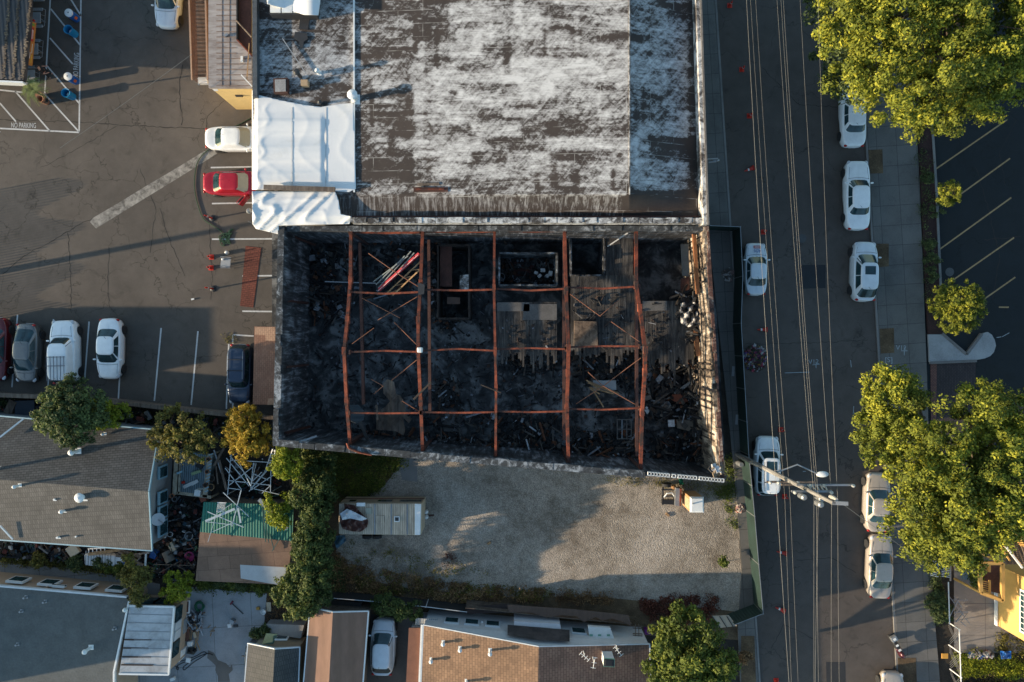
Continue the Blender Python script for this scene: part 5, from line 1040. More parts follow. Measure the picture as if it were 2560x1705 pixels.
for i in range(60):
    y=-200+i*6.6; z=zz(y); mb.beam(P(488,y,z),P(515,y,z),.2,.05)
mb.build('tread',DK,k)
for xa,xb in ((473,480),(514,519)):
    mb=MB(); pr=None
    for i in range(88):
        y=-180+i*4.3; z=zz(y); xt=xa+(xb-xa)*max(0,y)/205; A=P(xt,y,z+1.0); mb.beam((A[0],A[1],z),A,.035,.04)
    mb.build('baluster',BRN,k,)['kind']='stuff' if False else ''
    mb=MB(); ys=[-190,0,40,80,120,160,200]; 
    for a,b_ in zip(ys[:-1],ys[1:]): mb.beam(P(xa+(xb-xa)*max(0,a)/205,a,zz(a)+1.02),P(xa+(xb-xa)*max(0,b_)/205,b_,zz(b_)+1.02),.12,.06)
    mb.build('handrail',mat('brown_rail',(.12,.065,.045),.6,.25,3),k)
MB().prism(px2([(493,187),(518,187),(519,208),(495,209)],.3),0,.3).build('landing',WHITE,k)
MB().beam(P(496,210,.3),P(500,213,.3),.1,.1).build('end_post',GREYM,k)
for o in k.children:
    if 'kind' in o: del o['kind']
# shed roof at west wall
k=thing('lean_to','brown shingled lean to roof against the burned west wall','lean to',P(660,910,0)); 
MB().prism(px2([(636,816),(689,817),(686,1012),(632,1011)],2.4),2.25,2.4).build('roof',shingle('brown_paper_shingle',(.26,.13,.085),(.3,.165,.11),.3,.14,R(2),True,.75),k); MB().prism(px2([(640,820),(686,820),(684,1006),(636,1005)],2.2),0,2.2).build('wall',WOOD,k)
SH2=shingle('new_shingle',(.42,.25,.16),(.48,.3,.2),.3,.14,R(2),True,.7)
MB().prism(px2([(637,817),(688,818),(688,852),(664,852),(664,838),(637,836)],2.42),2.4,2.42).build('patch',SH2,k); MB().prism(px2([(670,996),(686,996),(686,1012),(668,1012)],2.42),2.4,2.42).build('patch',SH2,k)
# wooden retaining fence south of lot
k=thing('boundary_fence','long weathered timber fence along the south edge of the parking lot','fence',P(350,1010,0)); PF=[(-300,965),(0,988),(110,992),(240,1000),(430,1022),(560,1036),(690,1045)]
for a,b_ in zip(PF[:-1],PF[1:]):
    wallseg(MB(),a,b_,.3,1.7,1.8).build('capping_board',WOOD,k); wallseg(MB(),a,b_,.08,0,1.7).build('board_panel',WOOD,k)
# ---------------- houses ----------------
def gable(name,label,A,B,C,D,r0,r1,ze,zr_,roofm,wallm,over=.35,cat='house',trim=TRIM,gb=True):
    """A,B,C,D eave corners (px) : A-B one eave, D-C the other; ridge r0 (between A,D) to r1 (between B,C)"""
    k=thing(name,label,cat,P((A[0]+C[0])/2,(A[1]+C[1])/2,0)); a,b_,c,d=[P(*p,ze) for p in(A,B,C,D)]; e=P(*r0,zr_); f=P(*r1,zr_)
    for pts,nm in (((a,b_,f,e),'roof'),((c,d,e,f),'roof')):
        pts=[Vector(p) for p in pts]; nrm=(pts[1]-pts[0]).cross(pts[3]-pts[0]).normalized(); nrm*=(1 if nrm.z>0 else -1)
        dn=[p-Vector((0,0,.12)) for p in pts]; mb=MB().add(pts+dn,[(0,1,2,3),(7,6,5,4),(0,4,5,1),(1,5,6,2),(2,6,7,3),(3,7,4,0)]); mb.build(nm,roofm[0] if isinstance(roofm,tuple) and nm and pts[0]==Vector(a) else (roofm[1] if isinstance(roofm,tuple) else roofm),k)
    cx=(a[0]+c[0])/2; cy=(a[1]+c[1])/2
    def ins(p):
        v=Vector((p[0]-cx,p[1]-cy)); s=(v.length-over*1.3)/v.length; return (cx+v.x*s,cy+v.y*s)
    ia,ib,ic,id_=map(ins,(a,b_,c,d)); MB().prism([ia,ib,ic,id_],0,ze-.06).build('wall',wallm,k)
    for (p,q,r) in (((ia),(id_),e),((ib),(ic),f)):
        rr=ins((r[0],r[1])); MB().add([(p[0],p[1],ze-.1),(q[0],q[1],ze-.1),(rr[0],rr[1],zr_-.16)],[(0,1,2)]).build('gable_wall',wallm,k)
    if trim:
        for p,q in ((a,b_),(d,c)): MB().beam((p[0],p[1],ze-.05),(q[0],q[1],ze-.05),.1,.12).build('gutter',trim,k)
        for p,q in ((a,e),(e,d),(b_,f),(f,c)): MB().beam(Vector(p)+Vector((0,0,-.04)),Vector(q)+Vector((0,0,-.04)),.07,.14).build('fascia',trim,k)
    return k
SHG=shingle('grey_shingle',(.062,.062,.06),(.095,.092,.088),.34,.16,R(-4),False,.45); SHG2=shingle('grey_shingle_sunlit',(.092,.086,.078),(.125,.116,.105),.16,.34,R(-4),False,.6)  # south slope uses a lighter copy, its sunlight put into the colour
HW=mat('pale_house_wall',(.3,.29,.28),.8,.15,1)
kF=gable('house','grey shingled house with pale blue trim west of the cluttered yards','',None,None,None,None,None,0,0,None,None) if False else None
FA=(-260,1018);FB=(398,1075);FC=(380,1377);FD=(-260,1331)
kF=gable('house','grey shingled house with white vents and pale blue trim on the left','_' and FA,FB,FC,FD,(-260,1178),(372,1229),3.1,4.35,(SHG,SHG2),HW,trim=mat('pale_blue_trim',(.25,.4,.47),.6,.15,2))
wx=0
ex=[c for c in kF.children if c.name.startswith('wall')][0]
Ex=P(398,1075,3.1)[0]-.45
for y0,y1 in ((1162,1195),(1225,1258),(1262,1295),(1300,1338)):
    ya=P(0,y0,1.6)[1]; yb=P(0,y1,1.6)[1]; w_=MB().box((Ex-.02,(ya+yb)/2,1.7),(.14,abs(ya-yb),1.2)).build('window',mat('pale_blue_trim',(.25,.4,.47)),kF); g_=MB().box((Ex+.05,(ya+yb)/2,1.7),(.06,abs(ya-yb)-.25,.95)).build('pane',GL,w_)
for a,b_ in (((0,1093),(60,1046)),((0,1314),(32,1348))):
    tag(MB().beam(P(*a,3.75),P(*b_,3.3),.1,.08).build('ridge_flashing',WHITE),'white metal flashing strip on the '+('northwest' if a[1]<1200 else 'southwest')+' corner of the grey shingled roof','flashing')
def zF(y): return 3.1+1.25*(1-abs(y-1205)/150)
for x,y,h,r_,cap,lab in ((196,1127,.75,.13,1,'tall capped white flue with flashing near the north slope of the grey roof'),(50,1213,.5,.08,1,'slim white vent at the west of the grey roof ridge'),(208,1241,.4,.2,1,'big round white turbine vent south of the grey ridge'),(162,1276,.35,.09,1,'small white bent vent below the turbine vent'),(138,1248,.15,.07,0,'tiny grey vent with white flashing beside the turbine vent'),(148,1342,.25,.08,0,'dark capped vent with white flashing near the south gutter, western one'),(193,1340,.2,.06,0,'smaller vent with white flashing near the south gutter, eastern one'),(200,1077,.3,.07,1,'white vent half under the dark green tree'),(263,1084,.25,.06,1,'small white vent near the north gutter of the grey roof'),(-2,1172,.8,.1,1,'white vent at the left edge of the grey roof')):
    pipe('roof_vent',lab,x,y,zF(y),h,r_,WHITE,bool(cap),'roof vent')
k=thing('satellite_dish','round grey satellite dish mounted on the east wall of the grey shingled house','satellite dish',P(396,1300,2)); c=Vector(P(395,1299,2.4)); M=Matrix.Translation(c)@Matrix.Rotation(R(35),4,'Z')@Matrix.Rotation(R(35),4,'Y')
mb=MB(); mb.lathe((0,0,0),[(.02,0),(.25,.03),(.42,.1),(.45,.13),(.42,.12),(.02,.02)],22); mb.v=[tuple(M@Vector(p)) for p in mb.v]; mb.build('dish',mat('dish_grey',(.5,.52,.55),.4,.1,3),k); MB().tube([c,P(412,1310,2.6)],.02,6).build('arm',GREYM,k); MB().tube([c,P(385,1300,1.9)],.03,6).build('bracket',GREYM,k)
# flat roofed bottom-left house
FG=mat('grey_roof_felt',(.095,.102,.10),.9,.3,1.2,bmp=.5)
k=thing('flat_roof_house','beige house with a flat speckled grey roof at the bottom left','house',P(150,1600,0)); z_=2.9
q=px2([(-500,1424),(0,1466),(316,1494),(322,1510),(283,1680),(284,2200),(-500,2200)],z_)
MB().prism(q,z_-.2,z_).build('roof',FG,k)
q2=px2([(-500,1428),(0,1470),(312,1498),(316,1510),(290,1680),(290,2200),(-500,2200)],z_); MB().prism([(p[0],p[1]) for p in q2],0,z_-.2).build('wall',BEIGE,k)
wallseg(MB(),(-500,1423),(316,1493),.12,z_-.18,z_+.05).build('gutter',TRIM,k); wallseg(MB(),(322,1503),(284,1680),.12,z_-.18,z_+.06).build('fascia',WHITE,k); wallseg(MB(),(284,1680),(286,2000),.12,z_-.18,z_+.06).build('fascia',WHITE,k)
for xa in (18,98,132,190,270):
    t_=(xa-0)/316; c=P(xa,1466+28*t_-2,z_); b_=MB().box((c[0],c[1]+.05,1.75 if xa!=132 else 2.2),(1.25 if xa!=132 else .9,.16,1.0 if xa!=132 else .3),R(-5)).build('window',WHITE,k); MB().box((c[0],c[1]+.12,1.75 if xa!=132 else 2.2),(1.0,.06,.75 if xa!=132 else .1),R(-5)).build('pane',GL,b_)
MB().tube([P(107,1472,2.7),P(140,1457,1.6),P(154,1452,1.3)],.05,6).build('downpipe',BEIGE,k)
for x,y,h,lab in ((66,1492,.3,'rusty ended white vent at the top of the flat grey roof'),(114,1503,.3,'small vent near the gutter of the flat grey roof'),(55,1527,.25,'small vent at the middle left of the flat grey roof'),(45,1610,.25,'small vent at the lower left of the flat grey roof'),(228,1618,.7,'white gooseneck vent on the flat grey roof'),(288,1570,.3,'dark topped vent near the white lean to on the flat roof')):
    pipe('roof_vent',lab,x,y,z_,h,.07 if h<.5 else .11,WHITE if h>.5 else GREYM,h>.5,'roof vent')
k=thing('white_lean_to','white corrugated lean to roof with rust stains beside the patio','lean to',P(380,1590,0))
LR=streaky('painted_sheet',(.30,.30,.30),(.42,.43,.44),(.50,.51,.52),.8,.8,1)
q=[P(324,1514,2.95),P(436,1517,2.75),P(422,1686,2.75),P(298,1684,2.95)]; dn=[(p[0],p[1],p[2]-.1) for p in q]
MB().add(q+dn,[(3,2,1,0),(4,5,6,7),(0,1,5,4),(1,2,6,5),(2,3,7,6),(3,0,4,7)]).build('roof',LR,k)
mb=MB(); mr=MB()
for i in range(1,8):
    t_=i/8; a=(324-26*t_,1514+170*t_); b_=(436-14*t_,1517+169*t_); mb.beam(P(*a,2.965),P(*b_,2.765),.035,.03)
mb.build('roof_seam',GREY,k)
for i,(y,l) in enumerate(((1599,82),(1620,76),(1642,86),(1662,95))): mr.beam(P(309-i*2,y,2.985),P(309-i*2+l*.85,y+1,2.985-.15),.1,.02)
mr.build('rust_stain',mat('rust_streak',(.045,.03,.025),.9,.5,5),k)
for a,b_,za,zb in (((324,1514),(436,1517),2.95,2.75),((436,1517),(422,1686),2.75,2.75),((298,1684),(422,1686),2.95,2.75)): MB().beam(P(*a,za-.02),P(*b_,zb-.02),.12,.15).build('fascia',WHITE,k)
MB().prism(px2([(330,1520),(433,1522),(420,1680),(305,1680)],2.6),0,2.6).build('wall',BEIGE,k)
for y0,y1 in ((1525,1560),(1562,1583),(1585,1608),(1612,1650)): a=P(437-(y0-1517)*.085,y0,2.6); b_=P(437-(y1-1517)*.085,y1,2.6); MB().box(((a[0]+b_[0])/2+.0,(a[1]+b_[1])/2,1.9),(.12,abs(a[1]-b_[1]),.9),R(-5)).build('window',GL if y0 not in(1562,1585) else TRIM,k)
for xa in (360,395): c=P(xa,1515,2.6); MB().box((c[0],c[1]+.05,1.7),(1.2,.1,1.0)).build('window',GL,k)
tag(MB().ell(P(312,1525,3.1),(.16,.16,.16)).build('globe_lamp',WHITE,smooth=True),'white globe lamp on the corner where the lean to meets the flat roof','globe lamp')
# brown gable
BRF=stripes('brown_roll_felt',(.20,.115,.078),(.225,.13,.09),1.0,R(0),.14,0,.9,.1)
kg=gable('shed','long brown gable roof beside the driveway at the bottom',(775,1518),(752,1790),(900,1800),(921,1528),(832,1530),(818,1790),2.6,3.25,BRF,WOOD,trim=WHITE,cat='shed')
kj=gable('shed','small shed with dark blue grey gable roof beside the patio',(620,1608),(604,1800),(742,1800),(749,1618),(687,1622),(677,1800),2.5,3.5,(shingle('slate_shingle',(.06,.06,.058),(.075,.072,.068),.14,.34,0,False,.6)),CREAM,trim=TRIM,cat='shed')
c=P(700,1612,2.3); MB().box((c[0],c[1]+.3,1.9),(.9,.1,.5)).build('window',WHITE,kj); MB().box((c[0],c[1]+.36,1.9),(.7,.04,.35)).build('pane',GL,kj)
tag(MB().prism(px2([(666,1583),(694,1585),(683,1610),(655,1610)],2.0),1.95,2.02).build('canopy_panel',mat('sage_green',(.06,.12,.09),.7,.2,2)),'sage green panel leaning on the gable end of the small shed','panel')
tag(MB().prism(px2([(666,1560),(760,1563),(752,1596),(672,1585)],.9),0,.9).build('low_wall_box',concrete('pale_render',(.35,.34,.33))),'pale rendered low block north of the small shed','block')
# green + brown roof
GCR=stripes('green_corrugated',(.006,.10,.07),(.012,.16,.115),.2,R(-2),.12,.0,.7,.45); BPAP=shingle('brown_roofing_felt',(.15,.09,.062),(.18,.11,.077),1.6,1.0,R(-4),False,.6)
k=thing('yard_shed','yard shed roofed with green corrugated sheets and brown felt','shed',P(610,1360,0))
z_=2.6; q=[P(509,1255,z_),P(734,1263,z_),P(731,1353,z_+.3),P(500,1330,z_+.3)]; MB().add(q+[(p[0],p[1],p[2]-.05) for p in q],[(3,2,1,0),(4,5,6,7),(0,1,5,4),(1,2,6,5),(2,3,7,6),(3,0,4,7)]).build('green_roof',GCR,k)
q=[P(500,1329,z_+.27),P(731,1352,z_+.27),P(717,1462,z_-.1),P(489,1452,z_-.1)]; MB().add(q+[(p[0],p[1],p[2]-.06) for p in q],[(3,2,1,0),(4,5,6,7),(0,1,5,4),(1,2,6,5),(2,3,7,6),(3,0,4,7)]).build('felt_roof',BPAP,k)
MB().prism(px2([(600,1405),(690,1412),(716,1425),(712,1463),(640,1462),(600,1440)],z_+.08),z_-.3,lambda x,y:z_+.27-.0).build('metal_sheet',GREYM,k) if False else None
q=[P(600,1406,z_+.06),P(716,1416,z_+.05),P(711,1465,z_-.06),P(602,1446,z_+.0)]; MB().add(q+[(p[0],p[1],p[2]-.02) for p in q],[(3,2,1,0),(4,5,6,7),(0,1,5,4),(1,2,6,5),(2,3,7,6),(3,0,4,7)]).build('metal_sheet',mat('pale_metal_sheet',(.34,.36,.38),.5,.15,2),k)
MB().prism(px2([(514,1260),(728,1268),(712,1452),(496,1445)],2.4),0,2.4).build('wall',WOOD,k)
for i,(a,b_,w_) in enumerate((((558,1231),(622,1291),.05),((603,1225),(580,1316),.06),((519,1279),(609,1318),.06),((514,1303),(587,1272),.16),((595,1270),(602,1307),.12),((514,1304),(581,1312),.04),((530,1330),(581,1307),.04),((520,1355),(543,1280),.03),((545,1282),(580,1259),.03))):
    tag(MB().beam(P(*a,3.0+.03*i),P(*b_,3.02+.03*i),w_,.05).build('aluminium_strip',mat('bare_aluminium',(.45,.5,.52),.35,.15,4,.3)),'pale aluminium strip lying across the green corrugated roof','metal strip','aluminium strips on the green roof')
tag(MB().beam(P(648,1248,3.1),P(718,1322,3.1),.28,.14).build('gutter_length',GREYM),'long wide grey gutter leaning over the northeast of the green roof','gutter')
k=thing('metal_grille','white slatted metal grille lying at the top of the green roof','grille',P(553,1268,2.9))
for i in range(8): MB().beam(P(545+i*2.6,1256,2.85),P(542+i*2.6,1279,2.9),.025,.03).build('slat',WHITE,k)
MB().beam(P(543,1256,2.87),P(566,1257,2.87),.04,.04).build('rail',WHITE,k); MB().beam(P(541,1279,2.92),P(562,1280,2.92),.04,.04).build('rail',WHITE,k)
for a,b_ in (((660,1275),(672,1357)),((675,1335),(685,1375)),((700,1345),(680,1378)),((655,1262),(664,1355))): tag(MB().beam(P(*a,3.05),P(*b_,3.0),.05,.05).build('dark_strip',mat('dark_green_strip',(.03,.07,.06),.5,.2,3)),'dark green strip leaning over the ridge of the yard shed','metal strip','dark strips on the yard shed roof')
# greenhouse frame
k=thing('greenhouse_frame','bare pale aluminium greenhouse frame without glass in the back yard','greenhouse frame',P(620,1190,0)); AL=MC['bare_aluminium']
def bar(a,b_,za,zb,w_=.05): MB().beam(P(*a,za),P(*b_,zb),w_,w_).build('bar',AL,k)
for a,b_ in (((578,1136),(569,1238)),((678,1156),(676,1234)),((575,1150),(678,1156)),((570,1201),(676,1213)),((569,1220),(600,1224)),((566,1145),(623,1215)),((575,1140),(628,1200)),((563,1170),(604,1224)),((570,1215),(635,1165)),((623,1228),(668,1176)),((628,1225),(684,1187)),((634,1157),(627,1220)),((655,1180),(632,1202)),((635,1185),(670,1200)),((655,1233),(675,1215)),((627,1220),(698,1236))): bar(a,b_,2.3,2.3)
for a,b_ in (((600,1160),(627,1215)),((640,1160),(627,1215)),((665,1176),(627,1222))): bar(a,b_,2.3,3.1)
for x,y in ((578,1140),(569,1236),(676,1158),(676,1232)): c=P(x,y,2.3); MB().beam((c[0],c[1],0),(c[0],c[1],2.3),.06,.06).build('leg',AL,k)
k=thing('folding_ladder','white step ladder standing by the yellow tree in the back yard','ladder',P(668,1165,0)); A=P(682,1122,2.9);B=P(662,1179,.1);A2=P(688,1124,2.9);B2=P(682,1176,.1)
for a,b_ in ((A,B),(A2,B2)): MB().beam(a,b_,.06,.06).build('rail',WHITE,k)
for i in range(7): t_=(i+.5)/7; MB().beam(Vector(A).lerp(Vector(B),t_),Vector(A2).lerp(Vector(B2),t_),.05,.05).build('rung',WHITE,k)
sheet('yard_floor',[(430,1120),(700,1120),(735,1255),(505,1250),(500,1340),(488,1470),(385,1440),(400,1260)],.02,SOIL)
# deck
k=thing('wooden_deck','pale blue washed timber deck with cream railings full of pots','deck',P(490,1190,0)); z_=.6
MB().prism(px2([(452,1128),(532,1140),(520,1240),(444,1232)],z_),0,z_).build('planks',stripes('washed_planks',(.09,.13,.15),(.26,.33,.36),.14,R(-3),.35),k)
CRW=streaky('cream_rail',(.18,.15,.11),(.36,.31,.23),(.45,.4,.32),2,2,1)
for a,b_,w_ in (((442,1128),(436,1236),.3),((451,1130),(447,1234),.12),((444,1232),(528,1243),.22),((526,1135),(512,1243),.34)): MB().beam(P(*a,1.35),P(*b_,1.35),w_,.06).build('rail_top',CRW,k)
for i in range(12): t_=i/12; MB().beam(P(523-t_*12,1138+t_*100,1.4),P(532-t_*12,1134+t_*100,1.4),.07,.04).build('blue_bracket',mat('pale_blue_trim',(.2,.4,.5)),k)
for x,y in ((442,1128),(436,1236),(528,1243),(532,1135)): c=P(x,y,1.3); MB().beam((c[0],c[1],0),(c[0],c[1],1.35),.1,.1).build('post',CRW,k)
MB().beam(P(442,1184,1.42),P(456,1178,1.42),.14,.05).build('cross_board',MC['pale_blue_trim'],k)
# junk items
def pot(label,x,y,z,r,h,m,cat='pot',name='plant_pot',fill=None): 
    k=thing(name,label,cat,P(x,y,z)); c=P(x,y,z); MB().lathe(c,[(r*.8,0),(r,h),(r*1.1,h),(r*.9,h-.02),(r*.75,h*.5),(.001,h*.5)],16).build('shell',m,k); MB().lathe((c[0],c[1],z+h*.7),[(r*.85,0),(.001,.03)],12).build('fill',fill or SOIL,k)
pot('terracotta pot on the northeast deck railing',524,1147,1.4,.16,.28,TERRA); pot('smaller terracotta pot on the east deck railing',520,1178,1.4,.14,.25,TERRA); pot('brown pot midway down the east deck railing',517,1211,1.4,.16,.28,mat('brown_clay',(.12,.06,.035),.8,.2,3)); pot('wide woven basket hanging outside the east deck railing',531,1216,1.0,.24,.3,TAN,'basket','basket'); pot('terracotta pot on the southwest deck corner',433,1238,1.3,.15,.25,TERRA); pot('large black tub in the junk yard below the deck',467,1267,.02,.28,.5,BLACK,'tub','tub'); pot('dark grey pot beside the black tub',494,1275,.02,.19,.35,DARK); pot('pale blue round tub with junk near the shed corner',463,1348,.02,.25,.35,mat('faded_blue',(.05,.13,.16),.5,.2,3),'tub','tub'); pot('round wire basket of scrap beside the shed wall',478,1336,.02,.3,.4,GREY,'basket','basket',SCR); pot('grey pot below the southwest deck corner',440,1246,.02,.18,.3,GREY); pot('straw coloured basket outside the lower east deck railing',532,1195,1.0,.22,.2,WOOD,'basket','basket')
tag(MB().lathe(P(474,1391,.3),[(.01,0),(.36,.02),(.38,.05),(.3,.07),(.01,.08)],20).build('plastic_disc',MAGENTA),'round magenta plastic lid near the shed wall','lid')
k=thing('clay_drain_pipe','wide grey concrete pipe section lying in the yard','pipe section',P(420,1392,.3)); a=Vector(P(415,1378,.3)); b_=Vector(P(427,1403,.32)); MB().tube([a,b_,b_,b_-(b_-a)*.1],[.33,.35,.27,.26],20).build('shell',mat('grey_clay',(.2,.17,.14),.8,.2,3),k); MB().tube([b_-(b_-a)*.06,b_-(b_-a)*.02],[.26,.265],16).build('bore',BLACK,k)
def crate(name,label,x,y,z,d,rz,m,cat): return tag(MB().box(P(x,y,z+d[2]/2),d,R(rz)).build(name,m,bevel=.03),label,cat)
crate('storage_box','cream plastic box lying tilted in the middle of the yard',432,1366,.1,(.7,.4,.4),-60,CREAM,'box'); crate('white_tube','short white tube beside the cream box',450,1369,.1,(.5,.1,.1),10,WHITE,'tube'); crate('white_case','white appliance door leaning by the house wall',414,1332,.1,(.3,.7,.3),-10,WHITE,'appliance'); crate('white_bag','white plastic bag by the satellite dish wall',401,1326,.1,(.35,.45,.3),30,WHITE,'bag'); crate('blue_tub','blue plastic crate at the south end of the yard',386,1385,.05,(.5,.6,.4),-20,BLUE,'crate'); crate('cyan_bottle','turquoise bottle beside the magenta lid',442,1399,.05,(.12,.4,.12),10,CYAN,'bottle'); crate('white_chair_seat','white plastic garden chair on the deck corner',499,1230,.6,(.45,.45,.8),-10,WHITE,'chair'); crate('green_tub','bright green plastic bag on the deck',504,1150,.65,(.3,.25,.25),30,mat('bright_green',(.02,.25,.05),.5,.2,3),'bag'); crate('black_box','black plastic case on the deck',500,1163,.65,(.5,.4,.3),-30,BLACK,'case'); crate('trough_planter','long pale green trough planter on the deck',491,1181,.65,(.75,.22,.2),20,mat('pale_green',(.3,.38,.2),.6,.2,3),'planter'); crate('white_board','white board lying on the deck, larger one',472,1212,.65,(.9,.25,.04),25,WHITE,'board'); crate('white_board','small white board lying on the deck',487,1206,.68,(.55,.25,.04),30,WHITE,'board'); crate('red_pot','little red pot on the deck floor',458,1206,.65,(.2,.2,.2),0,RED,'pot'); crate('orange_planter','orange potted shrub at the southeast deck corner',509,1246,.5,(.45,.45,.3),20,mat('faded_orange',(.3,.09,.05),.8,.4,3),'planter')
tag(MB().tube([P(478+12*math.sin(i*.9),1362+10*math.cos(i*1.27),.15) for i in range(26)],.02,5).build('extension_cable',ORANGE),'tangled orange extension cord beside the shed wall','cord')
tag(MB().tube([P(425+7*math.cos(i*.7),1336+6*math.sin(i*.7),.3+.01*i) for i in range(20)],.02,5).build('cable_coil',WHITE),'coil of white cord in the yard','cord')
YJ=scrapmat('yard_junk',[(0,(.012,.012,.014)),(.45,(.04,.03,.025)),(.6,(.09,.05,.03)),(.7,(.03,.06,.08)),(.78,(.18,.18,.18)),(.86,(.14,.03,.02)),(.91,(.02,.07,.04)),(.95,(.4,.4,.4))])
debris('yard_clutter','dense dark clutter of pots and scrap in the yard east of the grey house',[(398,1250),(505,1250),(492,1420),(385,1410),(392,1330)],0,420,.08,.34,YJ,.5,.2)
debris('yard_clutter','dark clutter under the bare greenhouse frame',[(560,1140),(700,1150),(700,1245),(560,1245)],0,180,.08,.32,YJ,.5,.2)
debris('yard_clutter','heaped junk between the grey house and the concrete side path',[(0,1350),(110,1358),(370,1382),(370,1430),(200,1405),(0,1392)],0,420,.1,.4,YJ,.7,.25)
debris('yard_clutter','junk in the passage between the grey house and the parking lot fence',[(0,1000),(230,1010),(380,1030),(560,1050),(560,1090),(400,1066),(240,1048),(0,1040)],0,240,.1,.4,YJ,.6,.25)
debris('yard_clutter','scrap timber and frames south of the yard clutter',[(385,1405),(490,1415),(488,1460),(385,1440)],0,90,.1,.4,YJ,.5,.5)
for i,(a,b_,w_,lab) in enumerate((((535,1125),(560,1200),.1,'western'),((548,1150),(566,1225),.18,'wide middle'),((540,1165),(545,1210),.1,'short'),((560,1120),(535,1165),.16,'dark northern'))): tag(MB().beam(P(*a,1.2+.05*i),P(*b_,1.2+.05*i),w_,.05).build('plank',WOOD if i else GREYM),f'{lab} weathered plank leaning between the deck and the greenhouse frame','plank')
crate('tarp_sheet','dark blue tarp panel at the passage by the dark green tree',62,1026,.6,(1.5,1.5,.05),2,mat('navy_tarp',(.01,.025,.045),.6,.3,3),'panel'); crate('wooden_pallet','broken tan wooden crate in the passage at the left edge',28,1018,.4,(.6,1.1,.3),-25,WOOD,'crate'); crate('red_bin','dull red bin in the passage behind the yellow green bush',352,1048,.2,(.6,.4,.3),-10,mat('dull_red',(.15,.03,.02),.6,.3,3),'bin'); crate('grey_frame_box','grey plastic frame in the dark passage',371,1038,.3,(.35,.7,.2),30,GREYM,'frame')
# shopping trolley etc south of grey house
k=thing('pickup_canopy','white vehicle canopy shell lying under scrap south of the grey house','canopy',P(238,1400,0)); MB().prism(px2([(207,1384),(290,1388),(288,1417),(262,1420),(208,1414)],.9),.05,.9,.94).build('shell',WHITE,k,bevel=.1); mb=MB()
for i in range(10): mb.beam(P(214+i*7,1386,.95),P(213+i*7,1413,.95),.02,.03)
mb.build('rack_bars',BLACK,k)
k=thing('shelf_ladder','white ladder rack lying on the canopy shell','rack',P(240,1376,1)); 
for y in(1372,1383): MB().beam(P(220,y,1.05),P(262,y-2,1.05),.06,.05).build('rail',WHITE,k)
for x in (222,232,242,252,262): MB().beam(P(x,1371,1.06),P(x,1383,1.06),.05,.05).build('rung',WHITE,k)
for i,(a,b_,w_,m_) in enumerate((((221,1386),(302,1374),.22,TAN),((300,1376),(352,1392),.2,WOOD),((290,1389),(310,1391),.2,WOOD),((310,1391),(358,1413),.18,WOOD),((296,1380),(340,1400),.12,WOOD))): tag(MB().beam(P(*a,1.1+.04*i),P(*b_,1.1+.04*i),w_,.06).build('plank',m_),('tan','upper brown','short brown','long lower','thin middle')[i]+' plank in the timber heap south of the grey house','plank')
crate('white_blue_case','white case with a blue cloth in the timber heap',302,1402,.5,(.9,.6,.3),-25,WHITE,'case'); crate('blue_cloth','blue cloth draped on the white case',312,1407,.85,(.35,.3,.05),-20,BLUE,'cloth'); crate('tilted_shade','pale crumpled umbrella cover in the junk heap',184,1375,.6,(.8,.8,.3),35,CREAM,'cover'); crate('silver_box','silver box below the pale cover',192,1393,.3,(.4,.4,.3),40,GREYM,'box')
tag(MB().beam(P(365,1385,2.2),P(362,1438,2.2),.1,.1).build('white_post_rail',WHITE),'white vertical rail beside the bushes at the yard corner','rail')
for i,(a,b_) in enumerate((((385,1411),(488,1414)),((398,1432),(455,1400)),((440,1412),(486,1440)),((470,1405),(486,1418)))): tag(MB().beam(P(*a,1.4),P(*b_,1.4),.05,.05).build('trellis_bar',WOOD),'thin bar of the broken trellis frame south of the yard','bar','broken trellis bars south of the yard')
# patio things
tag(MB().tube([P(499+(10+3*math.sin(i*.31))*math.cos(i*.55),1516+(11+3*math.sin(i*.23))*math.sin(i*.55),.06+.004*i) for i in range(60)],.03,6).build('garden_hose',mat('bright_hose',(.01,.12,.06),.5,.2,4)),'bright green hose coiled on the patio by the lean to','hose')
tag(MB().tube([P(x,y,.06) for x,y in smooth([(425,1660),(440,1655),(463,1650),(490,1640),(508,1630),(516,1634),(505,1643),(485,1655),(470,1668),(460,1675),(458,1668),(468,1660),(480,1650),(500,1640),(520,1634),(532,1638)],4)],.03,6).build('garden_hose',BLACK),'long black hose looping across the lower patio','hose')
tag(MB().tube([P(x,y,.06) for x,y in smooth([(427,1661),(436,1665),(445,1668),(446,1674),(441,1672),(444,1664),(460,1656),(470,1653)],4)],.028,6).build('garden_hose',BLACK),'short black hose loop beside the lean to corner','hose')
def broom(): 
    k=thing('push_broom','red headed push broom lying on the patio','broom',P(595,1520,.05)); MB().beam(P(579,1508,.08),P(608,1535,.05),.05,.05).build('handle',DARK,k); MB().beam(P(576,1511,.08),P(582,1503,.08),.12,.1).build('head',mat('maroon',(.14,.01,.03),.6,.2,3),k)
broom()
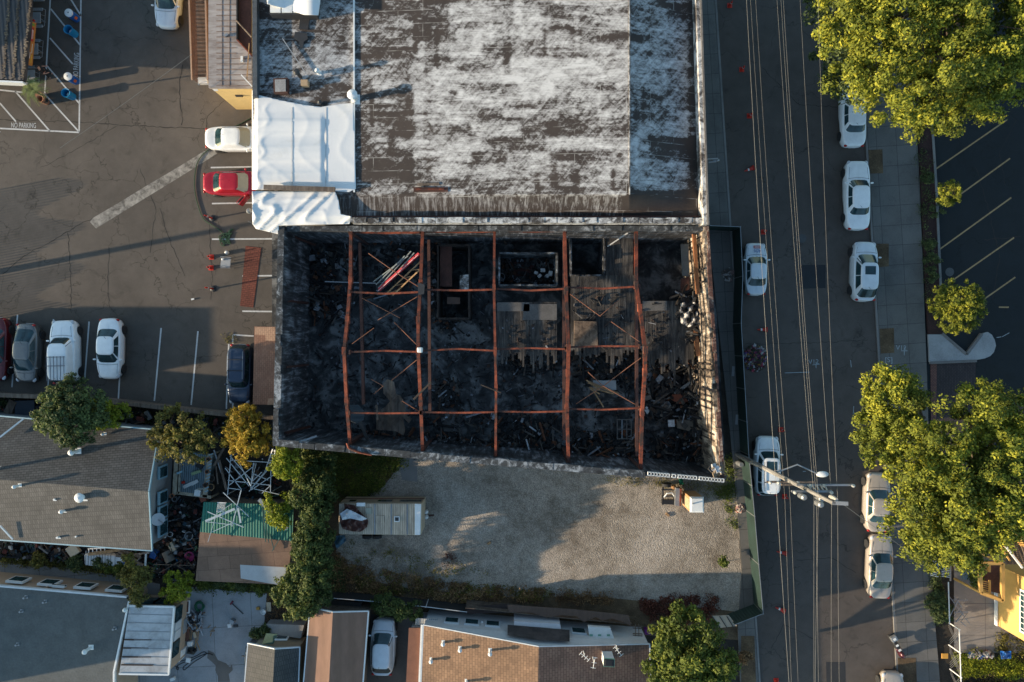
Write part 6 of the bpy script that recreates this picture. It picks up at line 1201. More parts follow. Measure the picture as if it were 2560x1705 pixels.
crate('white_window_frame','white window frame leaning beside the lean to',467,1517,.3,(.5,1.0,.06),-3,WHITE,'frame'); crate('brown_infill','brown board behind the white window frame',467,1517,.37,(.25,.8,.04),-3,BRN,'board'); crate('sideboard','pale grey long box beside the lean to, upper one',462,1562,.02,(.28,1.1,.7),-6,GREY,'box'); crate('sideboard','pale grey long box beside the lean to, lower one',455,1600,.02,(.28,.9,.7),-8,GREY,'box'); crate('brown_board','long reddish brown board stack on the patio edge',469,1580,.02,(.28,1.3,.25),-3,BRN,'boards'); crate('white_cabinet','white cabinet with a round handle at the lean to corner',451,1633,.02,(.45,.9,.8),-15,WHITE,'cabinet'); crate('white_bucket','white square bucket on the patio',476,1608,.02,(.35,.35,.35),5,WHITE,'bucket'); crate('beige_block','beige block in the plank pile',487,1587,.1,(.2,.45,.15),15,CREAM,'block'); crate('yellow_box','small yellow box alone near the patio east edge',645,1521,.03,(.25,.22,.15),5,mat('mustard',(.4,.22,.04),.7,.1,3),'box'); crate('tool_vacuum','silver and black shop vacuum tank on the patio',581,1553,.02,(.35,.3,.35),-30,GREYM,'vacuum'); crate('paint_tray','white tangled cable pile beside the vacuum',574,1564,.02,(.3,.3,.12),10,WHITE,'cable pile'); crate('dolly','small grey trolley base beside the vacuum',589,1565,.02,(.35,.2,.1),5,DARK,'trolley'); crate('jerry_can','white crate with gadgets by the black hose',471,1650,.02,(.35,.35,.15),-10,WHITE,'crate'); crate('white_crate','open white crate at the bottom of the patio',432,1697,.02,(.35,.25,.25),20,WHITE,'crate'); crate('stepping_stone','pale marbled board on the soil edge',672,1517,.1,(.35,.7,.06),2,CREAM,'board')
crum('black_bag','black rubbish bag spread on the patio',[(470,1620),(490,1617),(492,1628),(484,1637),(466,1634)],.2,.05,BLACK,'bag',2,2,2)
for i,(a,b_) in enumerate((((475,1565),(473,1605)),((481,1568),(477,1600)),((492,1566),(488,1620)),((497,1570),(494,1602)),((490,1600),(500,1626)),((484,1548),(497,1583)))): tag(MB().beam(P(*a,.1+.04*i),P(*b_,.12+.04*i),.07,.04).build('timber_offcut',TAN),'tan timber offcut in the pile beside the lean to','timber','tan timber offcuts beside the lean to')
for i,(a,b_) in enumerate((((525,1580),(539,1567)),((529,1578),(537,1577)),((528,1582),(526,1590)),((519,1570),(526,1563)))): tag(MB().beam(P(*a,.05),P(*b_,.05),.06,.04).build('wood_offcut',TAN),'small wood offcut on the middle of the patio','wood offcut','small offcuts on the patio')
debris('patio_clutter','pile of tools and wrapping beside the lean to wall',[(462,1535),(505,1532),(503,1580),(465,1575)],0,90,.08,.3,scrapmat('tool_mix',[(0,(.03,.03,.035)),(.3,(.3,.33,.36)),(.55,(.05,.06,.07)),(.7,(.25,.14,.09)),(.85,(.45,.47,.5))]),.35,.3)
sheet('wet_patch',[(520,1625),(535,1632),(545,1650),(565,1658),(575,1668),(580,1660),(582,1675),(572,1685),(575,1705),(545,1705),(544,1690),(538,1675),(540,1665),(530,1655),(518,1645)],.026,concrete('wet_concrete',(.13,.12,.11)))
pot('round white lid bucket at the edge of the patio soil',662,1526,.03,.18,.35,WHITE,'bucket','bucket',WHITE)
# ---------------- big brown shingled house ----------------
SHB=shingle('brown_shingle',(.22,.128,.075),(.29,.172,.10),.34,.2,R(0),True,.6); SHB2=shingle('brown_shingle_shaded',(.15,.085,.062),(.20,.12,.085),.34,.2,R(0),True,.55)  # darker copy carries the shade of the east slope in its brown
kL=gable('house','large brown shingled house with a white chimney box at the bottom',(1058,1562),(1046,1850),(1634,1850),(1624,1610),(1347,1616),(1342,1850),2.9,4.3,(SHB,SHB2),mat('white_house_wall',(.6,.58,.57),.8,.12,1),over=.06)
k=thing('lean_to','narrow reddish brown lean to roof west of the brown shingled house','lean to',P(1035,1650,0)); MB().prism(px2([(1022,1570),(1053,1570),(1040,1850),(1008,1850)],2.5),2.4,2.5).build('roof',mat('red_brown_felt',(.2,.085,.05),.9,.2,2),k); MB().prism(px2([(1026,1574),(1050,1574),(1038,1850),(1014,1850)],2.4),0,2.4).build('wall',HW,k); wallseg(MB(),(1054,1562),(1042,1850),.12,2.5,2.75).build('gutter',WHITE,k)
# annexes on the north side
k=thing('white_annex','low white annexes along the north wall of the brown shingled house','annex',P(1250,1560,0)); WW=mat('white_annex_wall',(.68,.66,.68),.7,.12,1)
MB().prism(px2([(1040,1552),(1090,1552),(1120,1558),(1280,1572),(1280,1612),(1040,1562)],1.6),0,1.6).build('annex_body',WW,k)
MB().prism(px2([(1285,1553),(1400,1560),(1404,1580),(1286,1574)],2.1),0,2.1).build('annex_body',WW,k)
wy=lambda x:-(1562+(x-1058)*.0848-852.5)*48.8/1706.67
LQ=[(P(x,0,z)[0],wy(x)+d,z) for x,z,d in ((1269,2.4,.28),(1424,2.4,.28),(1424,3.7,.04),(1347,3.9,.04),(1269,3.55,.04))]; MB().add(LQ+[(p[0],p[1],p[2]-.08) for p in LQ],[(4,3,2,1,0),(5,6,7,8,9),(0,1,6,5),(1,2,7,6),(4,0,5,9)]).build('lean_roof',streaky('dark_felt_roof',(.035,.03,.03),(.075,.062,.06),(.12,.1,.095),1,2,1),k)
MB().prism(px2([(1424,1584),(1468,1586),(1470,1613),(1424,1614)],2.1),0,2.1).build('annex_body',WW,k)
MB().prism(px2([(1470,1566),(1526,1570),(1536,1598),(1474,1594)],2.4),2.1,2.4).build('box_roof',WHITE,k); MB().prism(px2([(1474,1594),(1536,1598),(1536,1610),(1474,1612)],2.0),0,2.0).build('annex_body',WW,k)
for x in(1478,1499,1521): MB().box(P(x,1588,2.43),(.22,.12,.03)).build('green_vent',mat('mint_paint',(.15,.35,.25),.6,.1,3),k)
MB().beam(P(1474,1595,2.42),P(1536,1599,2.42),.08,.06).build('mint_edge',MC['mint_paint'],k)
MB().box(P(1450,1608,2.15),(.8,.3,.1)).build('mint_vent',MC['mint_paint'],k)
MB().prism(px2([(1212,1569),(1252,1573),(1252,1596),(1210,1590)],1.7),1.6,1.7).build('skylight_frame',TRIM,k); MB().prism(px2([(1215,1572),(1249,1575),(1249,1593),(1213,1588)],1.72),1.7,1.73).build('skylight_pane',GL,k)
MB().prism(px2([(1040,1545),(1094,1549),(1092,1562),(1038,1562)],1.9),1.85,1.9).build('ribbed_canopy',stripes('ribbed_canopy',(.2,.21,.22),(.4,.42,.43),.15,0,.2),k)
for x in (1130,1180,1232,1446): w_=MB().box((P(x,0,1.7)[0],wy(x)+.03,1.8),(1.1,.1,.9),R(-4.8)).build('window',TRIM,k); MB().box((P(x,0,1.7)[0],wy(x)+.09,1.8),(.9,.04,.7),R(-4.8)).build('pane',GL,w_)
MB().box(P(1542,1604,1.2),(.9,.4,.5),R(-5)).build('step_box',WW,k)
crate('blue_tub','blue storage tub with a lime ball beside the white annex',1250,1557,.3,(.75,.5,.35),-4,mat('deep_blue',(.01,.05,.12),.5,.2,3),'tub'); tag(MB().ell(P(1243,1560,.75),(.16,.16,.16)).build('ball',mat('lime',(.2,.3,.02),.5,.1,3),smooth=True),'lime green ball on the blue tub','ball'); crate('blue_bin','bright blue bin between the annexes',1416,1572,.2,(.6,.45,.5),-8,BLUE,'bin'); crate('orange_crate','orange crate between the blue bin and the grey screen',1440,1574,.2,(.6,.5,.5),-12,mat('rust_orange',(.35,.1,.02),.6,.2,3),'crate'); crate('grey_screen','grey framed screen leaning beside the orange crate',1460,1577,.3,(.4,.75,.4),-15,GREYM,'screen'); crate('purple_bin','purple bin beside the round leafy tree',1618,1577,.2,(.45,.4,.5),0,PURPLE,'bin')
k=thing('water_heater','white cylindrical tank standing by the white annex wall','tank',P(1206,1552,0)); MB().lathe(P(1206,1552,0),[(.16,0),(.16,1.5),(.1,1.56)],16).build('tank',WHITE,k); MB().ell(P(1205,1556,1.6),(.1,.1,.06)).build('cap',WHITE,k)
k=thing('trellis','dark timber trellis frame by the round leafy tree','trellis',P(1592,1580,0))
for i,y in enumerate((1565,1570,1584,1589,1600)): MB().beam(P(1582,y,1.6),P(1606,y+1,1.6),.06,.06).build('rail',WOOD,k)
for x in (1589,1597): MB().beam(P(x,1560,1.66),P(x,1604,1.66),.05,.05).build('upright',WOOD,k)
# roof furniture
def zL(x): return 2.9+1.4*(1-abs(x-1345)/285)
k=thing('chimney_box','white boxed chimney with mint green cap on the brown roof','chimney',P(1520,1640,3.3)); q=px2([(1504,1625),(1528,1624),(1536,1647),(1510,1648)],4.4); q=px2([(1510,1646),(1536,1648),(1535,1667),(1509,1666)],4.6)
MB().prism(q,3.2,4.5).build('shaft',WHITE,k); MB().prism(q,4.5,4.62,1.06).build('cap',MC['mint_paint'],k); MB().prism(q,4.62,4.66,.6).build('flue_opening',BLACK,k)
for x,y,h,lab in ((1109,1605,.35,'white capped vent at the west side of the brown roof'),(1151,1620,.35,'white cross shaped vent, second on the brown roof'),(1226,1625,.6,'white gooseneck vent nearest the brown ridge'),(1079,1648,.35,'small round white vent low on the brown roof west slope'),(1167,1702,.5,'white vent at the bottom edge of the brown roof')): pipe('roof_vent',lab,x,y,zL(x),h,.09,WHITE,True,'roof vent')
def antenna(label,x,y,z,a,n):
    k=thing('tv_antenna',label,'antenna',P(x,y,z)); c=Vector(P(x,y,z)); d=Vector((math.cos(R(a)),math.sin(R(a)),0)); MB().tube([c,c+Vector((0,0,1.0))],.03,6).build('mast',WHITE,k); t=c+Vector((0,0,1)); MB().tube([t-d*.4,t+d*.4],.02,6).build('boom',WHITE,k); e=Vector((-d.y,d.x,0))
    for i in range(n): p=t+d*(-.36+i*.72/(n-1)); MB().tube([p-e*.17,p+e*.17],.016,5).build('element',WHITE,k)
antenna('white branching aerial on the brown roof north edge, western one',1458,1625,3.6,-40,4); antenna('short white H shaped aerial on the brown roof',1481,1640,3.5,80,3); antenna('blue grey crossed aerial beside the white chimney box',1540,1612,3.3,-52,4)
# fences south of gravel lot
fence('dark bamboo screened fence between the gravel lot and the brown house yard',[(1165,1520),(1270,1530),(1420,1546),(1580,1560)],1.7,WOOD,'bamboo_fence',WOOD)
BAM=stripes('bamboo_screen',(.075,.045,.035),(.12,.075,.055),.08,0,.3)
o=sheet('bamboo_screen',[(1268,1512),(1420,1522),(1520,1532),(1572,1538),(1578,1565),(1560,1556),(1530,1546),(1505,1552),(1490,1542),(1460,1556),(1440,1540),(1400,1538),(1370,1545),(1330,1532),(1272,1530)],lambda x,y:1.75,BAM,0,None,None,'sagging brown bamboo screen draped over the fence behind the gravel lot','screen'); o.modifiers.new('s','SOLIDIFY').thickness=.03
tag(MB().prism(px2([(1165,1517),(1268,1511),(1270,1532),(1168,1535)],1.2),1.1,1.2).build('dark_shed_roof',mat('dark_brown_sheet',(.04,.027,.025),.8,.3,2)),'dark brown sheet roof beside the bamboo screen','sheet roof')
fence('thin wire fence with pale rails behind the weeds south of the trailer',[(814,1494),(940,1504),(1065,1517),(1168,1530)],1.5,mat('dark_wire_mesh',(.03,.03,.03),.8,.3,4),'wire_fence',TRIM,4,th=.01)
tag(MB().prism(px2([(826,1500),(905,1506),(900,1522),(818,1514)],.9),.2,.9).build('dark_bin_store',DARK),'dark grated bin store behind the brown gable roof','bin store'); crate('turquoise_cloth','turquoise cloth lying on the bin store',845,1521,.95,(.4,.2,.05),-20,CYAN,'cloth')
# ---------------- right lower: yellow building ----------------
k=thing('yellow_house','bright yellow house with a slatted porch and white sash window at the right edge','house',P(2530,1480,0))
q=px2([(2507,1418),(2700,1418),(2700,1700),(2560,1620),(2507,1570)],5.6)
wl=[P(2486,1408,0)[:2],P(2760,1408,0)[:2],P(2760,1640,0)[:2],P(2560,1600,0)[:2],P(2486,1555,0)[:2]]
wl=[P(2486,1408,0)[:2],P(2760,1408,0)[:2],P(2760,1592,0)[:2],P(2488,1560,0)[:2]]
MB().prism(wl,0,6.3).build('wall',YEL,k)
wx_=P(2486,1408,0)[0]
for y0,y1 in ((1430,1530),): 
    f_=MB().box((wx_-.02,(P(0,1408,0)[1]+P(0,1560,0)[1])/2-.2,3.6),(.12,3.1,1.9)).build('window',WHITE,k); MB().box((wx_-.09,(P(0,1408,0)[1]+P(0,1560,0)[1])/2-.2,3.6),(.04,2.8,1.6)).build('pane',GL,f_)
    mb=MB(); cy=(P(0,1408,0)[1]+P(0,1560,0)[1])/2-.2
    for i in range(7): mb.box((wx_-.12,cy-1.2+i*.4,3.6),(.03,.05,1.6))
    mb.box((wx_-.125,cy,3.2),(.03,2.8,.05)); mb.box((wx_-.125,cy,4.0),(.03,2.8,.07)); mb.build('muntin',WHITE,f_)
MB().beam((wx_-.05,P(0,1560,0)[1],.25),(wx_-.05,P(0,1408,0)[1],.25),.08,.3).build('base_board',WHITE,k)
# porch
pr=thing('porch','yellow timber porch with slatted railings on the yellow house','porch',P(2470,1440,0)); YW=mat('yellow_timber',(.55,.32,.09),.7,.15,2); zp_=2.9
pa=[(2449,1408),(2506,1408),(2506,1502),(2452,1482)]
for a,b_ in zip(pa,pa[1:]+pa[:1]): MB().beam(P(*a,zp_),P(*b_,zp_),.22,.2).build('beam',YW,pr)
MB().prism(px2([(2452,1412),(2500,1412),(2500,1484),(2455,1474)],.9),.3,.9).build('floor',RUSTD,pr)
for ya,yb in ((1412,1424),(1452,1478)):
    for i in range(6): y=ya+(yb-ya)*i/5; MB().beam(P(2455,y,2.5-.02*i),P(2472,y+4,2.5-.02*i),.06,.04).build('slat',YW,pr)
    MB().beam(P(2474,ya-2,2.6),P(2474,yb+6,2.6),.12,.1).build('rail',YW,pr)
for a in pa: c=P(*a,zp_); MB().beam((c[0],c[1],0),(c[0],c[1],zp_),.14,.14).build('post',YW,pr)
st=thing('stairs','yellow stairs with white capped slatted balustrade above the porch','stairs',P(2530,1380,0))
for i in range(9): x=2512+i*9; MB().beam(P(x-8,1352+i*2,2+i*.25),P(x+8,1410,2+i*.25),.3,.08).build('tread',WOOD,st)
MB().beam(P(2512,1363,3.4),P(2556,1420,3.6),.12,.1).build('handrail',WHITE,st); MB().beam(P(2500,1366,3.0),P(2525,1402,3.0),.1,.1).build('handrail',YW,st)
for i in range(12): t_=i/12; MB().beam(P(2506+44*t_,1366+48*t_,2.9),P(2516+42*t_,1364+52*t_,3.4),.05,.05).build('slat',YW,st)
for i in range(10): t_=i/10; MB().beam(P(2540+30*t_,1352+40*t_,3.2),P(2556+30*t_,1352+44*t_,3.8),.05,.05).build('slat',YW,st)
MB().prism(px2([(2536,1322),(2620,1318),(2620,1352),(2545,1350)],4.6),0,4.6).build('landing_wall',YEL,st)
crate('stone_step','pale blue grey entrance step before the yellow porch',2428,1428,.02,(1.25,1.2,.3),0,mat('blue_grey_slab',(.18,.24,.27),.8,.1,2),'step')
k=thing('gate','white slatted metal gate at the pavement beside the big tree','gate',P(2350,1420,0))
for i in range(10): MB().beam(P(2326,1402+i*4.0,1.3),P(2346,1404+i*4.2,1.25),.04,.04).build('slat',WHITE,k)
for i in range(8): MB().beam(P(2352,1412+i*4.0,1.3),P(2376,1414+i*4.2,1.25),.04,.04).build('slat',WHITE,k)
MB().beam(P(2350,1404,1.3),P(2351,1446,1.3),.12,.08).build('gate_post',BLACK,k); MB().beam(P(2376,1406,1.3),P(2376,1452,1.3),.08,.08).build('gate_rail',GREYM,k)
CHL=thing('chain_fence','galvanised chain link fence along the pavement at the bottom right','fence',P(2360,1600,0)); za=1.3
def meshp(a,b_,h0,h1):
    mb=MB(); A=Vector(P(*a,0)); B=Vector(P(*b_,0)); L=(B-A).length; n=int(L/.16)
    d=(B-A)/n
    for i in range(-8,n):
        for s_ in (1,-1):
            i0=max(i,0); 
            p0=A+d*(i if s_>0 else i+8); p1=A+d*(i+8 if s_>0 else i); 
            # clip
            t0=0;t1=1
            pts=[]
            for t_ in (0,1):
                q=p0.lerp(p1,t_); pts.append(Vector((q.x,q.y,h0+(h1-h0)*t_)))
            u0=(pts[0]-A).dot(B-A)/L/L; u1=(pts[1]-A).dot(B-A)/L/L
            if min(u0,u1)<0 or max(u0,u1)>1: continue
            mb.beam(pts[0],pts[1],.018,.018)
    return mb
for a,b_ in (((2370,1555),(2372,1612)),((2372,1612),(2374,1672)),((2374,1672),(2378,1730))):
    meshp(a,b_,.05,za).build('mesh_panel',GREYM,CHL); A=P(*a,0);B=P(*b_,0); MB().beam((A[0],A[1],za),(B[0],B[1],za),.05,.05).build('rail',WHITE,CHL); MB().beam((A[0],A[1],0),(A[0],A[1],za+.1),.07,.07).build('post',WHITE,CHL)
tag(MB().beam(P(2371,1455,1.2),P(2374,1560,1.2),.06,.06).build('fence_pipe',TRIM),'pale pipe rail over the shrubs beside the white gate','pipe rail')
crate('yellow_sign','yellow plastic board hanging on the chain link fence',2362,1640,.5,(.5,.4,.06),0,mat('amber',(.55,.27,.04),.6,.1,3),'board')
k=thing('lattice_frame','collapsed white folding lattice leaning by the shrubs on the right','lattice',P(2400,1530,0))
for a,b_ in (((2374,1492),(2410,1540)),((2385,1490),(2405,1520)),((2398,1495),(2385,1525)),((2415,1496),(2385,1540)),((2380,1500),(2420,1500)),((2386,1530),(2420,1530)),((2420,1532),(2402,1556)),((2402,1530),(2425,1560)),((2375,1540),(2395,1500)),((2403,1555),(2415,1566)),((2390,1555),(2408,1532))): MB().beam(P(*a,1.0),P(*b_,1.2),.045,.045).build('slat',GREYM,k)
# ---------------- unseen blocks added to cast the long shadows, and the off-frame fence ----------------
def oblock(name,label,pts,z,m): 
    k=thing(name,label,'building',P(pts[0][0],pts[0][1],0)); MB().prism(px2(pts,0),0,z).build('wall',m,k); MB().prism(px2(pts,0),z,z+.25,1.03).build('roof',FG,k)
oblock('shadow_caster','unseen beige building added beyond the frame to shade the lot by the food hut',[(-900,-420),(-430,-420),(-430,240),(-700,330),(-900,330)],6.6,BEIGE)  # added out of view, throws the shade over the lot by the hut
oblock('shadow_caster','low unseen beige block added beyond the frame to shade the car row',[(-520,905),(-190,907),(-190,1040),(-520,1040)],4.5,BEIGE)  # unseen block sized for the shadow it lays over the car row
oblock('shadow_caster','tall unseen block added beyond the left frame edge to shade the flat grey roof',[(-620,1530),(-330,1535),(-330,1735),(-620,1735)],9.2,BEIGE)  # plain block added so its shadow covers the flat roof and lean-to
k=thing('picket_fence','tall slatted fence standing beyond the left frame edge','fence',P(-240,600,0)); mb=MB(); x0=P(-240,0,0)[0]; y0=P(0,520,0)[1]
for i in range(50): mb.box((x0,y0-i*.2,1.3+.2*math.sin(i*.4)),(.03,.07,2.6+.4*math.sin(i*.4)))
mb.build('pickets',WOOD,k)
MB().box((x0-.05,y0-4.9,.5),(.06,10,.12)).build('rail',WOOD,k)
# ---------------- vegetation ----------------
LY=leafmat('sunny_leaf',(.13,.155,.010),(.36,.34,.022),.15); LG=leafmat('green_leaf',(.085,.12,.016),(.22,.24,.03)); LD=leafmat('dark_leaf',(.065,.095,.03),(.20,.24,.07)); LO=leafmat('olive_leaf',(.13,.12,.024),(.30,.25,.045))
LYY=leafmat('yellow_leaf',(.34,.23,.02),(.58,.40,.04)); LB=leafmat('bright_leaf',(.2,.24,.012),(.42,.42,.025)); LI=leafmat('ivy_leaf',(.06,.09,.018),(.2,.22,.05)); LDRY=leafmat('dry_leaf',(.19,.10,.04),(.36,.22,.09),.1); LRED=leafmat('reddish_leaf',(.10,.025,.012),(.2,.06,.03),.1)
BARK=mat('bark',(.09,.065,.045),.9,.4,6)
def leaves(cl,per,size,flat=.75,seed=1,ori=.55):
    """cl: array of clump centres + radius (n,4). returns verts, faces of quads"""
    r=np.random.RandomState(seed); n=len(cl)*per; c=np.repeat(cl,per,0); d=r.normal(size=(n,3)); d/=np.linalg.norm(d,axis=1)[:,None]; q=r.uniform(.45,1.05,(n,1)); d2=d*[1,1,flat]
    p=c[:,:3]+d2*c[:,3:4]*q; nr=d*ori+r.normal(size=(n,3))*.5+[0,0,.35]; nr/=np.linalg.norm(nr,axis=1)[:,None]
    t=r.normal(size=(n,3)); u=np.cross(nr,t); u/=np.linalg.norm(u,axis=1)[:,None]; v=np.cross(nr,u); s=size*r.uniform(.55,1.35,(n,1))
    a=p+u*s*.75; b=p+v*s*.4; cc=p-u*s*.75; dd=p-v*s*.4
    V=np.stack([a,b,cc,dd],1).reshape(-1,3); return V
def leafobj(name,V,m,parent,world=True):
    me=bpy.data.meshes.new(name); n=len(V)//4; me.vertices.add(len(V)); me.vertices.foreach_set('co',V.astype(np.float32).ravel()); me.loops.add(len(V)); me.loops.foreach_set('vertex_index',np.arange(len(V),dtype=np.int32)); me.polygons.add(n); me.polygons.foreach_set('loop_start',np.arange(0,len(V),4,dtype=np.int32)); me.polygons.foreach_set('loop_total',np.full(n,4,dtype=np.int32)); me.materials.append(m); me.update(); me.validate()
    return link(name,me,parent,world)
def clumps(lobes,n,cr,seed):
    r=np.random.RandomState(seed); out=[]; w=np.array([l[3]**2 for l in lobes]); w=w/w.sum()
    for l,wi in zip(lobes,w):
        cx,cy,cz,R_,hz=l; k=max(3,int(n*wi)); d=r.normal(size=(k,3)); d/=np.linalg.norm(d,axis=1)[:,None]; d[:,2]=np.where(d[:,2]<-.2,-d[:,2]*.5,d[:,2]); q=r.uniform(.25,1.0,k)**.45
        p=np.stack([cx+d[:,0]*R_*q,cy+d[:,1]*R_*q,cz+d[:,2]*hz*q],1); out.append(np.concatenate([p,(cr*r.uniform(.55,1.35,k))[:,None]],1))
    return np.concatenate(out)
TS=[100]
def tree(name,label,lobes,base,zb,n,per,cr,size,m,cat='tree',trunk_r=.25,limbs=True,flat=.75,ori=.85):
    """lobes: (px,py,z,radius_m,half_height)"""
    TS[0]+=1; L=[(*P(l[0],l[1],l[2])[:2],l[2],l[3],l[4]) for l in lobes]; k=thing(name,label,cat,P(base[0],base[1],zb)); b=Vector(P(base[0],base[1],zb))
    cl=clumps(L,n,cr,TS[0]); V=leaves(cl,per,size,flat,TS[0],ori); leafobj('crown',V,m,k)
    top=Vector((b.x,b.y,min(l[2] for l in L)*.6+zb*.4)); mb=MB().tube([b,b.lerp(top,.5)+Vector((.05,.03,0)),top],[trunk_r,trunk_r*.8,trunk_r*.6],10)
    mb.build('trunk',BARK,k)
    if limbs:
        r=random.Random(TS[0]); idx=list(range(len(cl))); r.shuffle(idx)
        mb=MB()
        for l in L:
            e=Vector((l[0],l[1],l[2])); md=top.lerp(e,.55)+Vector((0,0,.3)); mb.tube([top-Vector((0,0,.2)),md,e],[trunk_r*.5,trunk_r*.3,trunk_r*.12],7)
        for i in idx[:70]:
            e=Vector(cl[i,:3]); l=min(L,key=lambda l:(Vector(l[:3])-e).length); s=top.lerp(Vector(l[:3]),.7); mb.tube([s,s.lerp(e,.5)+Vector((0,0,.1)),e],[trunk_r*.16,trunk_r*.1,.012],5)
        mb.build('limbs',BARK,k)
    return k
def ring_lobes(cx,cy,r_px,z,Rm,hz,n,ph=0): return [(cx+r_px*math.cos(ph+6.283*i/n),cy+r_px*math.sin(ph+6.283*i/n)*.9,z,Rm,hz) for i in range(n)]
# big NE tree
tree('street_tree','huge sunlit yellow green tree filling the top right corner',[(2200,60,10,4.2,3.0),(2150,100,9,2.8,2.2),(2300,170,10.5,4.2,3),(2420,90,10,4.5,3.2),(2500,-20,10,4.5,3),(2300,-40,11,5,3.4),(2120,0,9,3,2.5),(2205,200,8.5,2.5,2),(2142,215,7.8,1.7,1.4),(2275,262,7.8,1.9,1.6),(2420,230,8.6,2.7,2.0),(2480,170,8.5,2.5,2),(2360,250,8,2.4,1.7),(2540,190,8,1.7,1.4),(2290,305,7.6,1.2,1.0),(2340,300,7.4,1.2,1.0)],(2280,60),.1,520,175,.62,.14,LY,trunk_r=.5)
tree('street_tree','dark green shaded tree peeking in at the top right edge',[(2620,60,8,4.0,3),(2600,-60,8,4,3),(2570,140,7,1.8,1.8)],(2600,50),.1,160,60,.6,.2,LG,trunk_r=.4)
tree('street_tree','dark shaded lower tree at the street side of the huge top right tree',[(2085,40,5,2.2,2),(2080,130,4.6,1.8,1.6),(2110,220,4.2,1.6,1.4),(2100,-60,5,2.4,2)],(2110,60),.1,130,60,.5,.17,LD,trunk_r=.2)
tree('street_tree','large sunlit yellow green tree overhanging the east pavement by the sedans',[(2345,1150,9,3.2,2.6),(2430,1110,9.5,3.4,2.6),(2500,1050,8.6,2.2,1.8),(2520,1180,9.5,3.5,2.8),(2420,1240,10,4,3),(2310,1260,9,3.2,2.4),(2300,1190,8.5,2.2,2),(2335,1335,8,2.3,1.9),(2400,1345,8.3,2.3,1.9),(2485,1275,8.6,2.1,1.7),(2290,1315,7.8,1.2,1.1),(2560,1080,8,2,1.8),(2450,985,7.4,1.4,1.1),(2415,1015,7.4,1.3,1.1),(2350,1385,7.4,1.2,1)],(2340,1150),.1,500,170,.58,.135,LY,trunk_r=.42)
tree('street_tree','smaller leafy tree on the pavement north of the large east tree',[(2200,960,6.8,1.3,1.1),(2240,1010,7.4,2.0,1.6),(2190,1060,7,1.5,1.3),(2240,1085,7.4,1.7,1.4),(2200,1110,7.2,1.6,1.3),(2260,950,6.6,.9,.8),(2165,1020,6.4,.8,.7)],(2235,1030),.1,190,130,.46,.125,LY,trunk_r=.2)
tree('round_shrub','neatly rounded large green shrub beside the marked lot',[(2392,765,2.6,1.95,1.3)],(2380,760),.2,190,85,.28,.09,LY,'shrub',trunk_r=.08)
tree('round_shrub','small round green shrub in the planting bed north of the large one',[(2370,484,2.6,.9,1.0)],(2360,480),.2,50,75,.2,.085,LY,'shrub',trunk_r=.05)
for i,(x,y,r_,lab) in enumerate(((2335,520,.8,'dark low bush south of the small round shrub'),(2330,650,.6,'low dark bush in the planting bed beside the silver crossover'),(2330,685,.55,'low dark bush north of the large round shrub'),(2322,612,.4,'tiny bush in the planting bed level with the crossover nose'),(2318,445,.5,'low dark bush in the planting bed beside the boxy white car'))): tree('low_bush',lab,[(x,y,.6,r_,.4)],(x,y),.2,24,45,.2,.09,LD,'bush',trunk_r=.03,limbs=False)
tree('round_tree','dense round leafy tree at the bottom between the brown house and pavement',[(1700,1560,5,1.6,1.6),(1722,1625,6,2.6,2.2),(1680,1650,5.4,2.0,1.8),(1770,1640,5.4,2.0,1.8),(1710,1700,5.8,2.4,2),(1700,1525,4.6,1.0,1.0),(1760,1710,5.2,2.0,1.6),(1660,1600,5,1.2,1.2)],(1720,1640),0,330,75,.42,.16,LG,trunk_r=.25)
tree('yard_tree','dark bluish green tree overhanging the grey shingled roof and the car row',[(180,985,4.6,1.3,1.2),(165,1030,5.2,1.9,1.6),(215,1015,5,1.5,1.3),(140,1000,4.4,1.0,.9),(190,1070,5,1.4,1.1),(235,1045,4.6,1.0,.9),(170,1095,4.6,.7,.6),(130,1050,4.6,.9,.8)],(185,1030),0,300,70,.32,.13,LD,trunk_r=.18)
tree('yard_tree','small bright yellow green tree beside the dark green one',[(262,1022,3.6,.9,.9),(275,1048,3.6,.7,.7),(305,1030,3.2,.6,.5),(250,1055,3.3,.5,.5)],(270,1035),0,90,70,.24,.1,LB,trunk_r=.08)
tree('yard_tree','sparse olive green tree with bare twigs beside the grey roof corner',[(440,1060,4,1.4,1.2),(490,1070,4,1.3,1.1),(400,1090,3.8,1.0,.9),(520,1100,3.8,.9,.8),(450,1110,4,1.3,1.1),(495,1120,3.8,1.1,.9),(420,1130,3.6,.7,.6),(440,1025,3.6,.5,.4)],(458,1080),0,180,48,.3,.12,LO,trunk_r=.14)
tree('yard_tree','golden yellow leafed tree north of the greenhouse frame',[(610,1048,4,1.2,1.1),(590,1080,4,1.0,.9),(640,1075,4,1.2,1),(615,1105,3.9,1.2,1.0),(655,1110,3.7,.8,.8),(620,1135,3.6,.8,.7),(575,1100,3.5,.5,.5)],(615,1085),0,200,65,.28,.12,LYY,trunk_r=.12)
tree('yard_tree','yellow green tree beside the southwest corner of the burned shell',[(715,1140,4.2,.9,.8),(700,1165,4,.8,.7),(738,1150,4,.8,.7),(722,1180,3.8,.8,.7)],(718,1158),0,110,65,.26,.11,LB,trunk_r=.1)
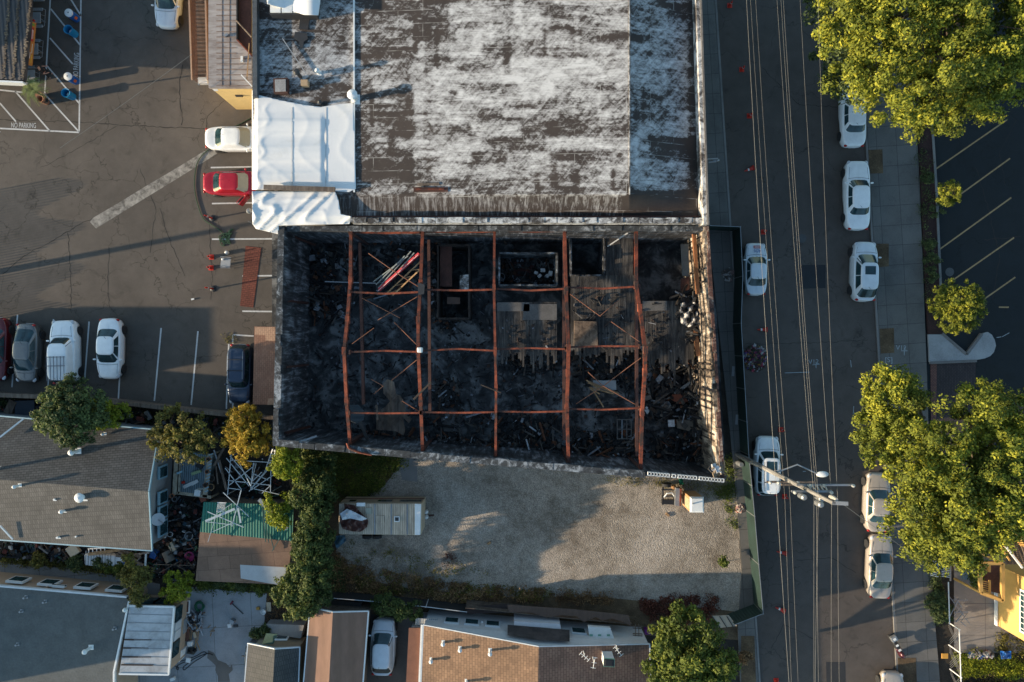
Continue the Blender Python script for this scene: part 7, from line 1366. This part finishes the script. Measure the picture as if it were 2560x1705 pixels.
tree('ivy_hedge','tall tangle of ivy covered shrubs between the yard shed and the trailer',[(770,1190,3,1.0,1.2),(800,1215,3.2,1.1,1.2),(760,1240,3.3,.9,1.1),(790,1270,3.4,1.1,1.2),(780,1310,3.6,1.1,1.3),(770,1350,3.6,1.2,1.3),(800,1370,3.4,1.1,1.2),(765,1400,3.5,1.2,1.3),(790,1430,3.3,1.2,1.2),(750,1450,3.2,1.2,1.1),(720,1480,3,1.1,1.0),(760,1500,3,1.2,1.1),(790,1480,3,1.1,1.1),(730,1520,2.6,.7,.7),(820,1260,2.8,.8,.9),(810,1330,2.9,.8,.9),(825,1150,2.0,.9,.9),(785,1150,2.2,.9,.9)],(780,1350),0,620,65,.34,.13,LI,'hedge',trunk_r=.12)
tree('climbing_bush','loose light green climber hanging over the green roof corner',[(672,1262,3.6,.5,.5),(695,1280,3.6,.8,.6),(705,1300,3.5,.6,.5),(680,1300,3.4,.45,.4),(715,1255,3.4,.6,.5),(670,1243,3.2,.35,.3)],(740,1265),0,90,50,.24,.1,LB,'climber',trunk_r=.06)
tree('conifer_bush','yellow tipped evergreen bush at the corner of the white lean to, western one',[(330,1430,2.8,.7,.9),(345,1455,3.4,.8,1.0),(325,1400,2.6,.5,.6),(350,1485,3.2,.6,.8),(360,1440,3,.6,.8),(310,1440,2.4,.4,.5),(348,1505,2.9,.35,.4)],(345,1455),0,130,60,.22,.1,LO,'bush',trunk_r=.08)
tree('conifer_bush','yellow green bush beside the patio, eastern one',[(440,1455,2.4,.9,.8),(455,1475,2.4,.7,.7),(420,1485,2.2,.6,.5),(470,1445,2,.5,.5),(440,1495,2,.4,.4)],(445,1465),0,100,60,.22,.1,LB,'bush',trunk_r=.07)
tree('climbing_plant','leafy green climber sprawling over the wire fence by the driveway',[(965,1512,1.6,.9,.6),(1000,1520,1.7,.9,.6),(1035,1528,1.5,.7,.5),(940,1508,1.3,.5,.4)],(990,1518),0,110,60,.24,.1,LI,'climber',trunk_r=.05)
for i,(x,y,r_,m_,lab) in enumerate(((508,1455,.5,LG,'small leafy bush at the foot of the brown felt roof, western one'),(585,1448,.6,LG,'leafy bush at the middle of the brown felt roof eave'),(603,1460,.5,LD,'dark leafy bush next to the middle eave bush'),(550,1455,.4,LD,'little bush between the eave bushes'),(650,1468,.6,LG,'low bush at the southeast of the brown felt roof'),(690,1465,.7,LI,'ivy mound beside the hedge foot'),(640,1583,.4,LD,'dark bush at the soil edge of the patio'),(664,1572,.4,LD,'dark spiky plant beside the rendered block'),(250,1403,.5,LD,'dark ivy mound above the concrete path, middle one'),(190,1408,.6,LD,'dark ivy mound above the concrete path, western one'),(100,1400,.6,LO,'brownish bush above the concrete path at the left'),(300,1422,.5,LG,'leafy mound above the concrete path, eastern one'),(270,1415,.5,LG,'green mound beside the canopy shell'),(2340,1500,.9,LD,'dark shrub inside the right side fence, northern one'),(2355,1530,.8,LD,'dark shrub inside the right side fence, southern one'),(2438,1450,.5,LG,'leafy plant beside the stone step'),(1862,1645,.5,LDRY,'dry grass clump in the bottom west verge'),(1810,1405,.35,LG,'weed tuft by the pavement edge of the gravel'),(25,1090,.01,LD,'tiny weed')) ):
    if r_>.05: tree('low_bush',lab,[(x,y,.7,r_,.5)],(x,y),0,int(30*r_/.5),45,.2,.1,m_,'bush',trunk_r=.03,limbs=False)
# palm in pot
k=thing('potted_palm','feathery pale green potted palm at the corner of the food hut','palm',P(112,250,0)); c=Vector(P(112,250,0)); MB().lathe(P(108,243,0),[(.2,0),(.27,.5),(.24,.5)],16).build('pot',TERRA,k)
tp=Vector(P(84,224,2.6)); MB().tube([Vector(P(106,240,.4)),Vector(P(96,233,1.4)),tp],[.07,.06,.05],8).build('stem',BARK,k); V=[]
for i in range(26):
    a=i*.7+rnd.uniform(-.2,.2); l=rnd.uniform(.7,1.15); up=rnd.uniform(.1,.5)
    for j in range(14):
        t_=(j+1)/14; p=tp+Vector((math.cos(a)*l*t_,math.sin(a)*l*t_,up*math.sin(t_*3.0)-.3*t_*t_)); d=Vector((math.cos(a),math.sin(a),0)); e=Vector((-d.y,d.x,0))
        for s_ in(1,-1): q=p+e*s_*.22*(1-t_*.6)+d*.12; V+=[tuple(p+d*.015),tuple(q+d*.01),tuple(q-d*.015),tuple(p-d*.03)]
leafobj('fronds',np.array(V),leafmat('palm_leaf',(.2,.24,.07),(.34,.36,.14)),k)
# ground cover as stuff
def cover_stuff(name,label,poly,n,size,m,h=.25,cat='weeds',z=.02,patch=None):
    TS[0]+=1; r=np.random.RandomState(TS[0]); xs=[p[0] for p in poly]; ys=[p[1] for p in poly]; pts=[]; nclu=patch or max(6,n//120); cen=[]
    def inside(x,y):
        q=False; j=len(poly)-1
        for i in range(len(poly)):
            if (poly[i][1]>y)!=(poly[j][1]>y) and x<(poly[j][0]-poly[i][0])*(y-poly[i][1])/(poly[j][1]-poly[i][1])+poly[i][0]: q=not q
            j=i
        return q
    while len(cen)<nclu:
        x,y=r.uniform(min(xs),max(xs)),r.uniform(min(ys),max(ys))
        if inside(x,y): cen.append((*P(x,y,z)[:2],z+.05,r.uniform(.25,.6)))
    V=leaves(np.array(cen),max(4,n//nclu),size,h/.5,TS[0],.2); V[:,2]=np.maximum(V[:,2],z); o=leafobj(name,V,m,None); tag(o,label,cat,kind='stuff')
cover_stuff('weeds','green weeds growing between the burned shell and the trailer',[(740,1110),(1000,1120),(1010,1160),(965,1205),(920,1245),(840,1255),(760,1200)],17000,.09,LG,.35,patch=260)
cover_stuff('weeds','brownish weeds mixed among the green ones north of the trailer',[(800,1120),(1000,1130),(990,1190),(900,1240),(840,1220)],5000,.09,LO,.35,patch=90)
cover_stuff('weeds','dry brown weeds along the south edge of the gravel lot',[(830,1380),(900,1415),(1010,1440),(1240,1470),(1500,1485),(1560,1510),(1300,1500),(1150,1502),(940,1488),(830,1490)],15000,.09,LDRY,.35,patch=260)
cover_stuff('weeds','patches of green weeds along the south edge of the gravel lot',[(860,1400),(1000,1445),(1240,1470),(1440,1480),(1430,1500),(1150,1490),(900,1480)],4000,.09,LO,.35,patch=70)
cover_stuff('weeds','dark weeds between the ivy hedge and the gravel lot',[(800,1400),(850,1400),(870,1480),(830,1520),(790,1520)],5000,.09,LD,.4,patch=80)
cover_stuff('weeds','reddish dry brush at the southeast corner of the gravel lot',[(1600,1500),(1700,1495),(1790,1495),(1790,1540),(1700,1560),(1620,1545)],6000,.09,LRED,.35,patch=90)
cover_stuff('weeds','scattered weed tufts on the west part of the gravel',[(860,1350),(960,1370),(1100,1400),(1240,1440),(1000,1440),(890,1420)],1400,.07,LO,.2,patch=34)
cover_stuff('weeds','low yellow weeds at the foot of the white block wall',[(1500,1190),(1560,1196),(1700,1206),(1800,1212),(1830,1230),(1800,1240),(1740,1222),(1560,1206)],2200,.06,LO,.15,patch=60)
cover_stuff('weeds','green weed strip beside the pole end of the fence',[(1815,1140),(1832,1140),(1838,1290),(1850,1330),(1835,1330),(1800,1245),(1780,1235),(1812,1215)],2200,.08,LG,.25,patch=46)
cover_stuff('grass','bright grass on the plot at the bottom right',[(2385,1640),(2430,1632),(2560,1650),(2620,1650),(2620,1690),(2400,1690)],9000,.08,LB,.3,'grass',patch=130)
cover_stuff('grass','dry pale grass at the very bottom right',[(2385,1685),(2620,1690),(2620,1800),(2385,1800)],5000,.08,leafmat('pale_dry',(.16,.12,.05),(.28,.22,.1),.1),.2,'grass',patch=110)
cover_stuff('grass','shaded grass strip beside the yellow house wall',[(2490,1590),(2620,1600),(2620,1650),(2490,1630)],2500,.08,LO,.2,'grass',patch=46)
cover_stuff('weeds','dark groundcover along the yard fence on the right pavement',[(2322,1430),(2345,1440),(2372,1560),(2340,1555),(2325,1500)],4500,.08,LD,.35,patch=60)
cover_stuff('weeds','brown and green brush above the concrete side path',[(0,1385),(180,1398),(360,1420),(360,1440),(180,1418),(0,1402)],6500,.09,LO,.3,patch=110)
cover_stuff('weeds','weeds at the foot of the brown felt roof eave',[(490,1448),(720,1466),(715,1482),(490,1470)],3500,.08,LG,.3,patch=60)
cover_stuff('weeds','dead leaves and weeds on the bare soil by the patio',[(668,1490),(760,1500),(760,1580),(670,1560)],2000,.06,LDRY,.1,patch=40)
cover_stuff('weeds','sparse plants in the long planting bed beside the marked lot',[(2285,300),(2318,300),(2345,700),(2325,830)],1800,.07,LD,.25,patch=40,z=.15)
cover_stuff('weeds','single dry tumbled weed in the west part of the gravel',[(1112,1388),(1140,1388),(1140,1405),(1112,1405)],500,.05,LRED,.2,patch=7)
cover_stuff('weeds','loose vine leaves over the yard clutter passage',[(0,1000),(230,1010),(560,1045),(690,1060),(690,1100),(560,1090),(240,1045),(0,1035)],5000,.09,LD,.5,patch=80)
cover_stuff('twigs','dry twigs and tufts beside the dark blue estate vehicle',[(565,835),(585,835),(585,860),(565,860)],160,.07,LO,.1,patch=5)
for x,lab in ((-150,'western'),): pass
0 and tree('street_tree','bushy tree standing beyond the left frame edge north of the car row',[(-330,790,5,2.6,2.2),(-420,840,5.5,3,2.4)],(-340,800),0,160,60,.6,.22,LG,trunk_r=.3)
k=thing('utility_pole','wooden utility pole standing beyond the left frame edge','utility pole',P(-330,742,0)); c=P(-330,742,0); MB().tube([c,(c[0],c[1],8.2)],[.24,.17],12).build('shaft',POLEM,k)
0 and tree('yard_tree','tall dark tree at the left edge beyond the frame beside the gravel yard',[(-200,1330,6,2.5,2.5)],(-200,1330),0,100,60,.6,.22,LG,trunk_r=.3)
fence('slatted privacy fence standing beyond the left frame edge',[(-260,480),(-262,620),(-264,720)],2.6,mat('fence_slat',(.2,.2,.2),.8,.2,2),'privacy_fence',GREYM,th=.04) if False else None
